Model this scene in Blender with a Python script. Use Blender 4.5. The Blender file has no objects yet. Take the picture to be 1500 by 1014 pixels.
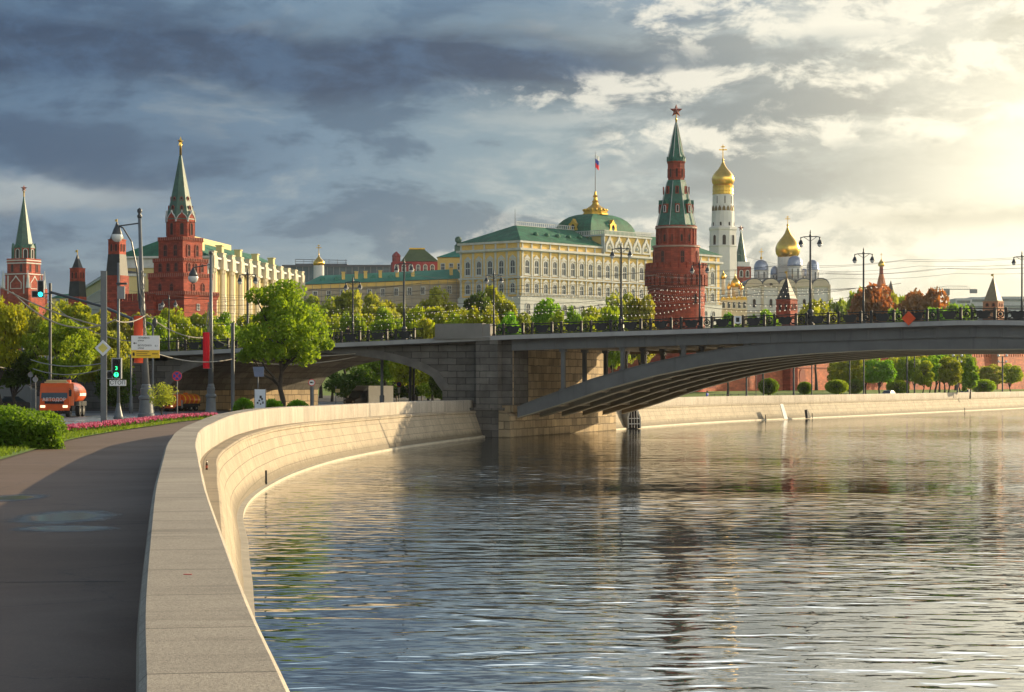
import bpy, bmesh, math, random
import numpy as np
from mathutils import Vector
R = math.radians
scene = bpy.context.scene
COL = scene.collection

# ------------------------------------------------------------------ camera, sky, sun, exposure
EYE = 5.15                       # metres above the river surface
F = 3200.0                       # focal length in photo pixels (photo is 1500 wide)
cam_data = bpy.data.cameras.new('camera')
cam = bpy.data.objects.new('camera', cam_data); COL.objects.link(cam)
cam.location = (0, 0, EYE); cam.rotation_euler = (R(90), 0, 0)
cam_data.sensor_width = 36.0; cam_data.lens = 36.0 * F / 1500.0
cam_data.shift_y = 53.0 / 1500.0
cam_data.clip_start = 0.5; cam_data.clip_end = 12000
scene.camera = cam

SUN_AZ, SUN_EL = 52.0, 14.0      # degrees to the right of the view, degrees above the horizon
EXPOSURE = 0.78
scene.view_settings.view_transform = 'Standard'
scene.view_settings.look = 'None'
scene.view_settings.exposure = EXPOSURE
scene.view_settings.gamma = 1.0
try: scene.view_settings.use_curve_mapping = False
except Exception: pass
scene.cycles.use_denoising = True
scene.cycles.max_bounces = 7
scene.cycles.diffuse_bounces = 3
scene.cycles.glossy_bounces = 3
scene.cycles.transmission_bounces = 4
scene.cycles.volume_bounces = 1
scene.cycles.sample_clamp_indirect = 4.0

sun_data = bpy.data.lights.new('sun', 'SUN'); sun = bpy.data.objects.new('sun', sun_data); COL.objects.link(sun)
sun_data.energy = 5.0; sun_data.angle = R(0.5); sun_data.color = (1.0, 0.78, 0.47)
_sd = Vector((math.sin(R(SUN_AZ))*math.cos(R(SUN_EL)), math.cos(R(SUN_AZ))*math.cos(R(SUN_EL)), math.sin(R(SUN_EL))))
sun.rotation_euler = _sd.to_track_quat('Z', 'Y').to_euler(); sun.location = (200, 100, 200)

class NT:
    """small helper for node graphs"""
    def __init__(s, tree): s.t = tree; s.n = tree.nodes; s.l = tree.links
    def node(s, typ, **kw):
        n = s.n.new(typ)
        for k, v in kw.items(): setattr(n, k, v)
        return n
    def put(s, sock, v):
        if hasattr(v, 'links') or hasattr(v, 'is_linked'): s.l.new(v, sock)
        else: sock.default_value = v
    def math(s, op, a, b=None, c=None, clamp=False):
        n = s.node('ShaderNodeMath', operation=op); n.use_clamp = clamp
        s.put(n.inputs[0], a)
        if b is not None: s.put(n.inputs[1], b)
        if c is not None: s.put(n.inputs[2], c)
        return n.outputs[0]
    def step(s, x, a, b):        # smoothstep
        n = s.node('ShaderNodeMapRange', interpolation_type='SMOOTHSTEP')
        s.put(n.inputs['Value'], x); n.inputs['From Min'].default_value = a; n.inputs['From Max'].default_value = b
        return n.outputs['Result']
    def mix(s, f, a, b, blend='MIX'):
        n = s.node('ShaderNodeMix', data_type='RGBA', blend_type=blend)
        s.put(n.inputs[0], f)
        for k, v in ((6, a), (7, b)):
            if isinstance(v, tuple): n.inputs[k].default_value = (v[0], v[1], v[2], 1)
            else: s.put(n.inputs[k], v)
        return n.outputs[2]
    def comb(s, x, y, z=0.0):
        n = s.node('ShaderNodeCombineXYZ')
        for i, v in enumerate((x, y, z)): s.put(n.inputs[i], v)
        return n.outputs[0]
    def noise(s, vec, scale=1.0, detail=4.0, rough=0.55, dist=0.0):
        n = s.node('ShaderNodeTexNoise'); s.put(n.inputs['Vector'], vec)
        n.inputs['Scale'].default_value = scale; n.inputs['Detail'].default_value = detail
        n.inputs['Roughness'].default_value = rough; n.inputs['Distortion'].default_value = dist
        return n.outputs[0]
    def ramp(s, x, stops):
        n = s.node('ShaderNodeValToRGB'); s.put(n.inputs[0], x); e = n.color_ramp.elements
        while len(e) < len(stops): e.new(0.5)
        for i, (p, c) in enumerate(stops): e[i].position = p; e[i].color = (c[0], c[1], c[2], 1)
        return n.outputs[0]

world = bpy.data.worlds.new('World'); scene.world = world; world.use_nodes = True
def make_sky():
    w = NT(world.node_tree); w.n.clear()
    out = w.node('ShaderNodeOutputWorld'); bg = w.node('ShaderNodeBackground'); w.l.new(bg.outputs[0], out.inputs[0])
    sky = w.node('ShaderNodeTexSky', sky_type='NISHITA'); sky.sun_disc = False
    sky.sun_elevation = R(SUN_EL); sky.sun_rotation = R(SUN_AZ); sky.dust_density = 2.0
    tc = w.node('ShaderNodeTexCoord'); sep = w.node('ShaderNodeSeparateXYZ'); w.l.new(tc.outputs['Generated'], sep.inputs[0])
    x, y, z = sep.outputs
    az = w.math('MULTIPLY', w.math('ARCTAN2', x, y), 57.2958)
    el = w.math('MULTIPLY', w.math('ARCSINE', z), 57.2958)
    # cloud fields, stretched along the horizon
    big = w.noise(w.comb(w.math('MULTIPLY', az, .10), w.math('MULTIPLY', el, .34), 3.3), 1.0, 5, .55, .5)
    med = w.noise(w.comb(w.math('MULTIPLY', az, .22), w.math('MULTIPLY', el, .62), 11.7), 1.0, 7, .60, .22)
    puf = w.noise(w.comb(w.math('MULTIPLY', az, .55), w.math('MULTIPLY', el, 1.05), 5.1), 1.0, 10, .63, .3)
    def cen(v, k): return w.math('MULTIPLY', w.math('SUBTRACT', v, .5), k)
    def bump(v, c, wd):                              # soft bell
        q = w.math('DIVIDE', w.math('SUBTRACT', v, c), wd); return w.math('EXPONENT', w.math('MULTIPLY', w.math('MULTIPLY', q, q), -1.0))
    t = w.math('ADD', w.math('DIVIDE', w.math('ADD', az, cen(big, 6.0)), 30.0), .5)
    base = w.ramp(t, [(0.0, (.105,.190,.310)), (.30, (.160,.255,.360)), (.52, (.270,.365,.410)), (.68, (.43,.48,.47)), (.84, (.60,.60,.52)), (1.0, (.92,.87,.68))])
    low = w.step(w.math('ADD', el, cen(big, 2.0)), 5.4, 1.2)
    pale = w.ramp(t, [(0.0, (.270,.345,.375)), (.45, (.345,.415,.425)), (.68, (.53,.55,.48)), (.86, (.80,.75,.55)), (1.0, (.95,.86,.58))])
    col = w.mix(w.math('MULTIPLY', low, .85), base, pale)
    # mottling: dark undersides and paler tops, drawn out sideways
    shade = w.ramp(t, [(0.0, (.042,.085,.170)), (.4, (.078,.140,.225)), (.62, (.185,.230,.260)), (.85, (.42,.42,.37)), (1.0, (.74,.69,.50))])
    col = w.mix(w.math('MULTIPLY', w.math('MULTIPLY', w.step(med, .475, .595), .82), w.math('SUBTRACT', 1.0, w.math('MULTIPLY', low, .6))), col, shade)
    high = w.ramp(t, [(0.0, (.27,.335,.385)), (.45, (.40,.46,.475)), (.7, (.78,.77,.68)), (1.0, (1.1,1.02,.80))])
    col = w.mix(w.math('MULTIPLY', w.step(med, .47, .33), .62), col, high)
    # heavy band overhead on the left, with a second patch lower down
    e2 = w.math('ADD', w.math('ADD', el, cen(big, 2.6)), cen(med, 1.0))
    bank = w.math('MULTIPLY', bump(e2, 8.3, 1.05), w.step(w.math('ADD', az, cen(big, 6)), 7.0, -1.0))
    bank = w.math('MINIMUM', w.math('MULTIPLY', bank, 1.35), 1.0)
    col = w.mix(w.math('MULTIPLY', bank, .95), col, w.mix(w.step(puf, .38, .66), (.018,.043,.105), (.046,.100,.200)))
    bank2 = w.math('MULTIPLY', bump(e2, 5.8, .75), w.step(az, -4.0, -10.5))
    col = w.mix(w.math('MULTIPLY', bank2, .7), col, (.042,.085,.170))
    blue = w.math('MULTIPLY', w.step(e2, 9.0, 10.2), bump(az, 1.0, 6.5))
    col = w.mix(w.math('MULTIPLY', blue, .7), col, (.120,.225,.360))
    line = w.math('MULTIPLY', bump(e2, 4.75, .32), w.step(az, -7.0, -12.0))
    col = w.mix(w.math('MULTIPLY', line, .7), col, (.46,.50,.50))
    # grey rolls and sunlit puffs on the right
    grey = w.math('MULTIPLY', w.math('MULTIPLY', bump(e2, 7.0, 1.1), w.step(az, -1.0, 4.0)), w.step(med, .38, .54))
    col = w.mix(w.math('MULTIPLY', grey, .85), col, w.ramp(t, [(.4, (.12,.18,.235)), (.7, (.22,.26,.275)), (.9, (.42,.41,.36)), (1.0, (.70,.66,.50))]))
    grey2 = w.math('MULTIPLY', w.math('MULTIPLY', bump(e2, 5.0, .9), w.math('MULTIPLY', w.step(az, 0.0, 5.0), w.step(az, 13.5, 9.0))), w.step(puf, .62, .44))
    col = w.mix(w.math('MULTIPLY', grey2, .6), col, w.ramp(t, [(.4, (.17,.225,.27)), (.7, (.30,.33,.33)), (1.0, (.55,.52,.42))]))
    lit = w.ramp(t, [(0.0, (.36,.41,.43)), (.40, (.68,.67,.60)), (.62, (.95,.90,.76)), (1.0, (1.2,1.12,.88))])
    tilt = w.math('SUBTRACT', e2, w.math('MULTIPLY', az, .10))
    z1 = w.math('MULTIPLY', bump(tilt, 7.25, .50), w.step(az, -2.0, 1.5))
    z2 = w.math('MULTIPLY', bump(tilt, 5.85, .55), w.step(az, 1.0, 4.0))
    z3 = w.math('MULTIPLY', bump(e2, 9.6, .7), w.step(az, 1.0, 5.0))
    z4 = w.math('MULTIPLY', bump(e2, 3.3, 1.2), w.math('MULTIPLY', w.step(az, -6.0, 1.0), .85))
    zone = w.math('MAXIMUM', w.math('MAXIMUM', z1, z2), w.math('MAXIMUM', z3, z4))
    pm = w.step(w.math('ADD', w.math('ADD', puf, w.math('MULTIPLY', zone, .13)), cen(med, -.25)), .53, .69)
    col = w.mix(w.math('MULTIPLY', w.math('MULTIPLY', pm, w.math('MINIMUM', w.math('MULTIPLY', zone, 1.6), 1.0)), .86), col, lit)
    # the bright gap on the sun's side, with a thin bar of cloud under it
    dx = w.math('DIVIDE', w.math('SUBTRACT', az, 14.9), 3.6); dy = w.math('DIVIDE', w.math('SUBTRACT', el, 4.9), 2.9)
    gl = w.math('EXPONENT', w.math('MULTIPLY', w.math('ADD', w.math('MULTIPLY', dx, dx), w.math('MULTIPLY', dy, dy)), -1.0))
    col = w.mix(w.math('MULTIPLY', gl, .93), col, (1.5, 1.43, 1.15))
    wd = w.math('MULTIPLY', bump(az, 16.0, 8.0), bump(el, 4.2, 4.5))
    col = w.mix(w.math('MULTIPLY', wd, .38), col, (1.12, 1.0, .68))
    bar = w.math('MULTIPLY', bump(w.math('ADD', el, cen(puf, .8)), 4.25, .33), w.step(az, 7.0, 10.5))
    col = w.mix(w.math('MULTIPLY', bar, .6), col, (.60,.56,.42))
    # well above the picture: unseen overcast brightened for the river to reflect, slate on the left and bright on the sun's side
    hi = w.step(el, 9.7, 13.0)
    col = w.mix(hi, col, w.mix(w.step(med, .38, .60), w.ramp(t, [(.0, (.22,.36,.50)), (.40, (.62,.85,1.0)), (.58, (1.38,1.50,1.52)), (1.0, (2.3,2.33,2.2))]), w.ramp(t, [(.0, (.50,.72,.90)), (.40, (1.2,1.5,1.65)), (.58, (2.1,2.22,2.2)), (1.0, (3.1,3.15,3.0))])))
    col = w.mix(w.step(el, 20.0, 34.0), col, (.19,.245,.33))
    k = 10.0 / (2.0 ** EXPOSURE)
    col = w.mix(1.0, col, (k, k, k), 'MULTIPLY')
    col = w.mix(.06, col, sky.outputs[0])
    w.l.new(col, bg.inputs['Color']); bg.inputs['Strength'].default_value = 0.1
make_sky()

# ------------------------------------------------------------------ helpers
def P(px, py, d): return Vector(((px-750.0)/F*d, d, EYE + (560.0-py)/F*d))
def XD(px, d): return (px-750.0)/F*d
def ZD(py, d): return EYE + (560.0-py)/F*d

class MB:
    def __init__(s): s.v = []; s.f = []; s.uv = []
    def add(s, vs, fs):
        o = len(s.v); s.v += [tuple(p) for p in vs]; s.f += [tuple(i+o for i in f) for f in fs]
        return s
    def box(s, x0, x1, y0, y1, z0, z1):
        return s.add([(x0,y0,z0),(x1,y0,z0),(x1,y1,z0),(x0,y1,z0),(x0,y0,z1),(x1,y0,z1),(x1,y1,z1),(x0,y1,z1)],
                     [(3,2,1,0),(4,5,6,7),(0,1,5,4),(1,2,6,5),(2,3,7,6),(3,0,4,7)])
    def rbox(s, cx, cy, hx, hy, z0, z1, a, hx1=None, hy1=None):
        c, n = math.cos(a), math.sin(a); q = []
        for z, X, Y in ((z0,hx,hy),(z1,hx if hx1 is None else hx1,hy if hy1 is None else hy1)):
            for i, j in ((-1,-1),(1,-1),(1,1),(-1,1)):
                q.append((cx+i*X*c-j*Y*n, cy+i*X*n+j*Y*c, z))
        return s.add(q, [(3,2,1,0),(4,5,6,7),(0,1,5,4),(1,2,6,5),(2,3,7,6),(3,0,4,7)])
    def lathe(s, n, prof, cx=0, cy=0, rot=0, caps=True):
        o = len(s.v); k = len(prof)
        for r, z in prof:
            for i in range(n):
                a = rot + 2*math.pi*i/n
                s.v.append((cx+r*math.cos(a), cy+r*math.sin(a), z))
        for j in range(k-1):
            for i in range(n):
                i2 = (i+1) % n
                s.f.append((o+j*n+i, o+j*n+i2, o+(j+1)*n+i2, o+(j+1)*n+i))
        if caps:
            s.f.append(tuple(o+i for i in reversed(range(n))))
            s.f.append(tuple(o+(k-1)*n+i for i in range(n)))
        return s
    def tube(s, pts, r, n=6):
        pts = [Vector(p) for p in pts]; k = len(pts); o = len(s.v)
        rs = r if isinstance(r, (list, tuple)) else [r]*k
        for i, p in enumerate(pts):
            d = (pts[min(i+1,k-1)] - pts[max(i-1,0)])
            d = d.normalized() if d.length > 1e-9 else Vector((0,0,1))
            a = d.cross(Vector((0,0,1)) if abs(d.z) < .95 else Vector((1,0,0))).normalized(); b = d.cross(a)
            for j in range(n):
                t = 2*math.pi*j/n
                s.v.append(tuple(p + a*rs[i]*math.cos(t) + b*rs[i]*math.sin(t)))
        for i in range(k-1):
            for j in range(n):
                j2 = (j+1) % n
                s.f.append((o+i*n+j, o+(i+1)*n+j, o+(i+1)*n+j2, o+i*n+j2))
        s.f.append(tuple(o+j for j in range(n))); s.f.append(tuple(o+(k-1)*n+j for j in reversed(range(n))))
        return s
    def plate(s, poly, O, U, V, th):
        """polygon in (u, v), front face at O, extruded backwards by th"""
        O, U, V = Vector(O), Vector(U), Vector(V); N = U.cross(V).normalized(); n = len(poly); o = len(s.v)
        for k in (0, -th):
            for u, v in poly: s.v.append(tuple(O + U*u + V*v + N*k))
        s.f.append(tuple(range(o, o+n))); s.f.append(tuple(o+n+i for i in reversed(range(n))))
        for i in range(n):
            j = (i+1) % n
            s.f.append((o+i, o+n+i, o+n+j, o+j))
        return s
    def ring(s, outer, inner, O, U, V, th):
        """a frame between two outlines with the same number of points"""
        O, U, V = Vector(O), Vector(U), Vector(V); N = U.cross(V).normalized(); n = len(outer); o = len(s.v)
        for poly, k in ((outer,0),(inner,0),(outer,-th),(inner,-th)):
            for u, v in poly: s.v.append(tuple(O + U*u + V*v + N*k))
        for i in range(n):
            j = (i+1) % n
            s.f.append((o+i, o+j, o+n+j, o+n+i))
            s.f.append((o+2*n+j, o+2*n+i, o+3*n+i, o+3*n+j))
            s.f.append((o+i, o+2*n+i, o+2*n+j, o+j))
            s.f.append((o+n+j, o+3*n+j, o+3*n+i, o+n+i))
        return s
    def ball(s, c, r, n=10, m=6, sz=1.0):
        prof = [(max(r*math.sin(math.pi*i/m), r*.02), c[2]-r*sz*math.cos(math.pi*i/m)) for i in range(m+1)]
        return s.lathe(n, prof, c[0], c[1])
    def mesh(s, name):
        me = bpy.data.meshes.new(name); me.from_pydata(s.v, [], s.f)
        if s.uv:
            l = me.uv_layers.new(name='uv')
            for i, q in enumerate(s.uv): l.data[i].uv = q
        bm = bmesh.new(); bm.from_mesh(me); bmesh.ops.recalc_face_normals(bm, faces=bm.faces); bm.to_mesh(me); bm.free()
        return me
    def build(s, name, m, parent=None, smooth=False, auto=False):
        me = s.mesh(name)
        if m: me.materials.append(m)
        if smooth:
            for p in me.polygons: p.use_smooth = True
            if auto:
                try: me.set_sharp_from_angle(angle=R(35))
                except Exception: pass
        o = bpy.data.objects.new(name, me); COL.objects.link(o)
        if parent: o.parent = parent
        return o

def tag(o, label=None, cat=None, group=None, kind=None):
    if label: o['label'] = label
    if cat: o['category'] = cat
    if group: o['group'] = group
    if kind: o['kind'] = kind
    return o
def thing(name, label, cat, loc=(0,0,0), rz=0, group=None, scale=None):
    o = bpy.data.objects.new(name, None); COL.objects.link(o); o.empty_display_size = .1
    o.location = loc; o.rotation_euler = (0,0,rz)
    if scale: o.scale = scale
    return tag(o, label, cat, group)
def kids(o): return [c for c in o.children]
def dup(o, loc, rz=0, label=None, scale=None, parent=None):
    r = o.copy(); COL.objects.link(r)
    if parent: r.parent = parent
    else: r.location = loc; r.rotation_euler = (0,0,rz)
    if scale: r.scale = scale
    if label: r['label'] = label
    for c in list(o.children): dup(c, None, parent=r)
    return r
def place(src, first, *a, **k):
    """the first call moves the source itself, later calls copy it"""
    if first:
        src.location = a[0]; src.rotation_euler = (0,0,k.get('rz',0))
        if k.get('label'): src['label'] = k['label']
        if k.get('scale'): src.scale = k['scale']
        return src
    return dup(src, a[0], k.get('rz',0), k.get('label'), k.get('scale'))

# ------------------------------------------------------------------ materials
MATS = {}
def mat(name, col, rough=.7, var=.15, scale=1.5, metal=0.0, bump=0.0, bscale=8.0, col2=None, emit=None, brick=None, streak=0.0, spec=.4, rand=0.0, uv=False):
    if name in MATS: return MATS[name]
    m = bpy.data.materials.new(name); m.use_nodes = True; t = NT(m.node_tree)
    b = t.n['Principled BSDF']; tc = t.node('ShaderNodeTexCoord'); vec = tc.outputs['UV' if uv else 'Object']
    nz = t.noise(tc.outputs['Object'], scale, 5, .6)
    lo = tuple(c*(1-var) for c in col) if col2 is None else col
    hi = tuple(min(1, c*(1+var)) for c in col) if col2 is None else col2
    c = t.ramp(nz, [(.28, lo), (.72, hi)])
    hgt = None
    if brick:
        bw, bh, mort, dark = brick
        if uv: v2 = vec
        else:
            sp = t.node('ShaderNodeSeparateXYZ'); t.l.new(vec, sp.inputs[0])
            v2 = t.comb(t.math('ADD', sp.outputs[0], sp.outputs[1]), sp.outputs[2])
        wob = t.node('ShaderNodeVectorMath', operation='ADD'); t.l.new(v2, wob.inputs[0])
        wn = t.math('MULTIPLY', t.math('SUBTRACT', t.noise(tc.outputs['Object'], 1.1, 3, .6), .5), bh*.22); t.l.new(t.comb(wn, wn), wob.inputs[1])
        br = t.node('ShaderNodeTexBrick'); t.l.new(wob.outputs[0], br.inputs['Vector'])
        br.inputs['Scale'].default_value = 1.0; br.inputs['Brick Width'].default_value = bw; br.inputs['Row Height'].default_value = bh
        br.inputs['Mortar Size'].default_value = mort; br.inputs['Mortar Smooth'].default_value = .3; br.inputs['Bias'].default_value = 0
        br.inputs['Color1'].default_value = (.68,.68,.68,1); br.inputs['Color2'].default_value = (1.2,1.2,1.2,1); br.inputs['Mortar'].default_value = (dark,dark,dark,1)
        c = t.mix(1.0, c, br.outputs['Color'], 'MULTIPLY'); hgt = br.outputs['Fac']
    if streak:
        sp = t.node('ShaderNodeSeparateXYZ'); t.l.new(tc.outputs['Object'], sp.inputs[0])
        sv = t.comb(t.math('MULTIPLY', t.math('ADD', sp.outputs[0], sp.outputs[1]), 1.1), t.math('MULTIPLY', sp.outputs[2], .12))
        sn = t.noise(sv, 1.0, 6, .65)
        c = t.mix(t.math('MULTIPLY', t.step(sn, .52, .75), streak), c, tuple(q*.42 for q in col))
    if rand:
        oi = t.node('ShaderNodeObjectInfo')
        hs = t.node('ShaderNodeHueSaturation'); t.l.new(c, hs.inputs['Color'])
        t.l.new(t.math('ADD', t.math('MULTIPLY', oi.outputs['Random'], rand*.25), .5-rand*.125), hs.inputs['Hue'])
        t.l.new(t.math('ADD', t.math('MULTIPLY', oi.outputs['Random'], rand), 1-rand*.5), hs.inputs['Value'])
        c = hs.outputs['Color']
    t.l.new(c, b.inputs['Base Color']); b.inputs['Roughness'].default_value = rough; b.inputs['Metallic'].default_value = metal
    b.inputs['Specular IOR Level'].default_value = spec
    if emit: b.inputs['Emission Color'].default_value = (*emit[:3],1); b.inputs['Emission Strength'].default_value = emit[3]
    if bump or hgt is not None:
        bn = t.node('ShaderNodeBump'); bn.inputs['Strength'].default_value = max(bump, .3); bn.inputs['Distance'].default_value = .05
        hh = t.noise(tc.outputs['Object'], bscale, 4, .6)
        if hgt is not None: hh = t.math('SUBTRACT', t.math('MULTIPLY', hh, .5), hgt)
        t.l.new(hh, bn.inputs['Height']); t.l.new(bn.outputs[0], b.inputs['Normal'])
    MATS[name] = m
    return m
def leafmat(name, a, b2, trans, rand=.25):
    if name in MATS: return MATS[name]
    m = bpy.data.materials.new(name); m.use_nodes = True; t = NT(m.node_tree); b = t.n['Principled BSDF']
    tc = t.node('ShaderNodeTexCoord')
    nz = t.noise(tc.outputs['Object'], .9, 4, .6)
    c = t.ramp(nz, [(.3, a), (.7, b2)])
    oi = t.node('ShaderNodeObjectInfo'); hs = t.node('ShaderNodeHueSaturation'); t.l.new(c, hs.inputs['Color'])
    t.l.new(t.math('ADD', t.math('MULTIPLY', oi.outputs['Random'], rand*.12), .5-rand*.06), hs.inputs['Hue'])
    t.l.new(t.math('ADD', t.math('MULTIPLY', oi.outputs['Random'], rand), 1-rand*.5), hs.inputs['Value'])
    t.l.new(hs.outputs[0], b.inputs['Base Color']); b.inputs['Roughness'].default_value = .6; b.inputs['Specular IOR Level'].default_value = .25
    tr = t.node('ShaderNodeBsdfTranslucent'); t.l.new(t.mix(1.0, hs.outputs[0], trans, 'MULTIPLY'), tr.inputs[0])
    mx = t.node('ShaderNodeMixShader'); mx.inputs[0].default_value = .52
    t.l.new(b.outputs[0], mx.inputs[1]); t.l.new(tr.outputs[0], mx.inputs[2])
    t.l.new(mx.outputs[0], t.n['Material Output'].inputs['Surface'])
    MATS[name] = m
    return m

RED   = mat('red_brick', (.31,.052,.026), .85, .38, .3, streak=.3, brick=(1.1,.42,.03,.75))
REDW  = mat('red_brick_wall', (.40,.105,.045), .85, .25, .25, brick=(1.2,.45,.03,.75), streak=.35)
RED2  = mat('dark_red_brick', (.22,.05,.034), .85, .2, .4)
GRNT  = mat('green_tile', (.020,.115,.070), .45, .45, 1.4, bump=.3, bscale=5, streak=.3)
GRNS  = mat('spire_green_tile', (.045,.105,.07), .5, .3, .8, bump=.3, bscale=5, streak=.35)
GRNR  = mat('green_sheet_roof', (.024,.135,.075), .7, .3, .3, streak=.4, spec=.2, brick=(.9,40,.06,.62))
TEAL  = mat('teal_sheet_roof', (.045,.195,.14), .7, .2, .25, streak=.25, spec=.2)
OLIV  = mat('olive_roof', (.085,.115,.045), .6, .2, .4)
BLKT  = mat('blackened_tile', (.028,.03,.028), .6, .3, .8)
GOLD  = mat('gilded_metal', (.82,.50,.10), .28, .12, .8, metal=1.0, bump=.05)
GOLDP = mat('gold_ornament', (.62,.38,.05), .42, .25, 2.0, metal=.75, bump=.5, bscale=3)
WHT   = mat('white_plaster', (.64,.62,.57), .8, .08, .25, streak=.12)
CREAM = mat('cream_plaster', (.56,.48,.34), .8, .1, .3, streak=.15)
TRIM  = mat('white_stone_trim', (.56,.55,.51), .75, .12, .6)
GTRIM = mat('grey_stone_trim', (.50,.50,.46), .75, .15, .5, streak=.15)
YEL   = mat('yellow_plaster', (.70,.46,.13), .8, .1, .2, streak=.12)
YELP  = mat('pale_yellow_plaster', (.60,.48,.22), .8, .1, .2)
GLASS = mat('window_glass', (.035,.045,.055), .12, .3, .7, spec=.6)
GLASSB= mat('curtain_glass', (.10,.135,.14), .15, .4, .12, spec=.7)
DARKV = mat('dark_opening', (.03,.022,.02), .9, .2, 1)
SILV  = mat('silvered_dome', (.30,.33,.40), .4, .12, .5, metal=.55)
ROOFD = mat('dark_sheet_roof', (.10,.105,.115), .55, .2, .3)
STAR  = mat('star_ruby_glass', (.28,.07,.04), .3, .2, 1.5)
STONE = mat('bridge_granite', (.118,.106,.09), .85, .38, .5, bump=.8, bscale=3, brick=(1.9,.62,.035,.35), streak=.5)
STONEB= mat('rough_abutment_stone', (.33,.245,.14), .9, .3, .4, bump=.9, bscale=4, brick=(1.5,.75,.05,.38), streak=.35)
STONEP= mat('pale_granite_block', (.21,.195,.17), .8, .15, .6, bump=.3)
STEEL = mat('bridge_steel', (.120,.120,.113), .55, .22, .35, streak=.65)
STEELD= mat('bridge_steel_rib', (.15,.12,.075), .65, .2, .4)
FLNG  = mat('lit_rib_flange', (.30,.255,.17), .6, .15, .4)  # lighter tan paints in the lit lower edges of the ribs
IRON  = mat('cast_iron', (.022,.021,.02), .5, .25, 2)
POLE  = mat('painted_pole', (.125,.135,.14), .45, .15, 1.2)
POLED = mat('dark_painted_pole', (.05,.055,.058), .45, .2, 1.2)
GLOBE = mat('lamp_glass', (.62,.62,.58), .15, .05, 2)
BULB  = mat('string_bulb', (.60,.58,.52), .3, .05, 2)
WIRE  = mat('wire', (.03,.03,.032), .5, .1, 3)
WIREL = mat('bright_cable', (.30,.27,.21), .5, .1, 3)
ORNG  = mat('orange_truck_paint', (.62,.10,.015), .35, .12, 1.2, streak=.15)
BLACK = mat('black_rubber', (.02,.02,.02), .8, .2, 3)
GREYM = mat('grey_metal', (.22,.22,.22), .45, .15, 2)
WPAINT= mat('white_paint', (.75,.75,.73), .45, .06, 1)
REDC  = mat('red_cloth', (.85,.012,.025), .75, .08, .8)
REDO  = mat('orange_red_cloth', (.75,.09,.03), .75, .12, .8)
YSIGN = mat('sign_yellow', (.80,.50,.03), .5, .05, 1)
BSIGN = mat('sign_blue', (.02,.05,.30), .5, .05, 1)
RSIGN = mat('sign_red', (.60,.03,.03), .5, .05, 1)
BARK  = mat('tree_bark', (.045,.036,.028), .9, .3, 3, bump=.5)
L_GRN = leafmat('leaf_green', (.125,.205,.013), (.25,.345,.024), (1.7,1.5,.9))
L_YEL = leafmat('leaf_yellow_green', (.20,.26,.014), (.33,.39,.022), (1.6,1.4,.8))
L_BRT = leafmat('leaf_bright_green', (.10,.23,.012), (.19,.35,.018), (1.7,1.6,.8))
L_OLV = leafmat('leaf_olive', (.22,.265,.032), (.36,.385,.045), (1.4,1.25,.9))
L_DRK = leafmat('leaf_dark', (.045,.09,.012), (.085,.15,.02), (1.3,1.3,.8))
L_RED = leafmat('leaf_copper', (.20,.095,.028), (.32,.17,.04), (1.6,1.0,.7))
L_HDG = leafmat('leaf_hedge', (.065,.14,.010), (.15,.235,.018), (1.6,1.5,.8))
# ------------------------------------------------------------------ setting: water, ground, roads, lawns
def catmull(pts, n):
    out = []
    pts = [pts[0]] + list(pts) + [pts[-1]]
    for i in range(1, len(pts)-2):
        p0, p1, p2, p3 = pts[i-1:i+3]
        for k in range(n):
            t = k/n
            out.append(tuple(.5*((2*b)+(-a+c)*t+(2*a-5*b+4*c-d)*t*t+(-a+3*b-3*c+d)*t**3) for a, b, c, d in zip(p0, p1, p2, p3)))
    out.append(tuple(pts[-2])); return out

# pavement-side top edge of the near parapet, world X, Y
NEAR = [(3.2,-30),(1.5,-12),(-.1,0),(-1.35,7.5),(-2.25,13.04),(-3.12,18.2),(-4.43,26.4),(-6.18,37.5),(-7.5,46.2),(-8.72,54.3),(-10.13,63.7),(-11.2,71.3),(-12.75,83),
        (-13.75,94),(-14.3,105.5),(-14.55,119.4),(-14.3,133.3),(-13.6,146.4),(-11.65,165.5),(-8.5,185.7),(-5.6,202),(-4.5,207.5)]
NEARS = catmull(NEAR, 6)
FARW = [(10.6,234.5),(17.7,257.5),(29.8,289),(44.6,317),(68.6,366),(101.7,434),(160,560),(260,800)]   # waterline of the far quay
def offset(path, o):
    res = []
    for i, p in enumerate(path):
        a = path[max(i-1,0)]; b = path[min(i+1,len(path)-1)]
        dx, dy = b[0]-a[0], b[1]-a[1]; L = math.hypot(dx, dy) or 1
        res.append((p[0] + dy/L*(o[i] if isinstance(o, list) else o), p[1] - dx/L*(o[i] if isinstance(o, list) else o)))
    return res
FARS = catmull(FARW, 5)
FARTOP = offset(FARS, -2.2)

BR = -math.atan2(.392, .92)                       # bridge axis
BO = Vector((0, 205, 0)); BU = Vector((math.cos(BR), math.sin(BR), 0)); BN = Vector((-math.sin(BR), math.cos(BR), 0))
def BP(t, y, z=0): return BO + BU*t + BN*y + Vector((0,0,z))

def sheet(name, poly, z, m, kind='structure'):
    bm = bmesh.new(); vs = [bm.verts.new((p[0], p[1], p[2] if len(p) > 2 else z)) for p in poly]
    f = bm.faces.new(vs)
    if f.normal.z < 0: bmesh.ops.reverse_faces(bm, faces=[f])
    bmesh.ops.triangulate(bm, faces=bm.faces[:])
    bm.normal_update()
    for f in bm.faces:
        if f.normal.z < 0: f.normal_flip()
    me = bpy.data.meshes.new(name); bm.to_mesh(me); bm.free(); me.materials.append(m)
    o = bpy.data.objects.new(name, me); COL.objects.link(o); return tag(o, kind=kind)

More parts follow.
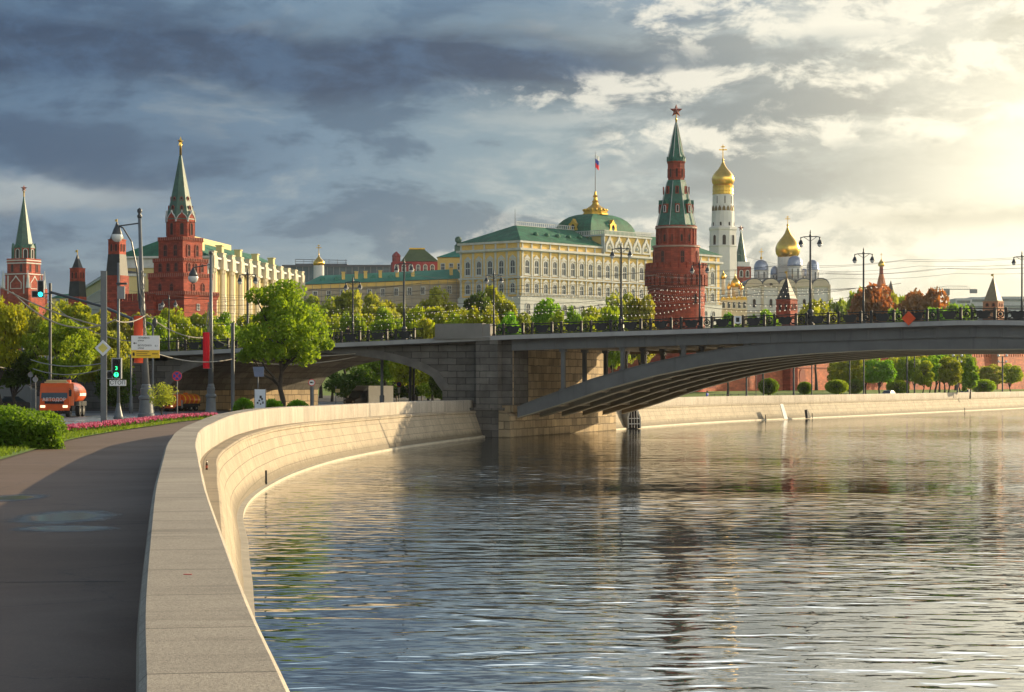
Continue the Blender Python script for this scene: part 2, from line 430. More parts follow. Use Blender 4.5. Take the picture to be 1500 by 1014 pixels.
def water_mat():
    m = bpy.data.materials.new('river_water'); m.use_nodes = True; t = NT(m.node_tree); t.n.remove(t.n['Principled BSDF'])
    body = t.node('ShaderNodeBsdfDiffuse'); body.inputs['Color'].default_value = (.022,.034,.024,1)
    gloss = t.node('ShaderNodeBsdfGlossy'); gloss.inputs['Roughness'].default_value = .03; fr = t.node('ShaderNodeFresnel'); fr.inputs['IOR'].default_value = 1.33
    mx = t.node('ShaderNodeMixShader'); t.l.new(t.math('POWER', fr.outputs[0], .30), mx.inputs[0]); t.l.new(body.outputs[0], mx.inputs[1]); t.l.new(gloss.outputs[0], mx.inputs[2]); t.l.new(mx.outputs[0], t.n['Material Output'].inputs['Surface'])
    geo = t.node('ShaderNodeNewGeometry'); sp = t.node('ShaderNodeSeparateXYZ'); t.l.new(geo.outputs['Position'], sp.inputs[0])
    X, Y, Z = sp.outputs
    def nz(sx, sy, det, dist=0., seed=0.): return t.noise(t.comb(t.math('MULTIPLY', X, sx), t.math('MULTIPLY', Y, sy), seed), 1.0, det, .5, dist)
    a = nz(.62, 1.05, 1.5, .35); bb = nz(1.5, 2.5, 2, .3, 4.); c = nz(.14, .24, 2, .2, 9.)
    patch = t.step(nz(.016, .026, 3, .4, 2.), .38, .62)
    h = t.math('ADD', t.math('MULTIPLY', a, .055), t.math('MULTIPLY', bb, .009))
    h = t.math('MULTIPLY', h, t.math('ADD', t.math('MULTIPLY', patch, 1.0), .40))
    h = t.math('ADD', h, t.math('MULTIPLY', c, .028))
    bn = t.node('ShaderNodeBump'); bn.inputs['Strength'].default_value = 1.0; bn.inputs['Distance'].default_value = 1.0
    t.l.new(h, bn.inputs['Height'])
    for q in (body, gloss, fr): t.l.new(bn.outputs[0], q.inputs['Normal'])
    return m
tag(MB().add([(-80,-80,0),(2500,-80,0),(2500,1500,0),(-80,1500,0)], [(0,1,2,3)]).build('river', water_mat()), kind='structure')

def asphalt(name, col, wet, cracks=False):
    m = bpy.data.materials.new(name); m.use_nodes = True; t = NT(m.node_tree); b = t.n['Principled BSDF']
    geo = t.node('ShaderNodeNewGeometry'); pos = geo.outputs['Position']
    n1 = t.noise(pos, .12, 6, .65, .6); n2 = t.noise(pos, 14, 3, .7); n3 = t.noise(pos, .55, 5, .6)
    c = t.ramp(n1, [(.3, tuple(x*.72 for x in col)), (.7, tuple(x*1.25 for x in col))])
    c = t.mix(t.math('MULTIPLY', t.step(n2, .45, .75), .35), c, tuple(x*1.8 for x in col))
    c = t.mix(t.math('MULTIPLY', t.step(n3, .55, .72), .3), c, tuple(x*.5 for x in col))
    if cracks:
        vo = t.node('ShaderNodeTexVoronoi', feature='DISTANCE_TO_EDGE'); wp = t.node('ShaderNodeVectorMath', operation='ADD'); t.l.new(pos, wp.inputs[0]); wn = t.math('MULTIPLY', t.noise(pos, .9, 4, .7), 1.6); t.l.new(t.comb(wn, wn), wp.inputs[1]); t.l.new(wp.outputs[0], vo.inputs['Vector']); vo.inputs['Scale'].default_value = .16
        c = t.mix(t.math('MULTIPLY', t.step(vo.outputs['Distance'], .006, .0015), .7), c, tuple(x*.25 for x in col))
        n4 = t.noise(pos, 90, 2, .8); c = t.mix(t.math('MULTIPLY', t.step(n4, .52, .66), .5), c, tuple(x*2.1 for x in col)); c = t.mix(t.math('MULTIPLY', t.step(n4, .46, .34), .5), c, tuple(x*.45 for x in col))
    t.l.new(c, b.inputs['Base Color'])
    t.l.new(t.math('SUBTRACT', .85, t.math('MULTIPLY', t.step(n1, .35, .62), wet)), b.inputs['Roughness'])
    bn = t.node('ShaderNodeBump'); bn.inputs['Strength'].default_value = .35; bn.inputs['Distance'].default_value = .01
    t.l.new(t.noise(pos, 30, 3, .6), bn.inputs['Height']); t.l.new(bn.outputs[0], b.inputs['Normal'])
    return m
LANDM = mat('ground_earth', (.06,.058,.052), .9, .25, .05)
PAVE = asphalt('pavement_asphalt', (.108,.062,.035), .12, True)
ROADM = asphalt('wet_road_asphalt', (.13,.135,.145), .62)
GRASSM = mat('lawn_grass', (.085,.15,.012), .9, .35, .6, col2=(.16,.24,.02), bump=.8, bscale=25)
SOILM = mat('flower_bed_soil', (.035,.05,.015), .9, .3, 2)

mid_near = offset(NEARS, .45); mid_far = offset(FARTOP, -.45)
land = [(-4000,-60),(4,-60)] + mid_near + [tuple(BP(-3.0,4)[:2]), tuple(BP(-1.5,30.5)[:2])] + mid_far + [(900,1900),(2600,4000),(-4000,4000)]
sheet('ground', land, 2.2, LANDM)
# embankment pavement between the parapet and the lawn
GEDGE = [(-9,-60),(-11,-12),(-13,20),(-15.5,50),(-17.6,68),(-19.15,81.7),(-20.1,90),(-22.0,107),(-22.97,119.5),(-23.6,133.7),(-23.9,147.5),(-24.3,165.6),(-23.0,180),(-19.5,196),(-14,207),(-9,212)]
GED = catmull(GEDGE, 4)
LAWN2 = catmull([(-15,-60),(-17,-12),(-19,20),(-21.5,50),(-23.3,68),(-24.8,81.7),(-25.4,95),(-26.0,107),(-26.3,119.5),(-26.0,133.7),(-26.0,147.5),(-26.2,165.6),(-25.0,174)], 4)
sheet('pavement', [p for p in offset(NEARS, .2)] + list(reversed(GED)), 2.204, PAVE)
lawn_strip = sheet('lawn', [p for p in GED if p[1] < 176] + list(reversed(LAWN2)), 2.26, GRASSM)
sheet('road', [(-3000,-60)] + [(x-.1, y) for x, y in LAWN2] + [(-20,192),(-12,214),(-6,230),(6,262),(26,300),(24,318),(-200,330),(-3000,420)], 2.208, ROADM)
# painted lines on the road
lm = MB()
for k in range(24):
    y = 120 + k*9
    lm.add([(-33.1, y, 2.213), (-32.95, y, 2.213), (-32.95, y+4, 2.213), (-33.1, y+4, 2.213)], [(0,1,2,3)])
tag(lm.build('road_marking', WPAINT), kind='structure')
# far bank road and lawn behind the quay
FB = [p for p in offset(FARTOP, -1.1)]
sheet('embankment_road', FB + [(p[0]-7, p[1]+4) for p in reversed(FB)], 2.206, asphalt('dry_asphalt', (.10,.095,.085), .1))
KW0 = Vector((34.5, 458, 0)); KWD = Vector((.552, .834, 0)).normalized()
def KW(k, o=0): return KW0 + KWD*k + Vector((KWD.y, -KWD.x, 0))*o          # line of the Kremlin wall, right of the round tower
bank = [(p[0]-7.5, p[1]+4.3, 2.25) for p in FB if p[1] < 700]
sheet('bank_lawn', bank + [tuple(KW(330, 1).to_tuple()[:2])+(3.0,), tuple(KW(160, 1).to_tuple()[:2])+(3.2,), tuple(KW(60, 1).to_tuple()[:2])+(3.3,), tuple(KW(0, 1).to_tuple()[:2])+(3.2,), (18,440,2.6), (10,380,2.3)], 2.25, GRASSM)
# the hill behind the wall
def hill():
    xs = np.linspace(-420, 620, 66); ys = np.linspace(440, 1500, 54); vs = []; fs = []
    for j, y in enumerate(ys):
        for i, x in enumerate(xs):
            w = max(0, min(1, (y - 478 - max(0, (x-34))*1.25)/150.0)); w = w*w*(3-2*w)
            e = max(0, min(1, (x+150)/60.0))
            vs.append((x, y, 2.0 + w*(17.0*(.55+.45*e)) + .5*math.sin(x*.05)*math.cos(y*.04)*w))
    n = len(xs)
    for j in range(len(ys)-1):
        for i in range(n-1): fs.append((j*n+i, j*n+i+1, (j+1)*n+i+1, (j+1)*n+i))
    tag(MB().add(vs, fs).build('hill', GRASSM, smooth=True), kind='structure')
hill()

# ------------------------------------------------------------------ embankment walls
def wall_stone(name, col, dark, rowh=.55, bw=2.1):
    m = bpy.data.materials.new(name); m.use_nodes = True; t = NT(m.node_tree); b = t.n['Principled BSDF']
    uv = t.node('ShaderNodeUVMap'); uv.uv_map = 'uv'; tc = t.node('ShaderNodeTexCoord'); pos = tc.outputs['Object']
    br = t.node('ShaderNodeTexBrick'); t.l.new(uv.outputs[0], br.inputs['Vector']); br.inputs['Scale'].default_value = 1
    br.inputs['Brick Width'].default_value = bw; br.inputs['Row Height'].default_value = rowh; br.offset = .5 if rowh < 5 else 0.0; br.inputs['Mortar Size'].default_value = .022; br.inputs['Mortar Smooth'].default_value = .2
    br.inputs['Color1'].default_value = (.90,.90,.90,1); br.inputs['Color2'].default_value = (1.08,1.08,1.08,1); br.inputs['Mortar'].default_value = (dark,dark,dark,1)
    n1 = t.noise(pos, .7, 6, .65); n2 = t.noise(pos, 52, 2, .8); n3 = t.noise(pos, 9, 4, .7)
    c = t.ramp(n1, [(.3, tuple(x*.84 for x in col)), (.7, tuple(x*1.12 for x in col))])
    c = t.mix(t.math('MULTIPLY', t.step(n2, .50, .62), .60), c, tuple(x*.40 for x in col))
    c = t.mix(t.math('MULTIPLY', t.step(n2, .46, .34), .45), c, tuple(min(1, x*1.5) for x in col))
    c = t.mix(t.math('MULTIPLY', t.step(n3, .58, .75), .25), c, tuple(x*.6 for x in col))
    c = t.mix(1.0, c, br.outputs[0], 'MULTIPLY')
    # weathering: streaks running down and a wet dark foot
    sp = t.node('ShaderNodeSeparateXYZ'); t.l.new(uv.outputs[0], sp.inputs[0])
    sn = t.noise(t.comb(t.math('MULTIPLY', sp.outputs[0], 1.6), t.math('MULTIPLY', sp.outputs[1], .22)), 1, 5, .65)
    c = t.mix(t.math('MULTIPLY', t.step(sn, .50, .72), .62), c, tuple(x*.42 for x in col))
    sz = t.node('ShaderNodeSeparateXYZ'); t.l.new(pos, sz.inputs[0])
    wet = t.step(t.math('ADD', sz.outputs[2], t.math('MULTIPLY', t.math('SUBTRACT', sn, .5), .9)), .85, .30)
    c = t.mix(t.math('MULTIPLY', wet, .75), c, (.075,.060,.035))
    t.l.new(c, b.inputs['Base Color']); b.inputs['Roughness'].default_value = .78; b.inputs['Specular IOR Level'].default_value = .3
    bn = t.node('ShaderNodeBump'); bn.inputs['Strength'].default_value = .5; bn.inputs['Distance'].default_value = .015
    t.l.new(t.math('ADD', t.math('MULTIPLY', n2, .6), br.outputs['Fac']), bn.inputs['Height']); bn.invert = True
    t.l.new(bn.outputs[0], b.inputs['Normal'])
    return m
EMB = wall_stone('embankment_granite', (.33,.268,.18), .55)
EMBF = wall_stone('quay_granite', (.32,.268,.185), .55)
EMBP = wall_stone('parapet_granite', (.35,.305,.24), .5, 50.0, 2.6)
CURB = mat('toe_stone', (.36,.31,.22), .6, .2, 1.2)

def strip(path, prof, name, m, parent, smooth=False):
    """profile of (offset, z); either may be a list along the path; uv runs along and down the wall"""
    n = len(path); k = len(prof); vs = []; uvs = []; arc = [0]
    for i in range(1, n): arc.append(arc[-1] + math.hypot(path[i][0]-path[i-1][0], path[i][1]-path[i-1][1]))
    rows = [offset(path, o) for o, z in prof]
    for i in range(n):
        acc = 0
        for j in range(k):
            zz = prof[j][1]; z = zz[i] if isinstance(zz, list) else zz
            p = rows[j][i]
            if j: acc += math.dist((p[0],p[1],z), vs[-1])
            vs.append((p[0], p[1], z)); uvs.append((arc[i], acc))
    me = bpy.data.meshes.new(name); fs = []; fu = []
    for i in range(n-1):
        for j in range(k-1):
            q = (i*k+j, (i+1)*k+j, (i+1)*k+j+1, i*k+j+1)
            fs.append(q); fu += [uvs[a] for a in q]
    for e in (0, n-1):
        q = tuple(e*k+j for j in range(k)); fs.append(q); fu += [uvs[a] for a in q]
    me.from_pydata(vs, [], fs); l = me.uv_layers.new(name='uv')
    for i, q in enumerate(fu): l.data[i].uv = q
    bm = bmesh.new(); bm.from_mesh(me); bmesh.ops.recalc_face_normals(bm, faces=bm.faces); bm.to_mesh(me); bm.free()
    me.materials.append(m); o = bpy.data.objects.new(name, me); COL.objects.link(o); o.parent = parent
    if smooth:
        for p in me.polygons: p.use_smooth = True
        try: me.set_sharp_from_angle(angle=R(30))
        except Exception: pass
    return o

def lerp(tab, x):
    if x <= tab[0][0]: return tab[0][1]
    for (a, b), (c, d) in zip(tab, tab[1:]):
        if x <= c: return b + (d-b)*(x-a)/(c-a)
    return tab[-1][1]
def embankment(path, name, label, m, wtab, top):
    root = thing(name, label, 'embankment')
    led = [.96 + lerp(wtab, p[1]) for p in path]; ft = [l + lerp(wtab, p[1])*1.07 for l, p in zip(led, path)]
    zt = [lerp(top, p[1]) for p in path]
    strip(path, [(.02, 2.15), (.0, [z-.16 for z in zt]), (.02, [z-.05 for z in zt]), (.07, zt), (.89, zt), (.935, [z-.05 for z in zt]), (.96, [z-.14 for z in zt]), (.98, [z-1.02 for z in zt]), (.5, 2.1)], 'parapet', EMBP, root, True)
    strip(path, [(.55, [z-1.0 for z in zt]), ([l-.06 for l in led], [z-1.0 for z in zt]), (led, [z-1.05 for z in zt]), ([l+.01 for l in led], [z-1.2 for z in zt]), ([l-.08 for l in led], [z-1.25 for z in zt]), (ft, .12), (ft, -.6), (.5, -.6)], 'retaining_wall', m, root, True)
    strip(path, [([f-.05 for f in ft], .16), ([f+.22 for f in ft], .13), ([f+.25 for f in ft], -.5), ([f-.05 for f in ft], -.5)], 'toe_ledge', CURB, root)
    return root
near_wall = embankment(NEARS, 'embankment_wall', 'curving sunlit granite embankment wall with wide rounded parapet beside the pavement', EMB,
                       [(20,.18),(26,.25),(37,.31),(46,.42),(54,.52),(68,.65)], [(76,3.3),(83,3.31),(94,3.40),(105,3.6),(119,3.68),(133,3.65),(146,3.58),(165,3.55),(186,3.55),(202,3.47)])
far_wall = embankment(FARTOP, 'quay_wall', 'long pale granite quay wall across the river beyond the bridge', EMBF, [(0,.62)], [(0,3.3)])
# drains in the walls
def drain(px, py, d, root, h=.9):
    p = P(px, py, d)
    MB().tube([p+Vector((.1,-.1,h*.5)), p+Vector((.12,-.15,-h*.5))], .055, 6).build('drain_pipe', BLACK, root)
drain(387, 704, 107, near_wall, 1.0)
for px, d in ((556, 181), (889, 236), (1188.5, 309), (1412, 375), (1120, 296)): drain(px, 560 + 4.75*F/d, d, near_wall if px < 600 else far_wall, .7)
# arched culvert with a grating in the far quay
def culvert():
    p = P(927, 628, 241.5); a = math.atan2(.5, .86)
    r = thing('culvert_grating', 'pointed arched culvert mouth with white grating low in the quay wall', 'culvert', (p.x+.1, p.y-.3, 0), a)
    arch = [(-.72,.0),(.72,.0),(.72,1.1),(.5,1.75),(0,2.35),(-.5,1.75),(-.72,1.1)]
    out = [(u*1.22, v*1.09) for u, v in arch]
    T = Vector((0,.06,1)).normalized()
    MB().ring(out, arch, (0,-.12,.05), (1,0,0), T, 1.6).build('surround', GTRIM, r)
    MB().plate(arch, (0,-.02,.05), (1,0,0), T, 1.3).build('opening', DARKV, r)
    g = MB()
    for u in (-.36, 0, .36): g.tube([(u,-.14,.08), (u,-.04,2.0)], .045, 4)
    for v in (.5,1.1): g.tube([(-.7,-.13+v*.05,v+.05), (.7,-.13+v*.05,v+.05)], .045, 4)
    g.build('grating', WPAINT, r)
culvert()
q = P(1157, 615, 300)
b = MB().plate([(-.85,0),(.85,0),(.62,2.15),(-.78,2.15)], (q.x-.55, q.y-.3, .12), (math.cos(1.15), math.sin(1.15), 0), (-.26,.1,.95), .08).build('slipway_board', mat('board_grey', (.34,.34,.33), .7))
tag(b, 'tall white board leaning on the far quay wall above the water', 'board')
q = P(1184, 612, 308)
b = MB().plate([(-.75,0),(.85,0),(.15,1.25),(-.3,1.25)], (q.x+.1, q.y-.35, .12), (math.cos(1.15), math.sin(1.15), 0), (-.2,.1,.95), .35).build('outfall_hood', BLACK)
tag(b, 'small black triangular outfall hood at the foot of the far quay', 'outfall')

# puddles, seams and manhole on the pavement
def puddle_mat(name, col, rough, e0, e1, k):
    """wet film that thins out irregularly towards its edge (object space, unit disc)"""
    m = bpy.data.materials.new(name); m.use_nodes = True; t = NT(m.node_tree); b = t.n['Principled BSDF']
    b.inputs['Base Color'].default_value = (*col,1); b.inputs['Roughness'].default_value = rough; b.inputs['Specular IOR Level'].default_value = .3
    tc = t.node('ShaderNodeTexCoord'); ln = t.node('ShaderNodeVectorMath', operation='LENGTH'); t.l.new(tc.outputs['Object'], ln.inputs[0])
    geo = t.node('ShaderNodeNewGeometry'); n1 = t.noise(geo.outputs['Position'], 1.3, 6, .65); n2 = t.noise(geo.outputs['Position'], .5, 3, .6)
    r = t.math('ADD', ln.outputs['Value'], t.math('ADD', t.math('MULTIPLY', t.math('SUBTRACT', n1, .5), .55), t.math('MULTIPLY', t.math('SUBTRACT', n2, .5), .7)))
    t.l.new(t.math('MULTIPLY', t.step(r, e1, e0), k), b.inputs['Alpha'])
    return m
PUD = puddle_mat('puddle_water', (.03,.024,.02), .12, .55, .80, .62); DAMP = puddle_mat('damp_asphalt', (.03,.022,.016), .35, .55, 1.0, .75)
def puddle(cx, cy, rx, ry, lab, seed):
    n = 32; disc = [(1.25*math.cos(2*math.pi*i/n), 1.25*math.sin(2*math.pi*i/n), 0) for i in range(n)]
    b = MB().add(disc, [tuple(range(n))]).build('puddle', PUD); b.location = (cx, cy, 2.213); b.scale = (rx*1.2, ry*1.25, 1); tag(b, lab, 'puddle', 'puddles on the pavement')
    d = MB().add(disc, [tuple(range(n))]).build('damp_rim', DAMP, b); d.location = (0,0,-.004); d.scale = (1.25,1.4,1)
puddle(XD(100,48), 47.7, .82, 1.75, 'larger long shallow puddle on the dark pavement, just beyond the narrow one', 3)
puddle(XD(97,44), 43.9, .78, .75, 'narrow shallow puddle on the dark pavement, nearest to the viewer', 5)
puddle(XD(18,55.5), 55.6, .62, 1.3, 'shallow puddle at the edge of the sunlit pavement with brownish damp rim', 8)
sm = MB()
for y0, off in ((31.8,.5), (46,.2), (60,.4), (76,.3), (95,.2)):
    pts = [( -14.2 + i*.5, y0 + off*i/20 + .03*math.sin(i*1.7)) for i in range(24)]
    pts = [p for p in pts if p[0] < lerp(sorted([(q[1], q[0]) for q in NEARS]), p[1]) - .1]
    for a, c in zip(pts, pts[1:]):
        sm.add([(a[0],a[1],2.2085),(c[0],c[1],2.2085),(c[0],c[1]+.05,2.2085),(a[0],a[1]+.05,2.2085)], [(0,1,2,3)])
tag(sm.build('pavement_seams', mat('seam_tar', (.02,.018,.016), .8)), kind='structure')

# bottle left on the ledge
def bottle():
    p = P(304.5, 668, 76); r = thing('bottle', 'small brown glass bottle left standing on the embankment ledge', 'bottle', (-9.92, 71.0, 2.305))
    MB().lathe(10, [(.038,0),(.04,.02),(.04,.17),(.03,.21),(.016,.25),(.016,.31)]).build('glass_body', mat('brown_glass', (.05,.02,.008), .1), r, True)
    MB().lathe(10, [(.041,.06),(.041,.14)]).build('bottle_label', mat('bottle_paper', (.35,.08,.04), .6), r)
    MB().lathe(8, [(.018,.31),(.018,.33)]).build('cap', GREYM, r)
bottle()
b = MB().box(-.04,.04,-.015,.015,0,.004).build('paint_mark', RSIGN); b.location = (XD(275,21), 21.0, 3.302)
tag(b, 'small red paint mark on the top of the granite parapet', 'mark')

# ------------------------------------------------------------------ the bridge
RAILZ = [(-75,8.2),(-50,8.95),(-32,9.43),(-18.75,9.99),(0,10.62),(24.5,11.15),(43,11.55),(61,11.15),(88,10.5),(120,9.5)]
def dz(t): return lerp(RAILZ, t) - 1.05            # top of the kerb under the railing
W = 32.0
RT = [(.6,598),(6.9,572.7),(10.5,555)]
def bt(px): q = (px-750)/F; return 205*q/(.92+.392*q)
def bd(t): return 205 - .392*t
def ztab(tab): return [(bt(px), ZD(py, bd(bt(px)))) for px, py in tab]
ARCT = ztab([(752,599),(785,585.5),(821,572.5),(869,555),(930,537.5),(997,522.5),(1060,511.5),(1120,503.5),(1200,494.5),(1300,487),(1420,483.5)])
ARCB = ztab([(756,612),(790,602),(827,590),(880,571.5),(960,549.5),(1040,533.5),(1120,523.5),(1190,517.5),(1290,512.3),(1420,509.8)])
TC = 42.8
def mirror(tab):
    tab = [p for p in tab if p[0] <= TC]; return tab + [(2*TC-t, z) for t, z in reversed(tab)]
ARCT = mirror(ARCT); ARCB = mirror(ARCB)
def bridge():
    r = thing('road_bridge', 'wide stone and steel arch road bridge crossing the river with black cast iron railing', 'bridge', BO, BR)
    ts = [-75 + 3*i for i in range(66)]
    def slab(y0, y1, za, zb, name, m, t0=-75, t1=122):
        b = MB(); tt = [t for t in ts if t0 <= t <= t1]
        for i in range(len(tt)-1):
            a, c = tt[i], tt[i+1]; o = len(b.v)
            b.v += [(a,y0,dz(a)+za),(c,y0,dz(c)+za),(c,y1,dz(c)+za),(a,y1,dz(a)+za),(a,y0,dz(a)+zb),(c,y0,dz(c)+zb),(c,y1,dz(c)+zb),(a,y1,dz(a)+zb)]
            b.f += [tuple(o+k for k in f) for f in ((3,2,1,0),(4,5,6,7),(0,1,5,4),(2,3,7,6))]
            if i == 0: b.f.append((o+0,o+4,o+7,o+3))
            if i == len(tt)-2: b.f.append((o+1,o+2,o+6,o+5))
        return b.build(name, m, r)
    slab(-.55, W+.55, -.50, -.15, 'deck', mat('deck_concrete', (.13,.125,.12), .9, .2, .5))
    slab(-.95, -.2, -.42, -.02, 'cornice', mat('cornice_stone', (.34,.33,.31), .8, .18, .4, streak=.4))
    slab(W+.2, W+.95, -.42, -.02, 'cornice', STEEL)
    slab(-.10, .25, -1.45, -.5, 'edge_girder', STEEL, -1, 87)
    slab(W-.25, W+.1, -1.45, -.5, 'edge_girder', STEELD, -1, 87)
    sf = MB()
    for i in range(30):
        t = 1.5+i*2.95; sf.box(t-.05, t+.05, -.19, -.1, dz(t)-1.44, dz(t)-.52)
    sf.build('web_stiffeners', STEEL, r)
    xb = MB()
    for t in range(2, 86, 3):
        if dz(t)-1.2 > lerp(ARCT, t): xb.box(t-.12, t+.12, .26, W-.26, dz(t)-1.25, dz(t)-.5)
    xb.build('cross_beams', STEELD, r)
    # ribs with their columns
    for k, y in enumerate((.1, 5.6, 11.3, 17.0, 22.7, 28.4)):
        b = MB(); tt = [.5 + (85.1-.5)*i/56 for i in range(57)]; fl = MB(); ub = MB()
        for i in range(56):
            a, c = tt[i], tt[i+1]; o = len(b.v)
            b.v += [(a,y,lerp(ARCB,a)),(c,y,lerp(ARCB,c)),(c,y+.75,lerp(ARCB,c)),(a,y+.75,lerp(ARCB,a)),(a,y,lerp(ARCT,a)),(c,y,lerp(ARCT,c)),(c,y+.75,lerp(ARCT,c)),(a,y+.75,lerp(ARCT,a))]
            b.f += [tuple(o+q for q in f) for f in ((3,2,1,0),(4,5,6,7),(0,1,5,4),(2,3,7,6))]
            for mbx, zz, up in ((fl, ARCT, 1), (ub, ARCB, -1)):
                o = len(mbx.v); za, zc = lerp(zz, a), lerp(zz, c); h = .07*up
                mbx.v += [(a,y-.12,za),(c,y-.12,zc),(c,y+.87,zc),(a,y+.87,za),(a,y-.12,za+h),(c,y-.12,zc+h),(c,y+.87,zc+h),(a,y+.87,za+h)]
                mbx.f += [tuple(o+q for q in f) for f in ((3,2,1,0),(4,5,6,7),(0,1,5,4),(2,3,7,6))]
        rib = b.build('arch_rib', STEEL if k == 0 else STEELD, r)
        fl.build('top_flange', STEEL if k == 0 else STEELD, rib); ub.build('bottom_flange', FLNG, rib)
        for t in (5.0, 10.9, 16.8, 22.8, 62.8, 68.8, 74.7, 80.6):
            c = MB(); z0, z1 = lerp(ARCT, t), dz(t)-1.45
            c.box(t-.17, t+.17, y+.16, y+.56, z0-.2, z1); c.box(t-.28, t+.28, y+.05, y+.67, z1-.25, z1+.02); c.box(t-.28, t+.28, y+.05, y+.67, z0, z0+.15)
            c.build('column', STEEL, r)
        if k == 0:                                   # solid web near the crown
            wv = MB(); tw = [24 + 37.6*i/24 for i in range(25)]
            for a, c in zip(tw, tw[1:]):
                za, zc = lerp(ARCT,a)+.07, lerp(ARCT,c)+.07
                ua, uc = dz(a)-1.45, dz(c)-1.45
                if ua > za-.05: wv.add([(a,.3,za),(c,.3,zc),(c,.3,max(uc,zc)),(a,.3,max(ua,za)),(a,.45,za),(c,.45,zc),(c,.45,max(uc,zc)),(a,.45,max(ua,za))], [(0,1,2,3),(7,6,5,4),(0,4,5,1),(3,2,6,7)])
            wv.build('spandrel_web', STEEL, r)
    br = MB()
    for t in [3.5 + 4.2*i for i in range(20)]:
        z0, z1 = lerp(ARCB,t)+.15, lerp(ARCT,t)-.2
        for y in (.85, 6.35, 12.05, 17.75, 23.45): br.box(t-.08, t+.08, y, y+4.75 if y > 1 else y+4.7, z0, z1)
    br.build('rib_bracing', STEELD, r)
    # stone abutment and the arch over the embankment road
    a = MB(); t0, t1 = -37.7, -7.2; n = 28; zs = 4.3; rise = 3.75
    arc = []
    for i in range(n+1):
        u = -1 + 2*i/n; arc.append((-22.45 + 15.25*u, zs + rise*max(0, 1-u*u)**.5))
    def solid(poly2, name, m, y0, y1):
        b = MB(); k = len(poly2)
        b.v += [(t, y0, z) for t, z in poly2] + [(t, y1, z) for t, z in poly2]
        b.f += [tuple(range(k)), tuple(range(2*k-1, k-1, -1))] + [(i, k+i, k+(i+1)%k, (i+1)%k) for i in range(k)]
        return b.build(name, m, r)
    up = [(t, dz(t)-.5) for t in (-37.7,-30,-22.5,-15,-7.2)]
    solid([(t0, zs)] + arc[1:-1] + [(t1, zs)] + list(reversed(up)), 'stone_arch', STONE, 0, W)
    ring = []
    rg = MB()
    for i in range(n):
        (ta, za), (tb, zb) = arc[i], arc[i+1]
        ua, ub = (ta+22.45)/15.25, (tb+22.45)/15.25
        def outp(t, z, u): return (t + .75*u, z + .75*math.sqrt(max(0.05,1-u*u*.6)))
        oa, ob = outp(ta,za,ua), outp(tb,zb,ub)
        rg.add([(ta,-.09,za),(tb,-.09,zb),(ob[0],-.09,ob[1]),(oa[0],-.09,oa[1]),(ta,.05,za),(tb,.05,zb),(ob[0],.05,ob[1]),(oa[0],.05,oa[1])], [(0,1,2,3),(7,6,5,4),(0,4,5,1),(3,2,6,7)])
    rg.build('arch_ring', mat('ring_stone', (.145,.132,.115), .85, .3, .8, bump=.5), r)
    a.box(-7.2, -3.7, .0, W-.3, 1.5, dz(-5)-.46); a.box(t0-38, t0, .0, W, 1.5, dz(-50)-.6); a.box(t0-38, t0-20, 0, W, 1.5, 8)
    a.build('stone_pier', STONE, r)
    # facing of the vault's far springing wall in rough stone
    MB().box(t0-.5, t0+.06, .1, W-.1, 2.1, zs).build('rough_facing', STONEB, r)
    p = MB(); p.box(-3.3, -1.1, -.9, 4, 1.9, dz(-2)-.44); p.box(-1.1, -.02, .15, 4, 3.0, dz(-1)-.52); p.build('pilaster', STONE, r)
    p = MB(); p.box(-3.7, -.85, -1.3, 3, -.6, 2.55); p.box(-3.8, -.8, -1.4, 3, 2.55, 2.75); p.build('pier_base', STONE, r)
    # inner face towards the river in rough block, with the sloping skewback below
    p = MB(); o = 0
    p.add([(.0,.2,2.3),(-2.5,31.8,2.3),(-2.5,31.8,dz(0)-.55),(.0,.2,dz(0)-.55),(-1.2,.2,2.3),(-3.6,31.8,2.3),(-3.6,31.8,dz(0)-.55),(-1.2,.2,dz(0)-.55)], [(0,1,2,3),(7,6,5,4),(0,4,5,1),(1,5,6,2),(2,6,7,3),(3,7,4,0)])
    p.build('abutment_face', STONEB, r)
    p = MB(); p.add([(-.85,-1.2,2.5),(.35,-1.2,-.6),(-2.6,32.2,2.5),(-1.5,32.2,-.6),(-4,-1.2,2.5),(-4,-1.2,-.6),(-5,32.2,2.5),(-5,32.2,-.6),(.25,-1.2,2.0),(-1.6,32.2,2.0)],
                    [(0,8,9,2),(8,1,3,9),(0,4,5,1,8),(2,9,3,7,6),(0,2,6,4)])
    p.build('skewback', STONEB, r)
    # solid parapet block over the pier
    p = MB(); p.box(-7.5, -2.6, -1.0, -.15, dz(-5)-.05, dz(-5)+1.28); p.box(-2.6, -1.9, -.85, -.15, dz(-2)-.02, dz(-2)+1.12); p.box(-7.6, -1.8, -1.15, -.1, dz(-5)-.18, dz(-5)+.02)
    p.build('parapet_block', STONEP, r)
    # right-hand pier, outside the picture
    p = MB(); p.box(85.7, 96, -.9, W, -.6, dz(90)-.5); p.build('stone_pier', STONE, r)
    # cast iron railing: pairs of posts, a narrow ring panel and a wide panel with a shield between scrolls
    rail = MB(); rail2 = MB()
    def sweep(b, y, zo, hw, hh, t0, t1):
        tt = [t0 + 1.5*i for i in range(int((t1-t0)/1.5)+1)]
        for a, c in zip(tt, tt[1:]):
            o = len(b.v); za, zc = dz(a)+zo, dz(c)+zo
            b.v += [(a,y-hw,za),(c,y-hw,zc),(c,y+hw,zc),(a,y+hw,za),(a,y-hw,za+hh),(c,y-hw,zc+hh),(c,y+hw,zc+hh),(a,y+hw,za+hh)]
            b.f += [tuple(o+q for q in f) for f in ((3,2,1,0),(4,5,6,7),(0,1,5,4),(2,3,7,6))]
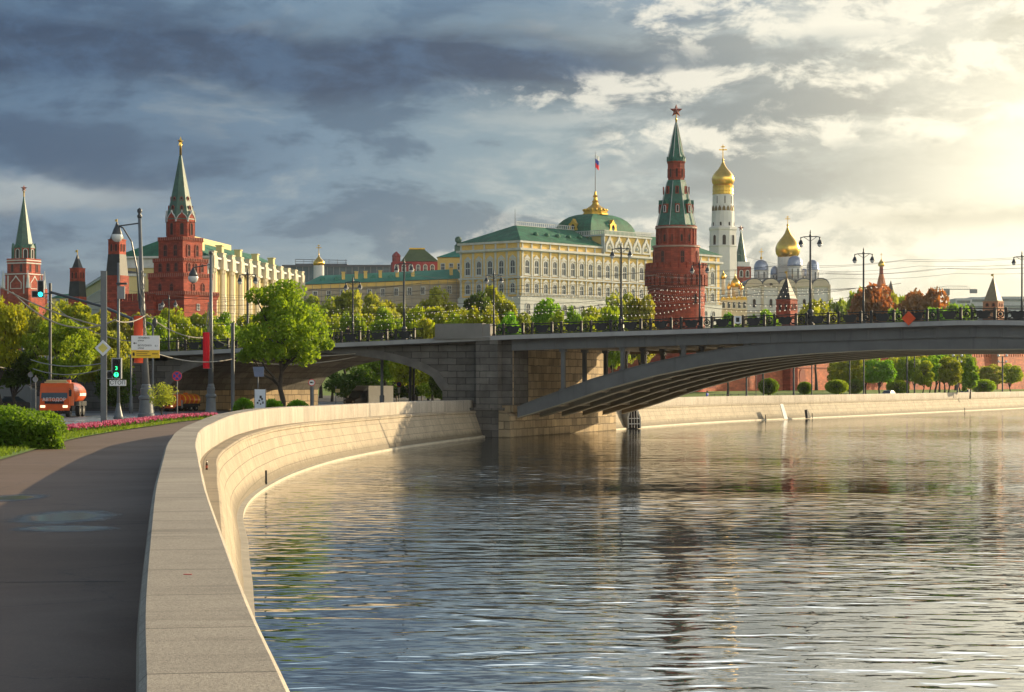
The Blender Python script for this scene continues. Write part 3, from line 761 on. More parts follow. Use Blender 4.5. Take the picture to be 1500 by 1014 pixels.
    runs = ((-48, -7.6), (-1.8, 60.2))
    for a, c in runs[1:]:
        sweep(rail, -.5, .93, .055, .09, a, c); sweep(rail, -.5, .10, .05, .09, a, c); sweep(rail, -.5, .0, .09, .06, a, c)
    R0 = rail.build('railing', IRON, r)
    rail = MB()
    for z, hw, hh in ((.93,.055,.09),(.10,.05,.09),(0,.09,.06)): sweep(rail, -.5, z, hw, hh, *runs[0])
    rail.build('railing', IRON, r)
    sweep(rail2, W+.4, .93, .055, .09, -48, 88); sweep(rail2, W+.4, .08, .05, .3, -48, 88)
    for i in range(150): t = -48 + i*.9; rail2.box(t-.05, t+.05, W+.35, W+.45, dz(t), dz(t)+1)
    rail2.build('railing', IRON, r)
    pm = MB().box(-.11,.11,-.1,.1,0,1.08).box(-.05,.05,-.05,.05,1.06,1.12).box(-.1,.1,-.1,.1,0,.12).mesh('post'); pm.materials.append(IRON)
    def scroll(b, cx, cz, rr, s, th=.065):
        pts = [(cx + s*rr*(1-.55*i/14)*math.cos(-.9+4.4*i/14), 0, cz + rr*(1-.55*i/14)*math.sin(-.9+4.4*i/14)) for i in range(15)]
        b.tube(pts, th, 4)
    wide = MB()
    wide.plate([(-.58,.80),(-.2,.86),(-.08,.78),(.08,.78),(.2,.86),(.58,.80),(.56,.34),(.34,.18),(0,.12),(-.34,.18),(-.56,.34)], (0,-.03,0), (1,0,0), (0,0,1), .06)
    for s in (-1, 1):
        scroll(wide, s*.68, .52, .25, s); wide.tube([(s*.42,0,.62),(s*.58,0,.80),(s*.92,0,.84)], .05, 4); wide.tube([(s*.42,0,.42),(s*.6,0,.26),(s*.92,0,.22)], .05, 4); wide.tube([(s*.9,0,.2),(s*.86,0,.5),(s*.9,0,.86)], .04, 4)
    nar = MB()
    nar.tube([(.27*math.cos(a*.5236), 0, .53+.27*math.sin(a*.5236)) for a in range(13)], .06, 4); nar.ball((0,0,.53), .18, 8, 5)
    nar.tube([(0,0,.2),(0,0,.3)], .04, 4); nar.tube([(0,0,.78),(0,0,.92)], .04, 4)
    wm, nm = wide.mesh('railing_panel'), nar.mesh('ring_panel'); wm.materials.append(IRON); nm.materials.append(IRON)
    def child(name, me, t, shear=True):
        o = bpy.data.objects.new(name, me); COL.objects.link(o); o.parent = R0; o.location = (t, -.5, dz(t))
    for a, c in ((-36.2, -8), (-1.6, 58)):
        t = a
        while t < c - 2.9:
            child('post', pm, t); child('ring_panel', nm, t+.47); child('post', pm, t+.94); child('railing_panel', wm, t+1.93); t += 2.92
        child('post', pm, t)
    # navigation marks on the railing
    s = thing('navigation_sign', 'orange red diamond navigation board hung on the bridge railing', 'sign', BP(bt(1335), -1.08, ZD(467, bd(bt(1335)))), BR)
    MB().plate([(-.62,0),(0,-.62),(.62,0),(0,.62)], (0,0,0), (1,0,0), (0,0,1), .06).build('board', mat('sign_orange', (.70,.08,.015), .6), s)
    MB().box(-.03,.03,.07,.5,.1,.16).build('bracket', IRON, s)
    s = thing('height_sign', 'small white square board with black centre on the bridge railing', 'sign', BP(bt(1086), -1.08, ZD(469, bd(bt(1086)))), BR)
    MB().box(-.33,.33,-.03,.03,-.33,.33).build('board', WPAINT, s); MB().plate([(-.16,-.2),(.16,-.2),(.16,.2),(-.16,.2)], (0,-.035,0), (1,0,0), (0,0,1), .004).build('emblem', IRON, s)
    # stone stairway at the left end
    st = thing('stone_stairway', 'grey stone stairway wing wall rising to the left end of the bridge', 'stairs', BP(-52, -2.5, 2.2), BR)
    MB().plate([(-9,0),(3.5,0),(3.5,.5),(-6.5,5.2),(-9,5.2)], (0,0,0), (1,0,0), (0,0,1), .5).build('wing_wall', STONEP, st)
    b = MB()
    for i in range(14): b.box(-6.2+i*.68, -5.5+i*.68, .52, 2.4, 0, 4.9-i*.34)
    b.build('steps', STONE, st)
bridge()
# ------------------------------------------------------------------ buildings
WIN = {}
def outline(kind, w, h):
    a = w/2
    if kind == 'rect': return [(-a,0),(a,0),(a,h),(-a,h)]
    if kind == 'gable': return [(-a,0),(a,0),(a,h*.72),(0,h),(-a,h*.72)]
    pts = [(-a,0),(a,0)]
    for i in range(7):
        t = math.pi*i/6; pts.append((a*math.cos(t), h-a+a*math.sin(t)))
    return pts
def window(root, pos, normal, w, h, kind='arch', frame=TRIM, pane=GLASS, bar=True, hood=None, fw=.18, name='window'):
    """window part with its pane as sub-part; the mesh is shared by all windows of one size"""
    key = (round(w,2), round(h,2), kind, frame.name, pane.name, bar, hood, round(fw,2))
    if key not in WIN:
        inn = outline(kind, w, h); out = outline(kind, w+2*fw, h+2*fw); out = [(u, v-fw) for u, v in out]
        b = MB().ring(out, inn, (0,-.12,0), (1,0,0), (0,0,1), .22)
        if bar:
            b.box(-.04*w, .04*w, -.07, -.01, 0, h*.97 if kind != 'rect' else h); b.box(-w/2, w/2, -.07, -.01, h*.48, h*.54)
        if hood == 'gable':
            b.plate([(-w*.8,h+fw),(w*.8,h+fw),(w*.8,h+fw+.12*w),(0,h+fw+.75*w),(-w*.8,h+fw+.12*w)], (0,-.2,0), (1,0,0), (0,0,1), .3)
            b.box(-w*.8, -w*.66, -.18, 0, -fw, h+fw); b.box(w*.66, w*.8, -.18, 0, -fw, h+fw); b.box(-w*1.0, w*1.0, -.28, 0, -fw-.25, -fw)
        if hood == 'flat': b.box(-w*.8, w*.8, -.3, 0, h+fw, h+fw+.25)
        m1 = b.mesh('window'); m1.materials.append(frame)
        m2 = MB().plate(inn, (0,-.03,0), (1,0,0), (0,0,1), .1).mesh('pane'); m2.materials.append(pane)
        WIN[key] = (m1, m2)
    m1, m2 = WIN[key]; n = Vector(normal); a = math.atan2(n.x, -n.y)
    o = bpy.data.objects.new(name, m1); COL.objects.link(o); o.parent = root; o.location = pos; o.rotation_euler = (0,0,a)
    p = bpy.data.objects.new('pane', m2); COL.objects.link(p); p.parent = o
    return o
def star_mesh(b, z, r, th):
    pts = []
    for i in range(10):
        a = math.pi/2 + i*math.pi/5; q = r if i % 2 == 0 else r*.42
        pts.append((q*math.cos(a), q*math.sin(a)))
    n = len(pts); o = len(b.v)
    b.v += [(u, 0, z+v) for u, v in pts] + [(0,-th,z),(0,th,z)]
    for i in range(n):
        j = (i+1) % n; b.f += [(o+i, o+j, o+n), (o+j, o+i, o+n+1)]
    return b
def merlons(b, poly, z, w, h, th, gap):
    """swallow-tail battlements along a closed outline"""
    n = len(poly)
    for i in range(n):
        p, q = Vector((*poly[i],0)), Vector((*poly[(i+1)%n],0)); L = (q-p).length; d = (q-p)/L
        k = max(1, int(L/(w+gap))); st = L/k
        for j in range(k):
            c = p + d*(st*(j+.5)) + Vector((0,0,z)); s = w/2
            b.plate([(-s,0),(s,0),(s,h),(s*.5,h),(0,h*.72),(-s*.5,h),(-s,h)], c - Vector((-d.y,d.x,0))*(-th/2)*-1, d, (0,0,1), th)
def circ(r, n, rot=0): return [(r*math.cos(rot+2*math.pi*i/n), r*math.sin(rot+2*math.pi*i/n)) for i in range(n)]
class Tower:
    def __init__(s, name, label, cat, px, d, zb=2.2, rz=0):
        s.s = d/F; s.d = d; s.zb = zb; s.px = px
        s.root = thing(name, label, cat, (XD(px, d), d, zb), rz)
    def z(s, py): return ZD(py, s.d) - s.zb
    def r(s, px): return px*s.s
    def lev(s, rows): return [(max(.02, s.r(h)), s.z(y)) for h, y in rows]
    def lathe(s, name, m, n, rows, rot=0, smooth=False, parent=None):
        return MB().lathe(n, s.lev(rows), 0, 0, rot).build(name, m, parent or s.root, smooth, smooth)
    def sq(s, name, m, rows, parent=None):     # square plan, half-widths in photo pixels of the side
        return MB().lathe(4, [(r*math.sqrt(2), z) for r, z in s.lev(rows)], 0, 0, math.pi/4).build(name, m, parent or s.root)

# --- the round riverside tower
def round_tower():
    T = Tower('round_corner_tower', 'tall round red brick tower with tiered green spire and red star, directly behind the bridge', 'tower', 990.5, 458, 2.2)
    r, s, R0 = T.r, T.s, T.root
    T.lathe('body', RED, 32, [(44,575),(42.5,560),(41.5,430),(42,424)], smooth=True)
    MB().lathe(32, T.lev([(42,424),(42.6,412),(43.0,404.2)])).build('recess', RED2, R0, True, True)  # darker brick tone paints the shade in behind the corbels
    b = MB().lathe(32, T.lev([(45.6,404),(46,402),(46,394.5)]))
    for i in range(30):
        a = 2*math.pi*i/30
        b.rbox(r(43.9)*math.cos(a), r(43.9)*math.sin(a), .30, .36, T.z(419), T.z(404), a)
    b.build('machicolation', RED, R0)
    b = MB(); 
    for i in range(26):
        a = 2*math.pi*i/26; c = Vector((r(45)*math.cos(a), r(45)*math.sin(a), T.z(395))); d = Vector((-math.sin(a), math.cos(a), 0))
        b.plate([(-.5,0),(.5,0),(.5,1.25),(.25,1.25),(0,.9),(-.25,1.25),(-.5,1.25)], c, d, (0,0,1), .45)
    b.build('battlements', RED, R0)
    MB().lathe(24, T.lev([(34.4,363.4),(35.3,363),(35.3,361.2),(34,360.9)])).lathe(24, T.lev([(30,336),(31,335.6),(31,333.6),(30,333)])).build('trim_rings', mat('pale_trim', (.40,.27,.20), .8), R0)
    T.lathe('lower_drum', RED, 20, [(34,402),(33.5,363),(35,362.5),(35,360.5),(33,360)])
    T.lathe('upper_drum', RED, 20, [(28.5,361),(28.5,336),(30,335),(30.5,331.5)])
    T.lathe('tent_roof', GRNT, 8, [(31,332.6),(29,330),(24.5,312),(24.5,310),(19.5,290),(15,268),(13.6,264.5)], math.pi/8)
    T.lathe('upper_lantern', RED, 8, [(12.6,268),(13,240),(14,239),(14,236)], math.pi/8)
    T.lathe('spire', GRNT, 8, [(14.5,236),(11,226),(8,213),(1.6,181),(1.2,179)], math.pi/8)
    for (h0,y0),(h1,y1) in (((30.8,331),(14.2,266)),((13.5,233),(1.8,181))):      # ribs along the edges of the tent and spire
        g = MB()
        for i in range(8):
            a = math.pi/8 + math.pi/4*i
            g.tube([(r(h0)*math.cos(a), r(h0)*math.sin(a), T.z(y0)), (r(h1)*math.cos(a), r(h1)*math.sin(a), T.z(y1))], .06, 4)
        g.build('roof_ribs', TRIM, R0)
    # little dormers half way up the tent and a ring of gablets
    dm = MB(); k = s
    dm.box(-3.3*k, 3.3*k, -2.2*k, 3*k, 0, 13*k); dmm = dm.mesh('dormer'); dmm.materials.append(RED)
    dr = MB().add([(-4*k,-2.6*k,13*k),(4*k,-2.6*k,13*k),(0,-2.6*k,19.5*k),(-4*k,4*k,13*k),(4*k,4*k,13*k),(0,4*k,19.5*k)], [(0,1,2),(3,5,4),(0,2,5,3),(1,4,5,2),(0,3,4,1)]).mesh('gable'); dr.materials.append(GRNT)
    for i in range(8):
        a = math.pi/8*0 + math.pi/4*i - math.pi/2
        o = bpy.data.objects.new('dormer', dmm); COL.objects.link(o); o.parent = R0; o.location = (r(23)*math.cos(a), r(23)*math.sin(a), T.z(313)); o.rotation_euler = (0,0,a+math.pi/2)
        g = bpy.data.objects.new('gable', dr); COL.objects.link(g); g.parent = o
        window(R0, (r(25.3)*math.cos(a), r(25.3)*math.sin(a), T.z(311.5)), (math.cos(a), math.sin(a), 0), 3*k, 9*k, 'arch', TRIM, DARKV, False, fw=.8*k, name='dormer_window')
        window(R0, (r(18.6)*math.cos(a), r(18.6)*math.sin(a), T.z(284)), (math.cos(a), math.sin(a), 0), 2.4*k, 9*k, 'rect', RED, DARKV, False, fw=1.1*k, name='roof_window')
    gb = MB()
    for i in range(16):
        a = 2*math.pi*i/16; u = Vector((-math.sin(a), math.cos(a), 0)); c = Vector((r(13.9)*math.cos(a), r(13.9)*math.sin(a), T.z(237)))
        gb.plate([(-2.3*k,0),(2.3*k,0),(0,7*k)], c, u, (0,0,1), .3)
    gb.build('gablets', GRNT, R0)
    for i in range(14):
        a = 2*math.pi*i/14 - math.pi/2 + .2; n = (math.cos(a), math.sin(a), 0)
        if i % 2 == 0: window(R0, (r(33.4)*n[0], r(33.4)*n[1], T.z(387)), n, 4.6*k, 18*k, 'arch', RED2, DARKV, True, fw=1.3*k)
        window(R0, (r(28.4)*n[0], r(28.4)*n[1], T.z(355)), n, 3.0*k, 10*k, 'arch', RED2, DARKV, False, fw=1.0*k)
        if i % 2 == 1 and i < 13: window(R0, (r(41.6)*n[0], r(41.6)*n[1], T.z(446)), n, 4*k, 14*k, 'arch', RED2, DARKV, False, fw=1.0*k)
    for i in range(8):
        a = math.pi/4*i - math.pi/2 + .0; n = (math.cos(a), math.sin(a), 0)
        window(R0, (r(11.9)*n[0], r(11.9)*n[1], T.z(260)), n, 2.2*k, 12*k, 'arch', RED2, DARKV, False, fw=.7*k)
    p = MB()
    for i in range(20):
        a = 2*math.pi*i/20 + .1; p.rbox(r(28.6)*math.cos(a), r(28.6)*math.sin(a), .2, .15, T.z(360), T.z(336), a)
    p.build('drum_pilasters', RED, R0)
    MB().lathe(8, T.lev([(1.2,181),(1.4,176),(2.2,174.5),(1.0,173),(.7,166)])).build('star_stem', GOLD, R0, True)
    star_mesh(MB(), T.z(162.5), r(10), .5).build('star', STAR, R0)
    # festoon of bulbs fixed to the tower
    bl = MB(); rg = random.Random(4)
    for row in range(8):
        for i in range(46):
            a = -math.pi + math.pi*i/45; rr = r(lerp([(400,46.4),(424,42.6),(470,42)], 404+row*5.5)+.7)
            y = 404 + row*5.5 + (2.0 if row > 3 else 1.2)*math.sin(i*.31+row*.4)
            p = Vector((rr*math.cos(a), rr*math.sin(a), T.z(y))); e = .06
            bl.add([(p.x-e,p.y,p.z-e),(p.x+e,p.y-e,p.z-e),(p.x,p.y+e,p.z-e),(p.x,p.y-.02,p.z+e)], [(0,1,3),(1,2,3),(2,0,3),(0,2,1)])
    o = bl.build('festoon_bulbs', BULB, R0); o['kind'] = 'stuff'
round_tower()

# --- the stepped gate tower on the left
def stepped_tower():
    T = Tower('stepped_gate_tower', 'stepped square red brick tower with dark green spire and gilded finial beside the columned building', 'tower', 264.5, 471, 4, R(-31))
    r, s, R0 = T.r, T.s, T.root
    T.sq('base_tier', RED, [(37.5,575),(37.5,440),(38.5,438.5),(38.5,436),(40,434),(40,428)])
    T.sq('first_tier', RED, [(33,429),(33,410),(33.8,409),(33.8,401)])
    T.sq('second_tier', RED, [(27.6,402),(27.6,386),(28.8,385),(28.8,379.5)])
    T.sq('third_tier', RED, [(22.6,380),(22.6,355),(23.6,354),(23.6,348.5)])
    for h, y0, y1 in ((40.3,433.5,428.5),(34.2,407,402),(29.1,384,380),(23.9,353,349)):
        c = MB(); n = int(h/1.9); st = 2*h/n
        for sd in range(4):
            for i in range(n):
                u = -h + st*(i+.5); a = (u, -h) if sd == 0 else (h, u) if sd == 1 else (u, h) if sd == 2 else (-h, u)
                c.rbox(r(a[0]), r(a[1]), r(.55), r(.55), T.z(y0), T.z(y1), 0)
        c.build('corbel_course', mat('pink_brick_trim', (.33,.13,.09), .8), R0)
    T.lathe('octagon', RED, 8, [(21.5,349),(21.5,326),(22.3,325),(22.3,322)], math.pi/8)
    T.lathe('spire', GRNS, 8, [(23,322.5),(20.8,314),(17.5,303),(14,287.5),(2.2,229),(1.6,227)], math.pi/8)
    g = MB(); k = s; g2 = MB()
    for i in range(8):
        a = math.pi/4*i; n = Vector((math.cos(a), math.sin(a), 0)); u = Vector((-n.y, n.x, 0)); c0 = n*r(20.9) + Vector((0,0,T.z(326)))
        og = [(-7.6,0),(7.6,0),(7.0,5),(4.5,9),(1.5,11.5),(0,15.5),(-1.5,11.5),(-4.5,9),(-7.0,5)]
        g.plate([(x*k, y*k) for x, y in og], c0, u, (0,0,1), .5)
        g2.ring([(x*1.12*k, y*1.1*k) for x, y in og], [(x*k, y*k) for x, y in og], c0 + n*.08, u, (0,0,1), .4)
        window(R0, n*r(19.95) + Vector((0,0,T.z(345))), n, 5*k, 17*k, 'arch', RED2, DARKV, False, fw=1.2*k)
        for yy, hh, ww in ((309,17.2,3.0),(296,13.9,2.6)):
            window(R0, n*r(hh) + Vector((0,0,T.z(yy))), n, ww*k, 6.5*k, 'gable', RED2, DARKV, False, fw=1.0*k, name='spire_dormer')
    g.build('ogee_gables', RED, R0); g2.build('gable_trim', TRIM, R0)
    for n in ((0,-1,0),(1,0,0),(-1,0,0)):
        N = Vector(n); u = Vector((-N.y, N.x, 0))
        for x in (-9.5, 9.5): window(R0, N*r(22.7)+u*r(x)+Vector((0,0,T.z(376))), n, 5.5*k, 16*k, 'arch', RED2, DARKV, True, fw=1.6*k)
        for x in (-15,0,15): window(R0, N*r(27.7)+u*r(x)+Vector((0,0,T.z(399))), n, 5.5*k, 12*k, 'arch', RED2, DARKV, True, fw=1.4*k)
        for x in (-11, 11): window(R0, N*r(33.1)+u*r(x)+Vector((0,0,T.z(427))), n, 5*k, 11*k, 'gable', RED2, DARKV, True, fw=1.5*k)
        window(R0, N*r(37.6)+u*r(-6)+Vector((0,0,T.z(455))), n, 5*k, 8*k, 'rect', TRIM, DARKV, True, fw=.8*k)
    MB().lathe(8, T.lev([(1.8,228),(1.6,214),(2.2,212),(1.0,210),(1.0,206)])).build('finial_stem', GOLD, R0, True)
    b = MB(); star_mesh(b, 0, r(8), .45); o = b.build('finial_star', GOLD, R0); o.location = (0,0,T.z(208)); o.rotation_euler = (0,0,R(31+62))
    # crenellated forework beside the tower
    W2 = thing('gate_forework', 'low red crenellated brick forework left of the stepped tower', 'wall', (XD(198,468), 468, 3), R(-22))
    MB().box(-4.5,4.5,0,2,0,ZD(441,468)-3).build('wall_body', RED, W2)
    b = MB(); merlons(b, [(-4.4,.1),(4.4,.1),(4.4,1.9),(-4.4,1.9)], ZD(441,468)-3, .8, 1.6, .4, .45); b.build('battlements', RED, W2)
stepped_tower()

# --- the tall star tower at the far left
def star_tower():
    T = Tower('star_tower', 'red brick tower with tall plain green spire and dark star at the far left', 'tower', 35, 890, 8, R(-24))
    r, s, R0, k = T.r, T.s, T.root, T.s
    T.sq('lower_tier', RED, [(19,560),(19,405),(19.6,404),(19.6,401)])
    T.sq('middle_tier', RED, [(17,402),(17,386),(17.6,385),(17.6,379.5)])
    T.lathe('arcade', RED, 8, [(16.2,380),(16.2,366),(17,365),(17,362)], math.pi/8)
    T.lathe('spire', GRNS, 8, [(17,362),(13,358),(11.5,350),(1.0,290),(.8,288)], math.pi/8)
    g = MB(); tr = MB()
    for i in range(8):
        a = math.pi/4*i; n = Vector((math.cos(a), math.sin(a), 0)); u = Vector((-n.y, n.x, 0))
        g.plate([(-6*k,0),(6*k,0),(0,7*k)], n*r(16.1)+Vector((0,0,T.z(364))), u, (0,0,1), .4)
        window(R0, n*r(15)+Vector((0,0,T.z(379))), n, 5*k, 13*k, 'arch', TRIM, DARKV, False, fw=1.0*k)
        a2 = a + math.pi/8; g.lathe(5, [(1.3*k, T.z(380)), (1.3*k, T.z(364)), (.05, T.z(356))], r(17)*math.cos(a2), r(17)*math.sin(a2))
    g.build('gablets', GRNT, R0)
    for h, y in ((17.9,383),(17.9,387),(19.9,403)): tr.lathe(4, [(r(h)*1.414, T.z(y)), (r(h)*1.414, T.z(y-1.4))], 0, 0, math.pi/4)
    for n in ((0,-1,0),(1,0,0),(-1,0,0)):
        N = Vector(n); u = Vector((-N.y, N.x, 0))
        tr.ring([(-10*k,0),(10*k,0),(10*k,9*k),(5*k,14*k),(0,20*k),(-5*k,14*k),(-10*k,9*k)], [(-9*k,1*k),(9*k,1*k),(9*k,8.5*k),(4.4*k,12.6*k),(0,17.6*k),(-4.4*k,12.6*k),(-9*k,8.5*k)], N*r(19.5)+Vector((0,0,T.z(424))), u, (0,0,1), .4)
        for x in (-14, 14): tr.plate([(-1*k,0),(1*k,0),(1*k,28*k),(-1*k,28*k)], N*r(19.4)+u*r(x)+Vector((0,0,T.z(431))), u, (0,0,1), .4)
        for x in (-8, 8): window(R0, N*r(17.1)+u*r(x)+Vector((0,0,T.z(399))), n, 4*k, 11*k, 'arch', RED2, DARKV, False, fw=1*k)
    tr.build('stone_trim', TRIM, R0)
    MB().lathe(8, T.lev([(1,288.5),(1,283),(1.5,281),(.5,279)])).build('star_stem', GOLD, R0)
    o = star_mesh(MB(), 0, r(5.2), .8).build('star', STAR, R0); o.location = (0,0,T.z(276)); o.rotation_euler = (0,0,R(24))
    lw = MB(); pin = MB()
    for x, y in ((-22,-20),(22,-20),(22,20),(-22,20)):
        lw.rbox(r(x), r(y), r(3), r(3), 0, T.z(423), 0); pin.lathe(6, [(r(3.6), T.z(423)), (r(2.8), T.z(419)), (r(.3), T.z(397))], r(x), r(y))
    lw.box(-r(25), r(25), -r(23), r(23), 0, T.z(433)); lw.build('lower_block', RED, R0); pin.build('pinnacles', TRIM, R0)
star_tower()

def small_tower(name, label, px, d, flag, tent, box, skirt, body, m_tent=BLKT, rz=-24, zb=6, RED=RED):
    """flag: y top, y base; tent: (y apex, y eave, half); box: (y bottom, half); skirt: (y bottom, half bottom) or None; body: (half, y bottom)"""
    T = Tower(name, label, 'tower', px, d, zb, R(rz)); r, k = T.r, T.s; c = math.cos(R(rz))+abs(math.sin(R(rz)))
    q = lambda h: h/c
    T.sq('tent_roof', m_tent, [(q(tent[2])*1.08, tent[1]), (q(tent[2])*.95, tent[1]-1.5), (q(tent[2])*.1, tent[0]), (.15, tent[0]-1)])
    T.sq('top_storey', RED, [(q(box[1]), box[0]), (q(box[1]), tent[1]+1.2), (q(box[1])*1.07, tent[1]+.8), (q(box[1])*1.07, tent[1]-.1)])
    y = box[0]
    if skirt: T.sq('skirt_roof', m_tent, [(q(skirt[1]), skirt[0]), (q(box[1])*1.02, y-.1)]); y = skirt[0]
    T.sq('body', RED, [(q(body[0]), body[1]), (q(body[0]), y)])
    f = MB().tube([(0,0,T.z(tent[0]+1)), (0,0,T.z(flag[0]))], .25*k+.05, 5)
    f.plate([(0,0),(-4*k,.6*k),(-3*k,2*k),(-4*k,3.6*k),(0,3.4*k)], (0,0,T.z(flag[0]+4)), (1,0,0), (0,0,1), .08); f.build('weather_vane', GOLD, T.root)
    hb = q(box[1]); hh = (box[0]-tent[1])
    for n in ((0,-1,0),(1,0,0)):
        N = Vector(n); u = Vector((-N.y, N.x, 0))
        for x in (-.42, .42): window(T.root, N*r(hb)+u*r(x*hb)+Vector((0,0,T.z(box[0]-hh*.22))), n, hb*.3*k, hh*.45*k, 'arch', RED2, DARKV, False, fw=.08*hb*k)
    return T
small_tower('watch_tower', 'small square red tower with black tent roof and black skirt beside the star tower', 113.5, 560, (366,373), (373.5,393,7.3), (412.5,10.4), (435,12.3), (12.4,560))
small_tower('armoury_tower', 'slim red tower with black pointed roof beside the tall leaning street lamp', 171.5, 500, (321,326), (326,351,10), (373,12), (404,15.2), (16.2,560), rz=-20)
small_tower('wall_tower', 'small red wall tower with steep dark tent roof just left of a bridge lamp', 1152.5, 501, (397,408), (408.5,439,15.5), (459,16.2), None, (16.6,575), rz=-34, zb=3)
small_tower('end_tower', 'hazy red wall tower with brown tent roof at the right edge of the skyline', 1455, 610, (401,408), (408,442,15), (451,15.8), None, (16.4,575), m_tent=mat('hazed_brown_tent', (.22,.165,.10), .6), RED=mat('hazed_red_brick', (.40,.17,.09), .85), rz=-34, zb=3)  # brick and tent colours made paler to stand in for haze

# --- Kremlin wall along the river, and its short stretch to the left of the round tower
def red_wall(name, label, p, q, top0, top1, zb):
    d = (q-p); L = math.hypot(d.x, d.y); a = math.atan2(d.y, d.x); r = thing(name, label, 'wall', (p.x, p.y, zb), a)
    h0, h1 = top0-zb, top1-zb
    MB().add([(0,0,-.5),(L,0,-.5),(L,2.4,-.5),(0,2.4,-.5),(0,.25,h0),(L,.25,h1),(L,2.4,h1),(0,2.4,h0)], [(3,2,1,0),(4,5,6,7),(0,1,5,4),(1,2,6,5),(2,3,7,6),(3,0,4,7)]).build('wall_body', REDW, r)
    b = MB(); n = int(L/1.75)
    for i in range(n):
        x = (i+.5)*L/n; z = h0 + (h1-h0)*x/L
        b.plate([(-.6,-.05),(.6,-.05),(.6,2.0),(.3,2.0),(0,1.5),(-.3,2.0),(-.6,2.0)], (x,.26,z), (1,0,0), (0,0,1), .5)
    o = b.build('battlements', REDW, r); o['kind'] = 'stuff'
    c = MB(); c.box(0, L, -.02, .3, min(h0,h1)-.9, min(h0,h1)-.6)
    for i in range(int(L/22)):
        x = 12+i*22; c.plate(outline('arch', 3.2, 4.6), (x, .02, .6), (1,0,0), (0,0,1), .3)
    c.build('string_course', RED2, r)
    return r
red_wall('river_fortress_wall', 'long sunlit red brick fortress wall with swallow-tail battlements on the far bank', KW(4), KW(330), 9.3, 14.5, 3.2)
red_wall('garden_fortress_wall', 'shaded red fortress wall behind the trees left of the round tower', KW(2)+Vector((-24,8,0)), KW(-3)+Vector((2,2,0)), 12.5, 11.8, 2.2)

# --- the white and yellow columned building
def armoury():
    d0 = 560; p = Vector((XD(305,d0), d0, 8)); a = math.atan2(13.2,108)                  # long facade recedes from p
    rz = math.atan2(108,13.2); r = thing('columned_building', 'long pale building with white half columns, green roof and yellow chimneys behind the stepped tower', 'building', p, rz)
    # local x along the long facade, outward normal is -y
    L, D = 109, 24; zc = ZD(375,d0)-8
    MB().box(0, L, 0, D, -4, zc-3).build('wall', YELP, r)
    e = MB().box(-.5, L+.5, -.6, D+.5, zc-3.0, zc-2.4).box(-.9, L+.9, -1.0, D+.9, zc-.5, zc); e.box(-.2, L+.2, -.3, D+.2, zc-2.4, zc-.5); e.build('cornice', TRIM, r)
    MB().box(-.3, L+.3, -.4, D+.3, -4, 4.5).build('plinth', WHT, r)
    n = 12; col = MB()
    for x in (-.9, .9):
        col.lathe(10, [(.62,4.5),(.62,5.3),(.5,5.4),(.43,zc-4.3),(.62,zc-3.9),(.62,zc-3.0)], x, -.75)
    col.box(-1.7,1.7,-1.5,.1,zc-3.02,zc+.2); col.box(-1.5,1.5,-1.25,.1,zc+.2,zc+1.1); col.box(-1.65,1.65,-1.4,.1,zc+1.1,zc+1.4); col.box(-1.6,1.6,-1.45,.1,3.8,4.5)
    cm = col.mesh('half_columns'); cm.materials.append(CREAM)
    for i in range(n):
        o = bpy.data.objects.new('half_columns', cm); COL.objects.link(o); o.parent = r; o.location = (2.2+i*(L-4.4)/(n-1), 0, 0)
    for i in range(n-1):
        x = 2.2+(i+.5)*(L-4.4)/(n-1)
        for z, h in ((6,7.5),(15.8,4.2)): window(r, (x,0,z), (0,-1,0), 2.2, h, 'arch', WHT, GLASS, True, fw=.5)
    for i in range(4):
        for z, h in ((6,7.5),(15.8,4.2)): window(r, (0,3.4+i*5.8,z), (-1,0,0), 2.0, h, 'arch', WHT, GLASS, True, fw=.5)
    pl = MB()
    for i in range(5): pl.box(-.5, .1, .2+i*5.8-.5+.2, .2+i*5.8+.7, 4.5, zc-3)
    pl.build('end_pilasters', WHT, r)
    zr = zc + 6.0
    MB().add([(-.6,-.6,zc),(L+.6,-.6,zc),(L+.6,D+.6,zc),(-.6,D+.6,zc),(10,D/2,zr),(L-8,D/2,zr)], [(0,1,5,4),(1,2,5),(2,3,4,5),(3,0,4),(3,2,1,0)]).build('roof', GRNR, r)
    MB().box(12, 66, D/2-1.2, D/2-.6, zr-.8, zr+.9).build('ridge_wall', YELP, r)
    for i in range(5):
        b = MB().box(-1.1,1.1,-.8,.8,0,2.6).box(-1.3,1.3,-1,1,2.6,2.9); o = b.build('chimney', YELP, r); o.location = (8+i*20, 4.2, zc+1.6)
armoury()
def arsenal():
    d0 = 640; p = Vector((XD(126,d0), d0, 6)); q = Vector((XD(158,560), 560, 6)); dd = q-p; L = dd.length; rz = math.atan2(dd.y, dd.x)
    r = thing('long_yellow_building', 'receding pale yellow building with dark roof between the two slim black roofed towers', 'building', p, rz)
    z0 = ZD(424,d0)-6; z1 = ZD(404,560)-6; z = (z0+z1)/2
    MB().box(-20, L, 0, 16, -3, z).build('wall', YELP, r)
    MB().box(-20.5, L+.5, -.6, 16.5, z, z+.7).build('cornice', TRIM, r)
    MB().add([(-20.6,-.7,z+.7),(L+.6,-.7,z+.7),(L+.6,16.7,z+.7),(-20.6,16.7,z+.7),(-12,8,z+4.5),(L-8,8,z+4.5)], [(0,1,5,4),(1,2,5),(2,3,4,5),(3,0,4),(3,2,1,0)]).build('roof', ROOFD, r)
    for i in range(22):
        x = -17+i*5
        if x < L-2: window(r, (x,0,z*.62), (0,-1,0), 2.0, z*.26, 'rect', WHT, GLASS, True, hood='flat', fw=.35); window(r, (x,0,z*.2), (0,-1,0), 2.0, z*.26, 'rect', WHT, GLASS, True, fw=.35)
arsenal()

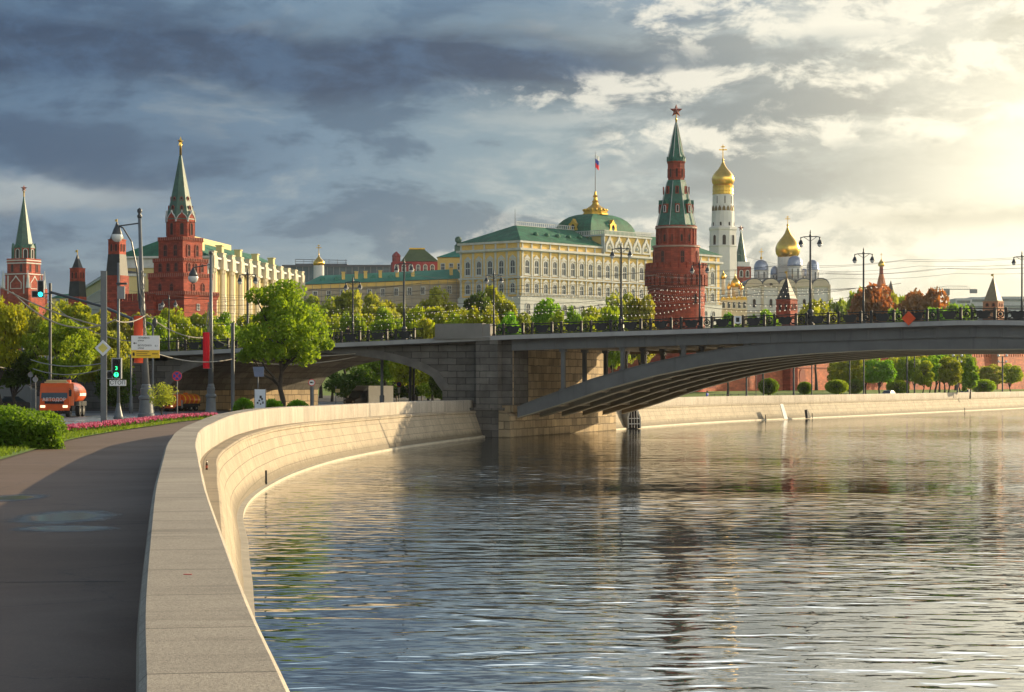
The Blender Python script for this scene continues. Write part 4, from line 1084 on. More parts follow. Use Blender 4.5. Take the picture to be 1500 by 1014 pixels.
# --- the great palace
def palace():
    d0 = 690; rz = math.atan2(.76,.65); zb = 18
    r = thing('great_palace', 'large yellow and white palace with green dome and flag, left of the round tower', 'palace', (XD(762,d0), d0, zb), rz)
    H = lambda py: ZD(py, d0) - zb
    L, D = 109, 25.4; ze = H(352)
    MB().box(0, L, 0, D, -3, ze-.6).build('wall', YEL, r)
    c = MB()
    for z0, z1, o in ((H(363)-.7, H(363), 1.0), (ze-.7, ze, .7), (H(407), H(404.5), .5), (H(440), H(434), .6), (H(367.5), H(364), .35)): c.box(-o, L+o, -o, D+o, z0, z1)
    c.build('cornices', GTRIM, r)
    MB().box(-.5, L+.5, -.5, D+.5, -3, H(440)).build('plinth', GTRIM, r)
    bal = MB().box(-.75, L+.7, -.75, -.55, H(434), H(433.4)).box(-.75, L+.7, -.75, -.55, H(429.5), H(428.8))
    for i in range(150): bal.box(i*.72, i*.72+.28, -.72, -.58, H(433.4), H(429.5))
    bal.build('balustrade', GTRIM, r)
    pil = MB().box(-.34,.34,-.32,.1,H(440),H(364)).box(-.5,.5,-.45,.1,H(368),H(363)).box(-.45,.45,-.42,.1,H(440),H(432)).box(-.3,.3,-.26,.1,H(362.9),ze-.75)
    pm = pil.mesh('pilaster'); pm.materials.append(GTRIM)
    def pilaster(x, y, a):
        o = bpy.data.objects.new('pilaster', pm); COL.objects.link(o); o.parent = r; o.location = (x, y, 0); o.rotation_euler = (0,0,a)
    for i in range(23):
        x = 3.26+4.6*i; pilaster(x-2.3, 0, 0)
        window(r, (x,-.02,H(400)), (0,-1,0), 1.75, 4.2, 'arch', GTRIM, GLASS, True, 'gable', .45)
        window(r, (x,-.02,H(428)), (0,-1,0), 1.6, 2.9, 'arch', GTRIM, GLASS, True, 'gable', .4)
    for i in range(23): window(r, (3.26+4.6*i,-.5,H(461)), (0,-1,0), 1.9, 3.6, 'arch', GTRIM, GLASS, True, None, .35)
    for i in range(5): window(r, (-.5,3.05+4.76*i,H(461)), (-1,0,0), 1.9, 3.6, 'arch', GTRIM, GLASS, True, None, .35)
    pilaster(3.26+4.6*22.5, 0, 0)
    for i in range(5):
        y = 3.05+4.76*i; pilaster(0, y-2.38, -math.pi/2)
        window(r, (-.02,y,H(400)), (-1,0,0), 1.75, 4.2, 'arch', GTRIM, GLASS, True, 'gable', .45)
        window(r, (-.02,y,H(428)), (-1,0,0), 1.6, 2.9, 'arch', GTRIM, GLASS, True, 'gable', .4)
    pilaster(0, D-.4, -math.pi/2)
    zr = ze + 5.9
    roof = MB().add([(-.8,-.8,ze),(L+.8,-.8,ze),(L+.8,D+.8,ze),(-.8,D+.8,ze),(12.5,12.2,zr),(L-12,12.2,zr),(L-12,13.4,zr),(12.5,13.4,zr)], [(0,1,5,4),(1,2,6,5),(2,3,7,6),(3,0,4,7),(4,5,6,7),(3,2,1,0)]).build('roof', GRNR, r)
    b = MB().box(12.3, 96, 11.9, 12.1, zr, zr+.15).box(12.3, 96, 11.9, 12.1, zr+1.2, zr+1.35)
    for i in range(84): b.box(12.4+i, 12.6+i, 11.93, 12.07, zr, zr+1.25)
    b.build('ridge_balustrade', GTRIM, roof)
    for i in range(6):
        x = 9+i*5.6; MB().lathe(8, [(.9,0),(.9,.3),(.7,.8),(.1,1.1)], 0, 0).build('roof_vent', GRNR, roof).location = (x+4, 4.6, ze+2.4)
    MB().tube([(12.5,12.8,zr),(12.5,12.8,zr+5.4)], [.12,.04], 5).build('lightning_rod', IRON, roof)
    # the central block with ogee gables
    x0, x1, y1 = 41.8, 66.7, 21.5; zt = ZD(343, 722)-zb
    MB().box(x0, x1, -.9, y1, H(363), zt-.6).build('attic_block', YEL, r)
    bt = MB().box(x0-.6, x1+.6, -1.5, y1+.6, zt-.6, zt-.1).box(x0-.5, x1+.5, -1.4, -1.25, zt+1.1, zt+1.3).box(x0-.5, x0-.35, -1.4, y1+.5, zt+1.1, zt+1.3).box(x1+.35, x1+.5, -1.4, y1+.5, zt+1.1, zt+1.3)
    for i in range(36): bt.box(x0-.4+i*.71, x0-.15+i*.71, -1.38, -1.27, zt-.1, zt+1.1)
    for i in range(25): bt.box(x0-.48, x0-.37, -1.2+i*.73, -.95+i*.73, zt-.1, zt+1.1)
    bt.build('attic_balustrade', GTRIM, r)
    og = [(-2.3,0),(2.3,0),(2.25,1.8),(1.7,3.2),(.8,4.1),(0,5.6),(-.8,4.1),(-1.7,3.2),(-2.25,1.8)]
    inn = [(x*.62, .5+y*.62) for x, y in og]; km = MB(); k2 = MB()
    km.ring(og, inn, (0,-.5,0), (1,0,0), (0,0,1), .5); km.lathe(8, [(.55,1.2),(.55,1.9)], 0, -.25); k2.plate(inn, (0,-.2,0), (1,0,0), (0,0,1), .15)
    for s in (-1,1): km.tube([(s*.9,-.3,.8),(s*1.1,-.35,1.9),(s*.5,-.35,2.9),(0,-.35,3.3)], .14, 5)
    km.box(-.35,.35,-.4,-.1,.9,2.4)
    m1, m2 = km.mesh('ogee_gable'), k2.mesh('gable_panel'); m1.materials.append(GTRIM); m2.materials.append(YELP)
    for i in range(5):
        o = bpy.data.objects.new('ogee_gable', m1); COL.objects.link(o); o.parent = r; o.location = (x0+2.5+i*4.98, -.92, H(363)+.6)
        q = bpy.data.objects.new('gable_panel', m2); COL.objects.link(q); q.parent = o
    MB().box(x0-.35, x0+.1, -1.2, .1, H(363), zt-.6).box(x1-.1, x1+.35, -1.2, .1, H(363), zt-.6).build('attic_pilasters', GTRIM, r)
    w = MB().lathe(10, [(.55,0),(.55,.12)]).build('round_window', DARKV, r); w.location = (x0-.02, 5, zt-3.2); w.rotation_euler = (0,-math.pi/2,0)
    cx, cy = (x0+x1)/2, 12.7; hx, hy = 12.3, 7.8
    dome = MB(); prof = [(1.0,0),(1.0,1.3),(.965,2.9),(.89,4.4),(.78,5.7),(.64,6.75),(.50,7.35),(.40,7.65)]; n = 0
    for f, z in prof:
        hh = hx*f, hy*f + 0
        dome.v += [(cx-hh[0],cy-hh[1],zt+z),(cx+hh[0],cy-hh[1],zt+z),(cx+hh[0],cy+hh[1],zt+z),(cx-hh[0],cy+hh[1],zt+z)]
    for j in range(len(prof)-1):
        for i in range(4): dome.f.append((j*4+i, j*4+(i+1)%4, (j+1)*4+(i+1)%4, (j+1)*4+i))
    dome.f += [(3,2,1,0), tuple(range((len(prof)-1)*4, len(prof)*4))]
    dome = dome.build('dome', GRNR, r)
    # gilded frames on two sides of the dome
    gf_o = [(-1.9,0),(1.9,0),(2.1,1.2),(1.6,2.2),(1.7,3.3),(.8,3.8),(0,5.0),(-.8,3.8),(-1.7,3.3),(-1.6,2.2),(-2.1,1.2)]
    gf_i = [(.85*math.cos(-2.2+2*math.pi*i/11), 2.1+1.15*math.sin(-2.2+2*math.pi*i/11)) for i in range(11)]
    for px, py, nrm, u in ((cx, cy-hy*.99, (0,-1,0), (1,0,0)), (cx-hx*.99, cy, (-1,0,0), (0,-1,0))):
        o = Vector((px, py, zt+.7))
        fr = MB().ring(gf_o, gf_i, o, u, (0,0,1), 1.4).build('gilded_dormer', GOLDP, dome)
        MB().plate(gf_i, o - Vector(nrm)*.15, u, (0,0,1), .6).build('pane', DARKV, fr)
    zg = zt + 7.6
    g = MB().lathe(8, [(4.5,0),(4.5,.45),(4.1,.6),(4.2,1.3),(3.8,1.9),(2.8,2.5),(1.9,3.0),(1.3,3.5),(.95,4.2),(1.2,4.6),(.7,5.1),(.6,6.0),(.95,6.4),(.5,6.9),(.3,8.0)], cx, cy, math.pi/8)
    for i in range(16):
        a = 2*math.pi*i/16; g.ball((cx+4.1*math.cos(a), cy+3.8*math.sin(a), 1.6), .5, 6, 4)
    g.build('gilded_crown', GOLDP, dome).location = (0,0,zg)
    MB().tube([(cx,cy,zg+7.9),(cx,cy,ZD(216,727)-zb)], [.16,.07], 6).build('flagpole', GREYM, dome)
    zf = ZD(240,727)-zb; rg = random.Random(1)
    for i, (nm, m) in enumerate((('red_stripe', REDC), ('blue_stripe', mat('flag_blue', (.03,.05,.35), .7)), ('white_stripe', WPAINT))):
        b = MB(); z0 = zf + 1.5*i
        pts = [(-.1,0),(.5,-.25),(1.0,.1),(1.5,-.3),(1.9,-.1)]
        for (xa, ya), (xb, yb) in zip(pts, pts[1:]):
            b.add([(cx+xa,cy+ya,z0-xa*.5),(cx+xb,cy+yb,z0-xb*.5),(cx+xb,cy+yb,z0+1.5-xb*.4),(cx+xa,cy+ya,z0+1.5-xa*.4),(cx+xa,cy+ya+.04,z0-xa*.5),(cx+xb,cy+yb+.04,z0-xb*.5),(cx+xb,cy+yb+.04,z0+1.5-xb*.4),(cx+xa,cy+ya+.04,z0+1.5-xa*.4)], [(0,1,2,3),(7,6,5,4),(0,4,5,1),(3,2,6,7)])
        b.build('flag_'+nm, m, dome)
    # round finial at the left corner
    MB().ball((-.3, D+.6, ze+1.2), 1.15, 10, 7).build('corner_ball', GRNS, r)
palace()

# --- low buildings between the columned building and the palace
def low_wing():
    d = 700; p = Vector((XD(448,d), d, 14)); q = Vector((XD(676,712), 712, 14)); L = (q-p).length; r = thing('green_roofed_wing', 'long low wing with teal green roof and small orange chimneys left of the palace', 'building', p, math.atan2(q.y-p.y, q.x-p.x))
    z0, z1 = ZD(417,d)-14, ZD(408,712)-14; z = lambda x: z0+(z1-z0)*x/L
    MB().add([(0,0,-3),(L,0,-3),(L,14,-3),(0,14,-3),(0,0,z0),(L,0,z1),(L,14,z1),(0,14,z0)], [(3,2,1,0),(4,5,6,7),(0,1,5,4),(1,2,6,5),(2,3,7,6),(3,0,4,7)]).build('wall', mat('beige_plaster', (.36,.30,.22), .85, .15, .3, streak=.3), r)
    MB().add([(-.1,-.15,z0-1.6),(L+.1,-.15,z1-1.6),(L+.1,-.15,z1-.2),(-.1,-.15,z0-.2),(-.1,.05,z0-1.6),(L+.1,.05,z1-1.6),(L+.1,.05,z1-.2),(-.1,.05,z0-.2)], [(0,1,2,3),(7,6,5,4),(0,4,5,1),(3,2,6,7),(0,3,7,4),(1,5,6,2)]).build('frieze', YEL, r)
    MB().add([(-.7,-.8,z0),(L+.5,-.8,z1),(L+.5,14.8,z1),(-.7,14.8,z0),(6,7,z0+3.3),(L,7,z1+3.4),(L,7.4,z1+3.4),(6,7.4,z0+3.3)], [(0,1,5,4),(1,2,6,5),(2,3,7,6),(3,0,4,7),(4,5,6,7),(3,2,1,0)]).build('roof', TEAL, r)
    for c in (504,523,536.5,558,583,606,663):
        x = (c-448)/(676-448)*L; b = MB().box(-.5,.5,-.4,.4,-.6,1.9).box(-.62,.62,-.52,.52,1.9,2.15); o = b.build('chimney', YEL, r); o.location = (x, 2.6, z(x)+1.6)
    for c in (474,494,547.5,573,599):
        x = (c-448)/(676-448)*L; b = MB().lathe(10, [(.75,-1.1),(.75,.3)], 0, 0); o = b.build('roof_dormer', TEAL, r); o.location = (x, 2.3, z(x)+1.6); o.rotation_euler = (math.pi/2,0,0)
    for i in range(11):
        x = 3+i*4.4; window(r, (x,0,z(x)-4.6), (0,-1,0), 1.1, 2.2, 'rect', TRIM, GLASS, True, fw=.25)
    sc = MB()
    for i in range(17):
        x = 2+i*2.95; sc.tube([(x,-.9,-2),(x,-.9,z(x)-.3)], .07, 4)
    for k in range(5): sc.tube([(1,-.9,z0-1.5-k*2),(L-1,-.9,z1-1.5-k*2)], .06, 4)
    sc.build('scaffolding', GREYM, r)
    # modern block with dark glass
    d = 800; r = thing('glass_office_block', 'dark flat roofed glass block behind the green roofed wing', 'building', (XD(415,d), d, 14), 0)
    w = XD(578,d)-XD(415,d); h = ZD(391,d)-14
    MB().box(0, w, 0, 20, -2, h).build('glazing', GLASSB, r); MB().box(-.4, w+.4, -.5, 20.4, h, h+.7).build('roof', ROOFD, r)
    m = MB()
    for i in range(18): m.box(.2+i*w/18, .4+i*w/18, -.1, 0, -2, h)
    m.box(0, w, -.12, 0, h*.5, h*.5+.3); m.build('mullions', GREYM, r)
    b = MB().box(4, 23, 4, 12, h+.7, h+1.4)
    for i in range(7): b.tube([(4+i*3.1,4.2,h+1.4),(4+i*3.1,4.2,h+3.0)], .08, 4)
    b.tube([(4,4.2,h+3.0),(23,4.2,h+2.6)], .1, 4); b.tube([(4,4.2,h+2.2),(23,4.2,h+1.9)], .08, 4); b.build('roof_plant', ROOFD, r)
    # small church cupola
    T = Tower('church_cupola', 'small gold onion cupola on white drum rising over the green roofed wing', 'church', 467, 730, 14)
    onion(T, 373, 389.5, 8.4, GOLD, 358); T.lathe('drum', WHT, 14, [(8,415),(7.6,389)], smooth=True)
    # red house with steep olive roof
    d = 760; r = thing('red_gabled_palace', 'red brick house with white window surrounds and steep olive roof behind the wing', 'building', (XD(575,d), d, 14), R(6))
    w = XD(642,d)-XD(575,d); h = ZD(383,d)-14; s = d/F
    MB().box(0, w, 0, 12, -2, h).build('wall', mat('crimson_plaster', (.32,.045,.05), .8), r)
    MB().add([(13*s,-.4,h),(67*s,-.4,h+.2),(67*s,12,h+.2),(13*s,12,h),(26*s,4.5,h+19*s),(48*s,4.5,h+19*s),(48*s,7,h+19*s),(26*s,7,h+19*s)], [(0,1,5,4),(1,2,6,5),(2,3,7,6),(3,0,4,7),(4,5,6,7),(3,2,1,0)]).build('roof', OLIV, r)
    MB().box(25.5*s, 48.5*s, 4.3, 4.5, h+19*s, h+21*s).build('ridge_crest', GOLDP, r)
    MB().lathe(8, [(6*s,h-1),(6*s,h+7*s),(6.6*s,h+8*s),(5*s,h+11*s),(.1,h+15*s)], 6*s, 2).build('corner_turret', mat('turret_red', (.26,.05,.05), .8), r)
    for i in range(6): window(r, ((6+i*10.5)*s,0,h-3.4), (0,-1,0), 1.0, 2.2, 'arch', TRIM, GLASS, True, fw=.3)
    # yellow house
    d = 740; r = thing('yellow_house', 'plain orange yellow house with low teal roof tucked beside the palace', 'building', (XD(641,d), d, 14), 0)
    w = XD(690,d)-XD(641,d); h = ZD(377,d)-14
    MB().box(0, w, 0, 10, -2, h).build('wall', YEL, r)
    MB().add([(-.4,-.5,h),(w+.4,-.5,h),(w+.4,10.5,h),(-.4,10.5,h),(w*.75,4,h+3.3),(w,4,h+3.3),(w,6,h+3.3),(w*.75,6,h+3.3)], [(0,1,5,4),(1,2,6,5),(2,3,7,6),(3,0,4,7),(4,5,6,7),(3,2,1,0)]).build('roof', TEAL, r)
    MB().box(w*.5, w*.72, 2.5, 4, h+1, h+4.2).lathe(6, [(1.1,h+4.2),(.6,h+5)], w*.61, 3.2).build('chimney', GRNS, r)
    for i in range(3): window(r, (1.8+i*2.8,0,h-4.2), (0,-1,0), 1.1, 2.0, 'rect', TRIM, GLASS, True, fw=.25)
def onion(T, ytip, ybot, half, m, ycross, name='cupola', smooth=True, parent=None, cx=0, cy=0):
    h = ybot-ytip
    prof = [(.78,0),(.93,.09),(1.0,.2),(.98,.31),(.86,.43),(.66,.54),(.44,.64),(.26,.74),(.13,.86),(.06,.95),(.03,1.0)]
    n = 18; o = MB().lathe(n, [(T.r(half*f), T.z(ybot-h*g)) for f, g in prof], cx, cy).build(name, m, parent or T.root, smooth)
    if ycross:
        H = T.z(ycross)-T.z(ytip); z = T.z(ytip); t = max(.06, H*.028)
        b = MB().box(cx-t, cx+t, cy-t, cy+t, z-.2, z+H); b.box(cx-H*.26, cx+H*.26, cy-t, cy+t, z+H*.62, z+H*.70); b.box(cx-H*.14, cx+H*.14, cy-t, cy+t, z+H*.82, z+H*.89); b.ball((cx,cy,z), T.r(half*.1), 8, 6)
        b.build('cross', m, o)
    return o
low_wing()

def bell_tower():
    T = Tower('white_bell_tower', 'tall white octagonal bell tower with a big gold onion dome', 'bell tower', 1059, 922, 20)
    R0, r, k = T.root, T.r, T.s
    onion(T, 234, 272.5, 16.8, GOLD, 212)
    T.lathe('gold_inscription_band', GOLDP, 20, [(15,285.5),(15.6,285),(15,281),(15.6,280.5),(15,276),(15.4,272)], smooth=False)
    T.lathe('upper_drum', WHT, 20, [(15,300),(14.8,285)], smooth=True)
    T.lathe('patterned_band', WHT, 20, [(16.4,312),(16.4,310.5),(15.8,309),(15.4,299.5)])
    g = MB()
    for i in range(16):
        a = 2*math.pi*i/16; u = Vector((-math.sin(a), math.cos(a), 0)); n = Vector((math.cos(a), math.sin(a), 0))
        g.plate([(-2.6*k,0),(2.6*k,0),(2.2*k,4*k),(0,8*k),(-2.2*k,4*k)], n*r(16.1)+Vector((0,0,T.z(309.5))), u, (0,0,1), .3)
    g.build('band_gables', mat('dark_gilding', (.16,.11,.04), .5, metal=.5), R0)
    T.lathe('middle_drum', WHT, 16, [(16.8,334),(16.4,312)])
    T.lathe('upper_belfry', WHT, 8, [(20.4,362),(20.4,338),(21.4,337),(21.4,333.5),(17,332.5)], math.pi/8)
    T.lathe('lower_shaft', WHT, 8, [(22,470),(21,362),(21.8,361.5),(21.8,360.5)], math.pi/8)
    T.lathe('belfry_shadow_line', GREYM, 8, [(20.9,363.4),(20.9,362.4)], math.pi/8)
    for i in range(16):
        a = 2*math.pi*i/16+.1; n = (math.cos(a), math.sin(a), 0)
        if i % 2 == 0: window(R0, (r(14.9)*n[0], r(14.9)*n[1], T.z(299)), n, 1.4*k, 11*k, 'rect', WHT, DARKV, False, fw=.3*k)
        if i % 2: window(R0, (r(16.5)*n[0], r(16.5)*n[1], T.z(331.5)), n, 3*k, 5.5*k, 'arch', WHT, DARKV, False, fw=.4*k)
    for i in range(8):
        a = math.pi/4*i; n = (math.cos(a), math.sin(a), 0)
        window(R0, (r(18.9)*n[0], r(18.9)*n[1], T.z(359.5)), n, 5*k, 14.5*k, 'arch', WHT, DARKV, False, fw=.6*k)
bell_tower()

def cathedrals():
    T = Tower('gate_spire', 'slender dark green spire with red star between the bell tower and the silver domes', 'tower', 1085.5, 1150, 16, R(20))
    r, k = T.r, T.s
    T.lathe('spire', GRNS, 8, [(9,384),(8,380),(1,340),(.6,338)], math.pi/8)
    T.sq('white_tier', WHT, [(9.5,392),(9.5,384)]); T.sq('red_tier', RED, [(11,440),(11,391)])
    for n in ((0,-1,0),(1,0,0)):
        N = Vector(n); u = Vector((-N.y,N.x,0))
        for x in (-5,5): window(T.root, N*r(11)+u*r(x)+Vector((0,0,T.z(406))), n, 4*k, 9*k, 'arch', TRIM, DARKV, False, fw=1*k)
    o = star_mesh(MB(), 0, r(4.8), .8).build('star', STAR, T.root); o.location = (0,0,T.z(334.5)); o.rotation_euler = (0,0,R(-20))
    # cathedral with one gold and several silver domes
    T = Tower('silver_domed_cathedral', 'white cathedral with a large gold onion dome among smaller silver domes', 'cathedral', 1153.8, 840, 20)
    r, k, R0 = T.r, T.s, T.root
    onion(T, 330, 377, 18.2, GOLD, 316); T.lathe('gold_dome_drum', WHT, 18, [(15,412),(14.8,377)], smooth=True)
    def silver(px, dy, ytop, ybot, half, yd, dh, cross):
        x = r(px-1153.8); prof = [(1.06,0),(1.06,.05),(.99,.08),(1.0,.3),(.93,.55),(.75,.78),(.45,.93),(.1,1.0)]; h = ybot-ytop
        o = MB().lathe(18, [(r(half*f), T.z(ybot-h*g)) for f, g in prof], x, dy).build('silver_dome', SILV, R0, True)
        dr = MB().lathe(18, [(r(dh), T.z(yd)), (r(dh), T.z(ybot))], x, dy).build('drum', WHT, R0, True)
        for i in range(8):
            a = 2*math.pi*i/8+.3; n = (math.cos(a), math.sin(a), 0)
            window(R0, (x+r(dh)*.985*n[0], dy+r(dh)*.985*n[1], T.z(yd-1.5)), n, 2.2*k, (yd-ybot)*.75*k, 'arch', WHT, GLASS, False, fw=.3*k, name='drum_window')
        if cross:
            H = T.z(cross)-T.z(ytop); z = T.z(ytop)-.2; MB().tube([(x,dy,z),(x,dy,z+H)], .14, 5).box(x-H*.17,x+H*.17,dy-.12,dy+.12,z+H*.68,z+H*.74).ball((x,dy,z+.8),.5,8,5).build('cross', GOLD, o)
    silver(1113.8, -3, 381, 397, 10.6, 410, 10.2, 364)
    silver(1137, 4, 389, 402, 6.5, 411, 6.2, None)
    silver(1160, -9, 376.5, 392, 11, 412, 10.6, None)
    silver(1189.5, -2, 381, 396.5, 9, 414, 8.8, None)
    silver(1182, 7, 392, 403, 6, 412, 5.8, None)
    # body: two faces with semicircular gables
    x0, x1 = r(1087-1153.8), r(1207-1153.8); y0 = -14; zt = T.z(421)
    MB().box(x0, x1, y0, 14, -3, zt).build('body', WHT, R0)
    gab = MB(); pil = MB(); rf = MB(); n = 5; w = (x1-x0)/n
    for i in range(n):
        c = x0 + w*(i+.5)
        gab.plate([(-w/2,0),(w/2,0)]+[(w/2*math.cos(math.pi*j/10), (.82*w/2)*math.sin(math.pi*j/10)) for j in range(0,11)], (c, y0, zt), (1,0,0), (0,0,1), 1.2)
        rf.plate([(1.06*w/2*math.cos(math.pi*j/10), .45+(.82*w/2)*math.sin(math.pi*j/10)) for j in range(0,11)], (c, y0+.35, zt), (1,0,0), (0,0,1), 26)
    for i in range(n+1): pil.box(x0+w*i-.45, x0+w*i+.45, y0-.5, y0, -3, zt+.4)
    pil.box(x0-.3, x1+.3, y0-.7, y0, zt-.4, zt+.2); pil.box(x0, x1, y0-.4, y0, zt*.52, zt*.52+.4)
    gab.build('round_gables', CREAM, R0); rf.build('roof', ROOFD, R0); pil.build('pilasters', CREAM, R0)
    MB().add([(x1,y0+1,zt*.95),(x1,y0+16,zt*.95),(x1+r(21),y0+1,-3),(x1+r(21),y0+16,-3),(x1-.2,y0+1,-3),(x1-.2,y0+16,-3)], [(0,2,3,1),(0,4,2),(1,3,5),(0,1,5,4)]).build('sloping_buttress', WHT, R0)
    for i in range(n):
        c = x0 + w*(i+.5)
        window(R0, (c,y0,zt*.62), (0,-1,0), 1.1, 3.2, 'arch', TRIM, DARKV, False, fw=.35); window(R0, (c,y0,zt*.2), (0,-1,0), 1.1, 3.0, 'arch', TRIM, DARKV, False, fw=.35)
    o = MB().lathe(12, [(.7,0),(.7,.2)]).build('round_window', DARKV, R0); o.location = (x0+w*1.5, y0-.02, zt+.3); o.rotation_euler = (math.pi/2,0,0)
    # small church with gold cupolas in front
    T = Tower('gold_cupola_church', 'small pale church with clustered gold cupolas just right of the round tower', 'church', 1074, 800, 18)
    r, k, R0 = T.r, T.s, T.root
    x = r(1059.5-1074)
    for px, yt, yb, h, yc, yd, nm in ((1059.5,396,409,3.8,None,432,'cupola'),(1077,401,421,6.8,396,436,'cupola'),(1068,412,424,3.2,None,434,'cupola'),(1086,414,425,3.0,None,436,'cupola')):
        onion(T, yt, yb, h, GOLD, yc, cx=r(px-1074), cy=0); MB().lathe(12, [(r(h*.72), T.z(yd)), (r(h*.72), T.z(yb))], r(px-1074), 0).build('drum', CREAM, R0, True)
    MB().box(r(-21), r(18), -5, 6, -3, T.z(440)).build('body', CREAM, R0)
    g = MB()
    for i in range(5): g.plate([(-3.6*k,0),(3.6*k,0)]+[(3.6*k*math.cos(math.pi*j/8), 5*k*math.sin(math.pi*j/8)) for j in range(9)], (r(-16+i*7.6), -5.1, T.z(440)), (1,0,0), (0,0,1), 4)
    g.build('gilded_gables', GOLDP, R0)
    for i in range(5): window(R0, (r(-16+i*7.6), -5, T.z(452)), (0,-1,0), 1.0, 2.2, 'arch', TRIM, GLASS, False, fw=.3)
cathedrals()

def far_right():
    T = Tower('tented_church', 'distant orange tented church tower with small gold cupola above the copper trees', 'church', 1291, 1250, 12)
    onion(T, 378, 390.5, 4.9, GOLD, 371); T.lathe('drum', RED, 10, [(3,401),(2.6,390)]); T.lathe('tent', mat('orange_brick', (.42,.12,.04), .8), 8, [(9,430),(7.5,420),(3,401),(2.8,400)], math.pi/8); T.lathe('body', RED, 8, [(10,470),(10,429)], math.pi/8)
    T = Tower('dark_spire', 'tiny dark pointed spire beside the distant orange church tower', 'tower', 1305, 1250, 12)
    T.lathe('spire', BLKT, 8, [(4.2,425),(3,420),(.3,411)]); T.lathe('body', RED, 8, [(3.6,470),(3.6,425)])
    d = 980; s = d/F; r = thing('pale_office_blocks', 'pale grey stepped office block with flat roofs on the right horizon', 'building', (XD(1396,d), d, 4), 0)
    m = mat('pale_panel', (.42,.43,.45), .7); g = MB(); gl = MB()
    for a, b, t in ((4,28,437),(28,50,435),(50,76,434),(76,124,433.5)):
        g.box(a*s, b*s-.2, a*.1, 18, -3, ZD(t,d)-4)
        for k in range(4): gl.box(a*s+.6, b*s-.8, a*.1-.08, a*.1, ZD(t,d)-4-2.2-k*3, ZD(t,d)-4-1-k*3)
    g.build('wall', m, r); gl.build('window_bands', GLASSB, r)
    # tower crane
    d = 900; s = d/F; r = thing('tower_crane', 'thin hazy tower crane over the trees on the right skyline', 'crane', (XD(1387,d), d, 4), 0)
    h = ZD(424,d)-4; b = MB()
    for x, y in ((-.6,-.6),(.6,-.6),(.6,.6),(-.6,.6)): b.tube([(x,y,0),(x,y,h)], .08, 4)
    for i in range(int(h/1.5)): b.tube([(-.6,-.6,i*1.5),(.6,-.6,i*1.5+1.5)], .05, 4)
    b.build('mast', GREYM, r)
    b = MB().tube([(-23*s,0,h),(43*s,0,h)], .13, 4).tube([(-23*s,0,h+.4),(0,0,h+1.4),(30*s,0,h+1.3)], .08, 4)
    for i in range(22): b.tube([(-22*s+i*2.6*s,0,h),(-20.6*s+i*2.6*s,0,h+1.1)], .05, 4)
    b.build('jib', GREYM, r); MB().box(34*s,44*s,-.8,.8,h-1.6,h).build('counterweight', GREYM, r); MB().box(-1,1,-1,1,h-2.4,h+.2).build('cab', GREYM, r)
far_right()
# low green roofed gatehouse seen at far left between the towers
d = 700; gh = thing('green_roofed_gatehouse', 'low green roofed block between the star tower and the slim dark tower', 'building', (XD(76,d), d, 6), 0)
MB().box(0, 7.5, 0, 8, -2, ZD(437,d)-6).build('wall', YELP, gh)
MB().add([(-.4,-.4,ZD(437,d)-6),(7.9,-.4,ZD(437,d)-6),(7.9,8.4,ZD(437,d)-6),(-.4,8.4,ZD(437,d)-6),(2,4,ZD(430,d)-6),(6,4,ZD(430,d)-6)], [(0,1,5,4),(1,2,5),(2,3,4,5),(3,0,4),(3,2,1,0)]).build('roof', GRNR, gh)
for i in range(2): window(gh, (2+i*3,0,ZD(446,d)-6), (0,-1,0), 1, 1.6, 'rect', TRIM, GLASS, True, fw=.2)
# ------------------------------------------------------------------ trees and planting
def leaf_mesh(name, pts, size, m, seed, flat=.0):
    rng = np.random.default_rng(seed); n = len(pts)
    a = rng.normal(size=(n,3)); a /= np.linalg.norm(a, axis=1)[:,None]
    b = rng.normal(size=(n,3)); b -= a*(a*b).sum(1)[:,None]; b /= np.linalg.norm(b, axis=1)[:,None]
    s = size*rng.uniform(.6, 1.35, n)[:,None]
    v = np.empty((n,4,3)); v[:,0] = pts-a*s; v[:,1] = pts-b*s*.55; v[:,2] = pts+a*s; v[:,3] = pts+b*s*.55
    me = bpy.data.meshes.new(name)
    me.vertices.add(n*4); me.vertices.foreach_set('co', v.reshape(-1).astype(np.float32))
    me.loops.add(n*4); me.loops.foreach_set('vertex_index', np.arange(n*4, dtype=np.int32))
    me.polygons.add(n); me.polygons.foreach_set('loop_start', np.arange(0, n*4, 4, dtype=np.int32))
    me.update(calc_edges=True); me.materials.append(m)
    return me
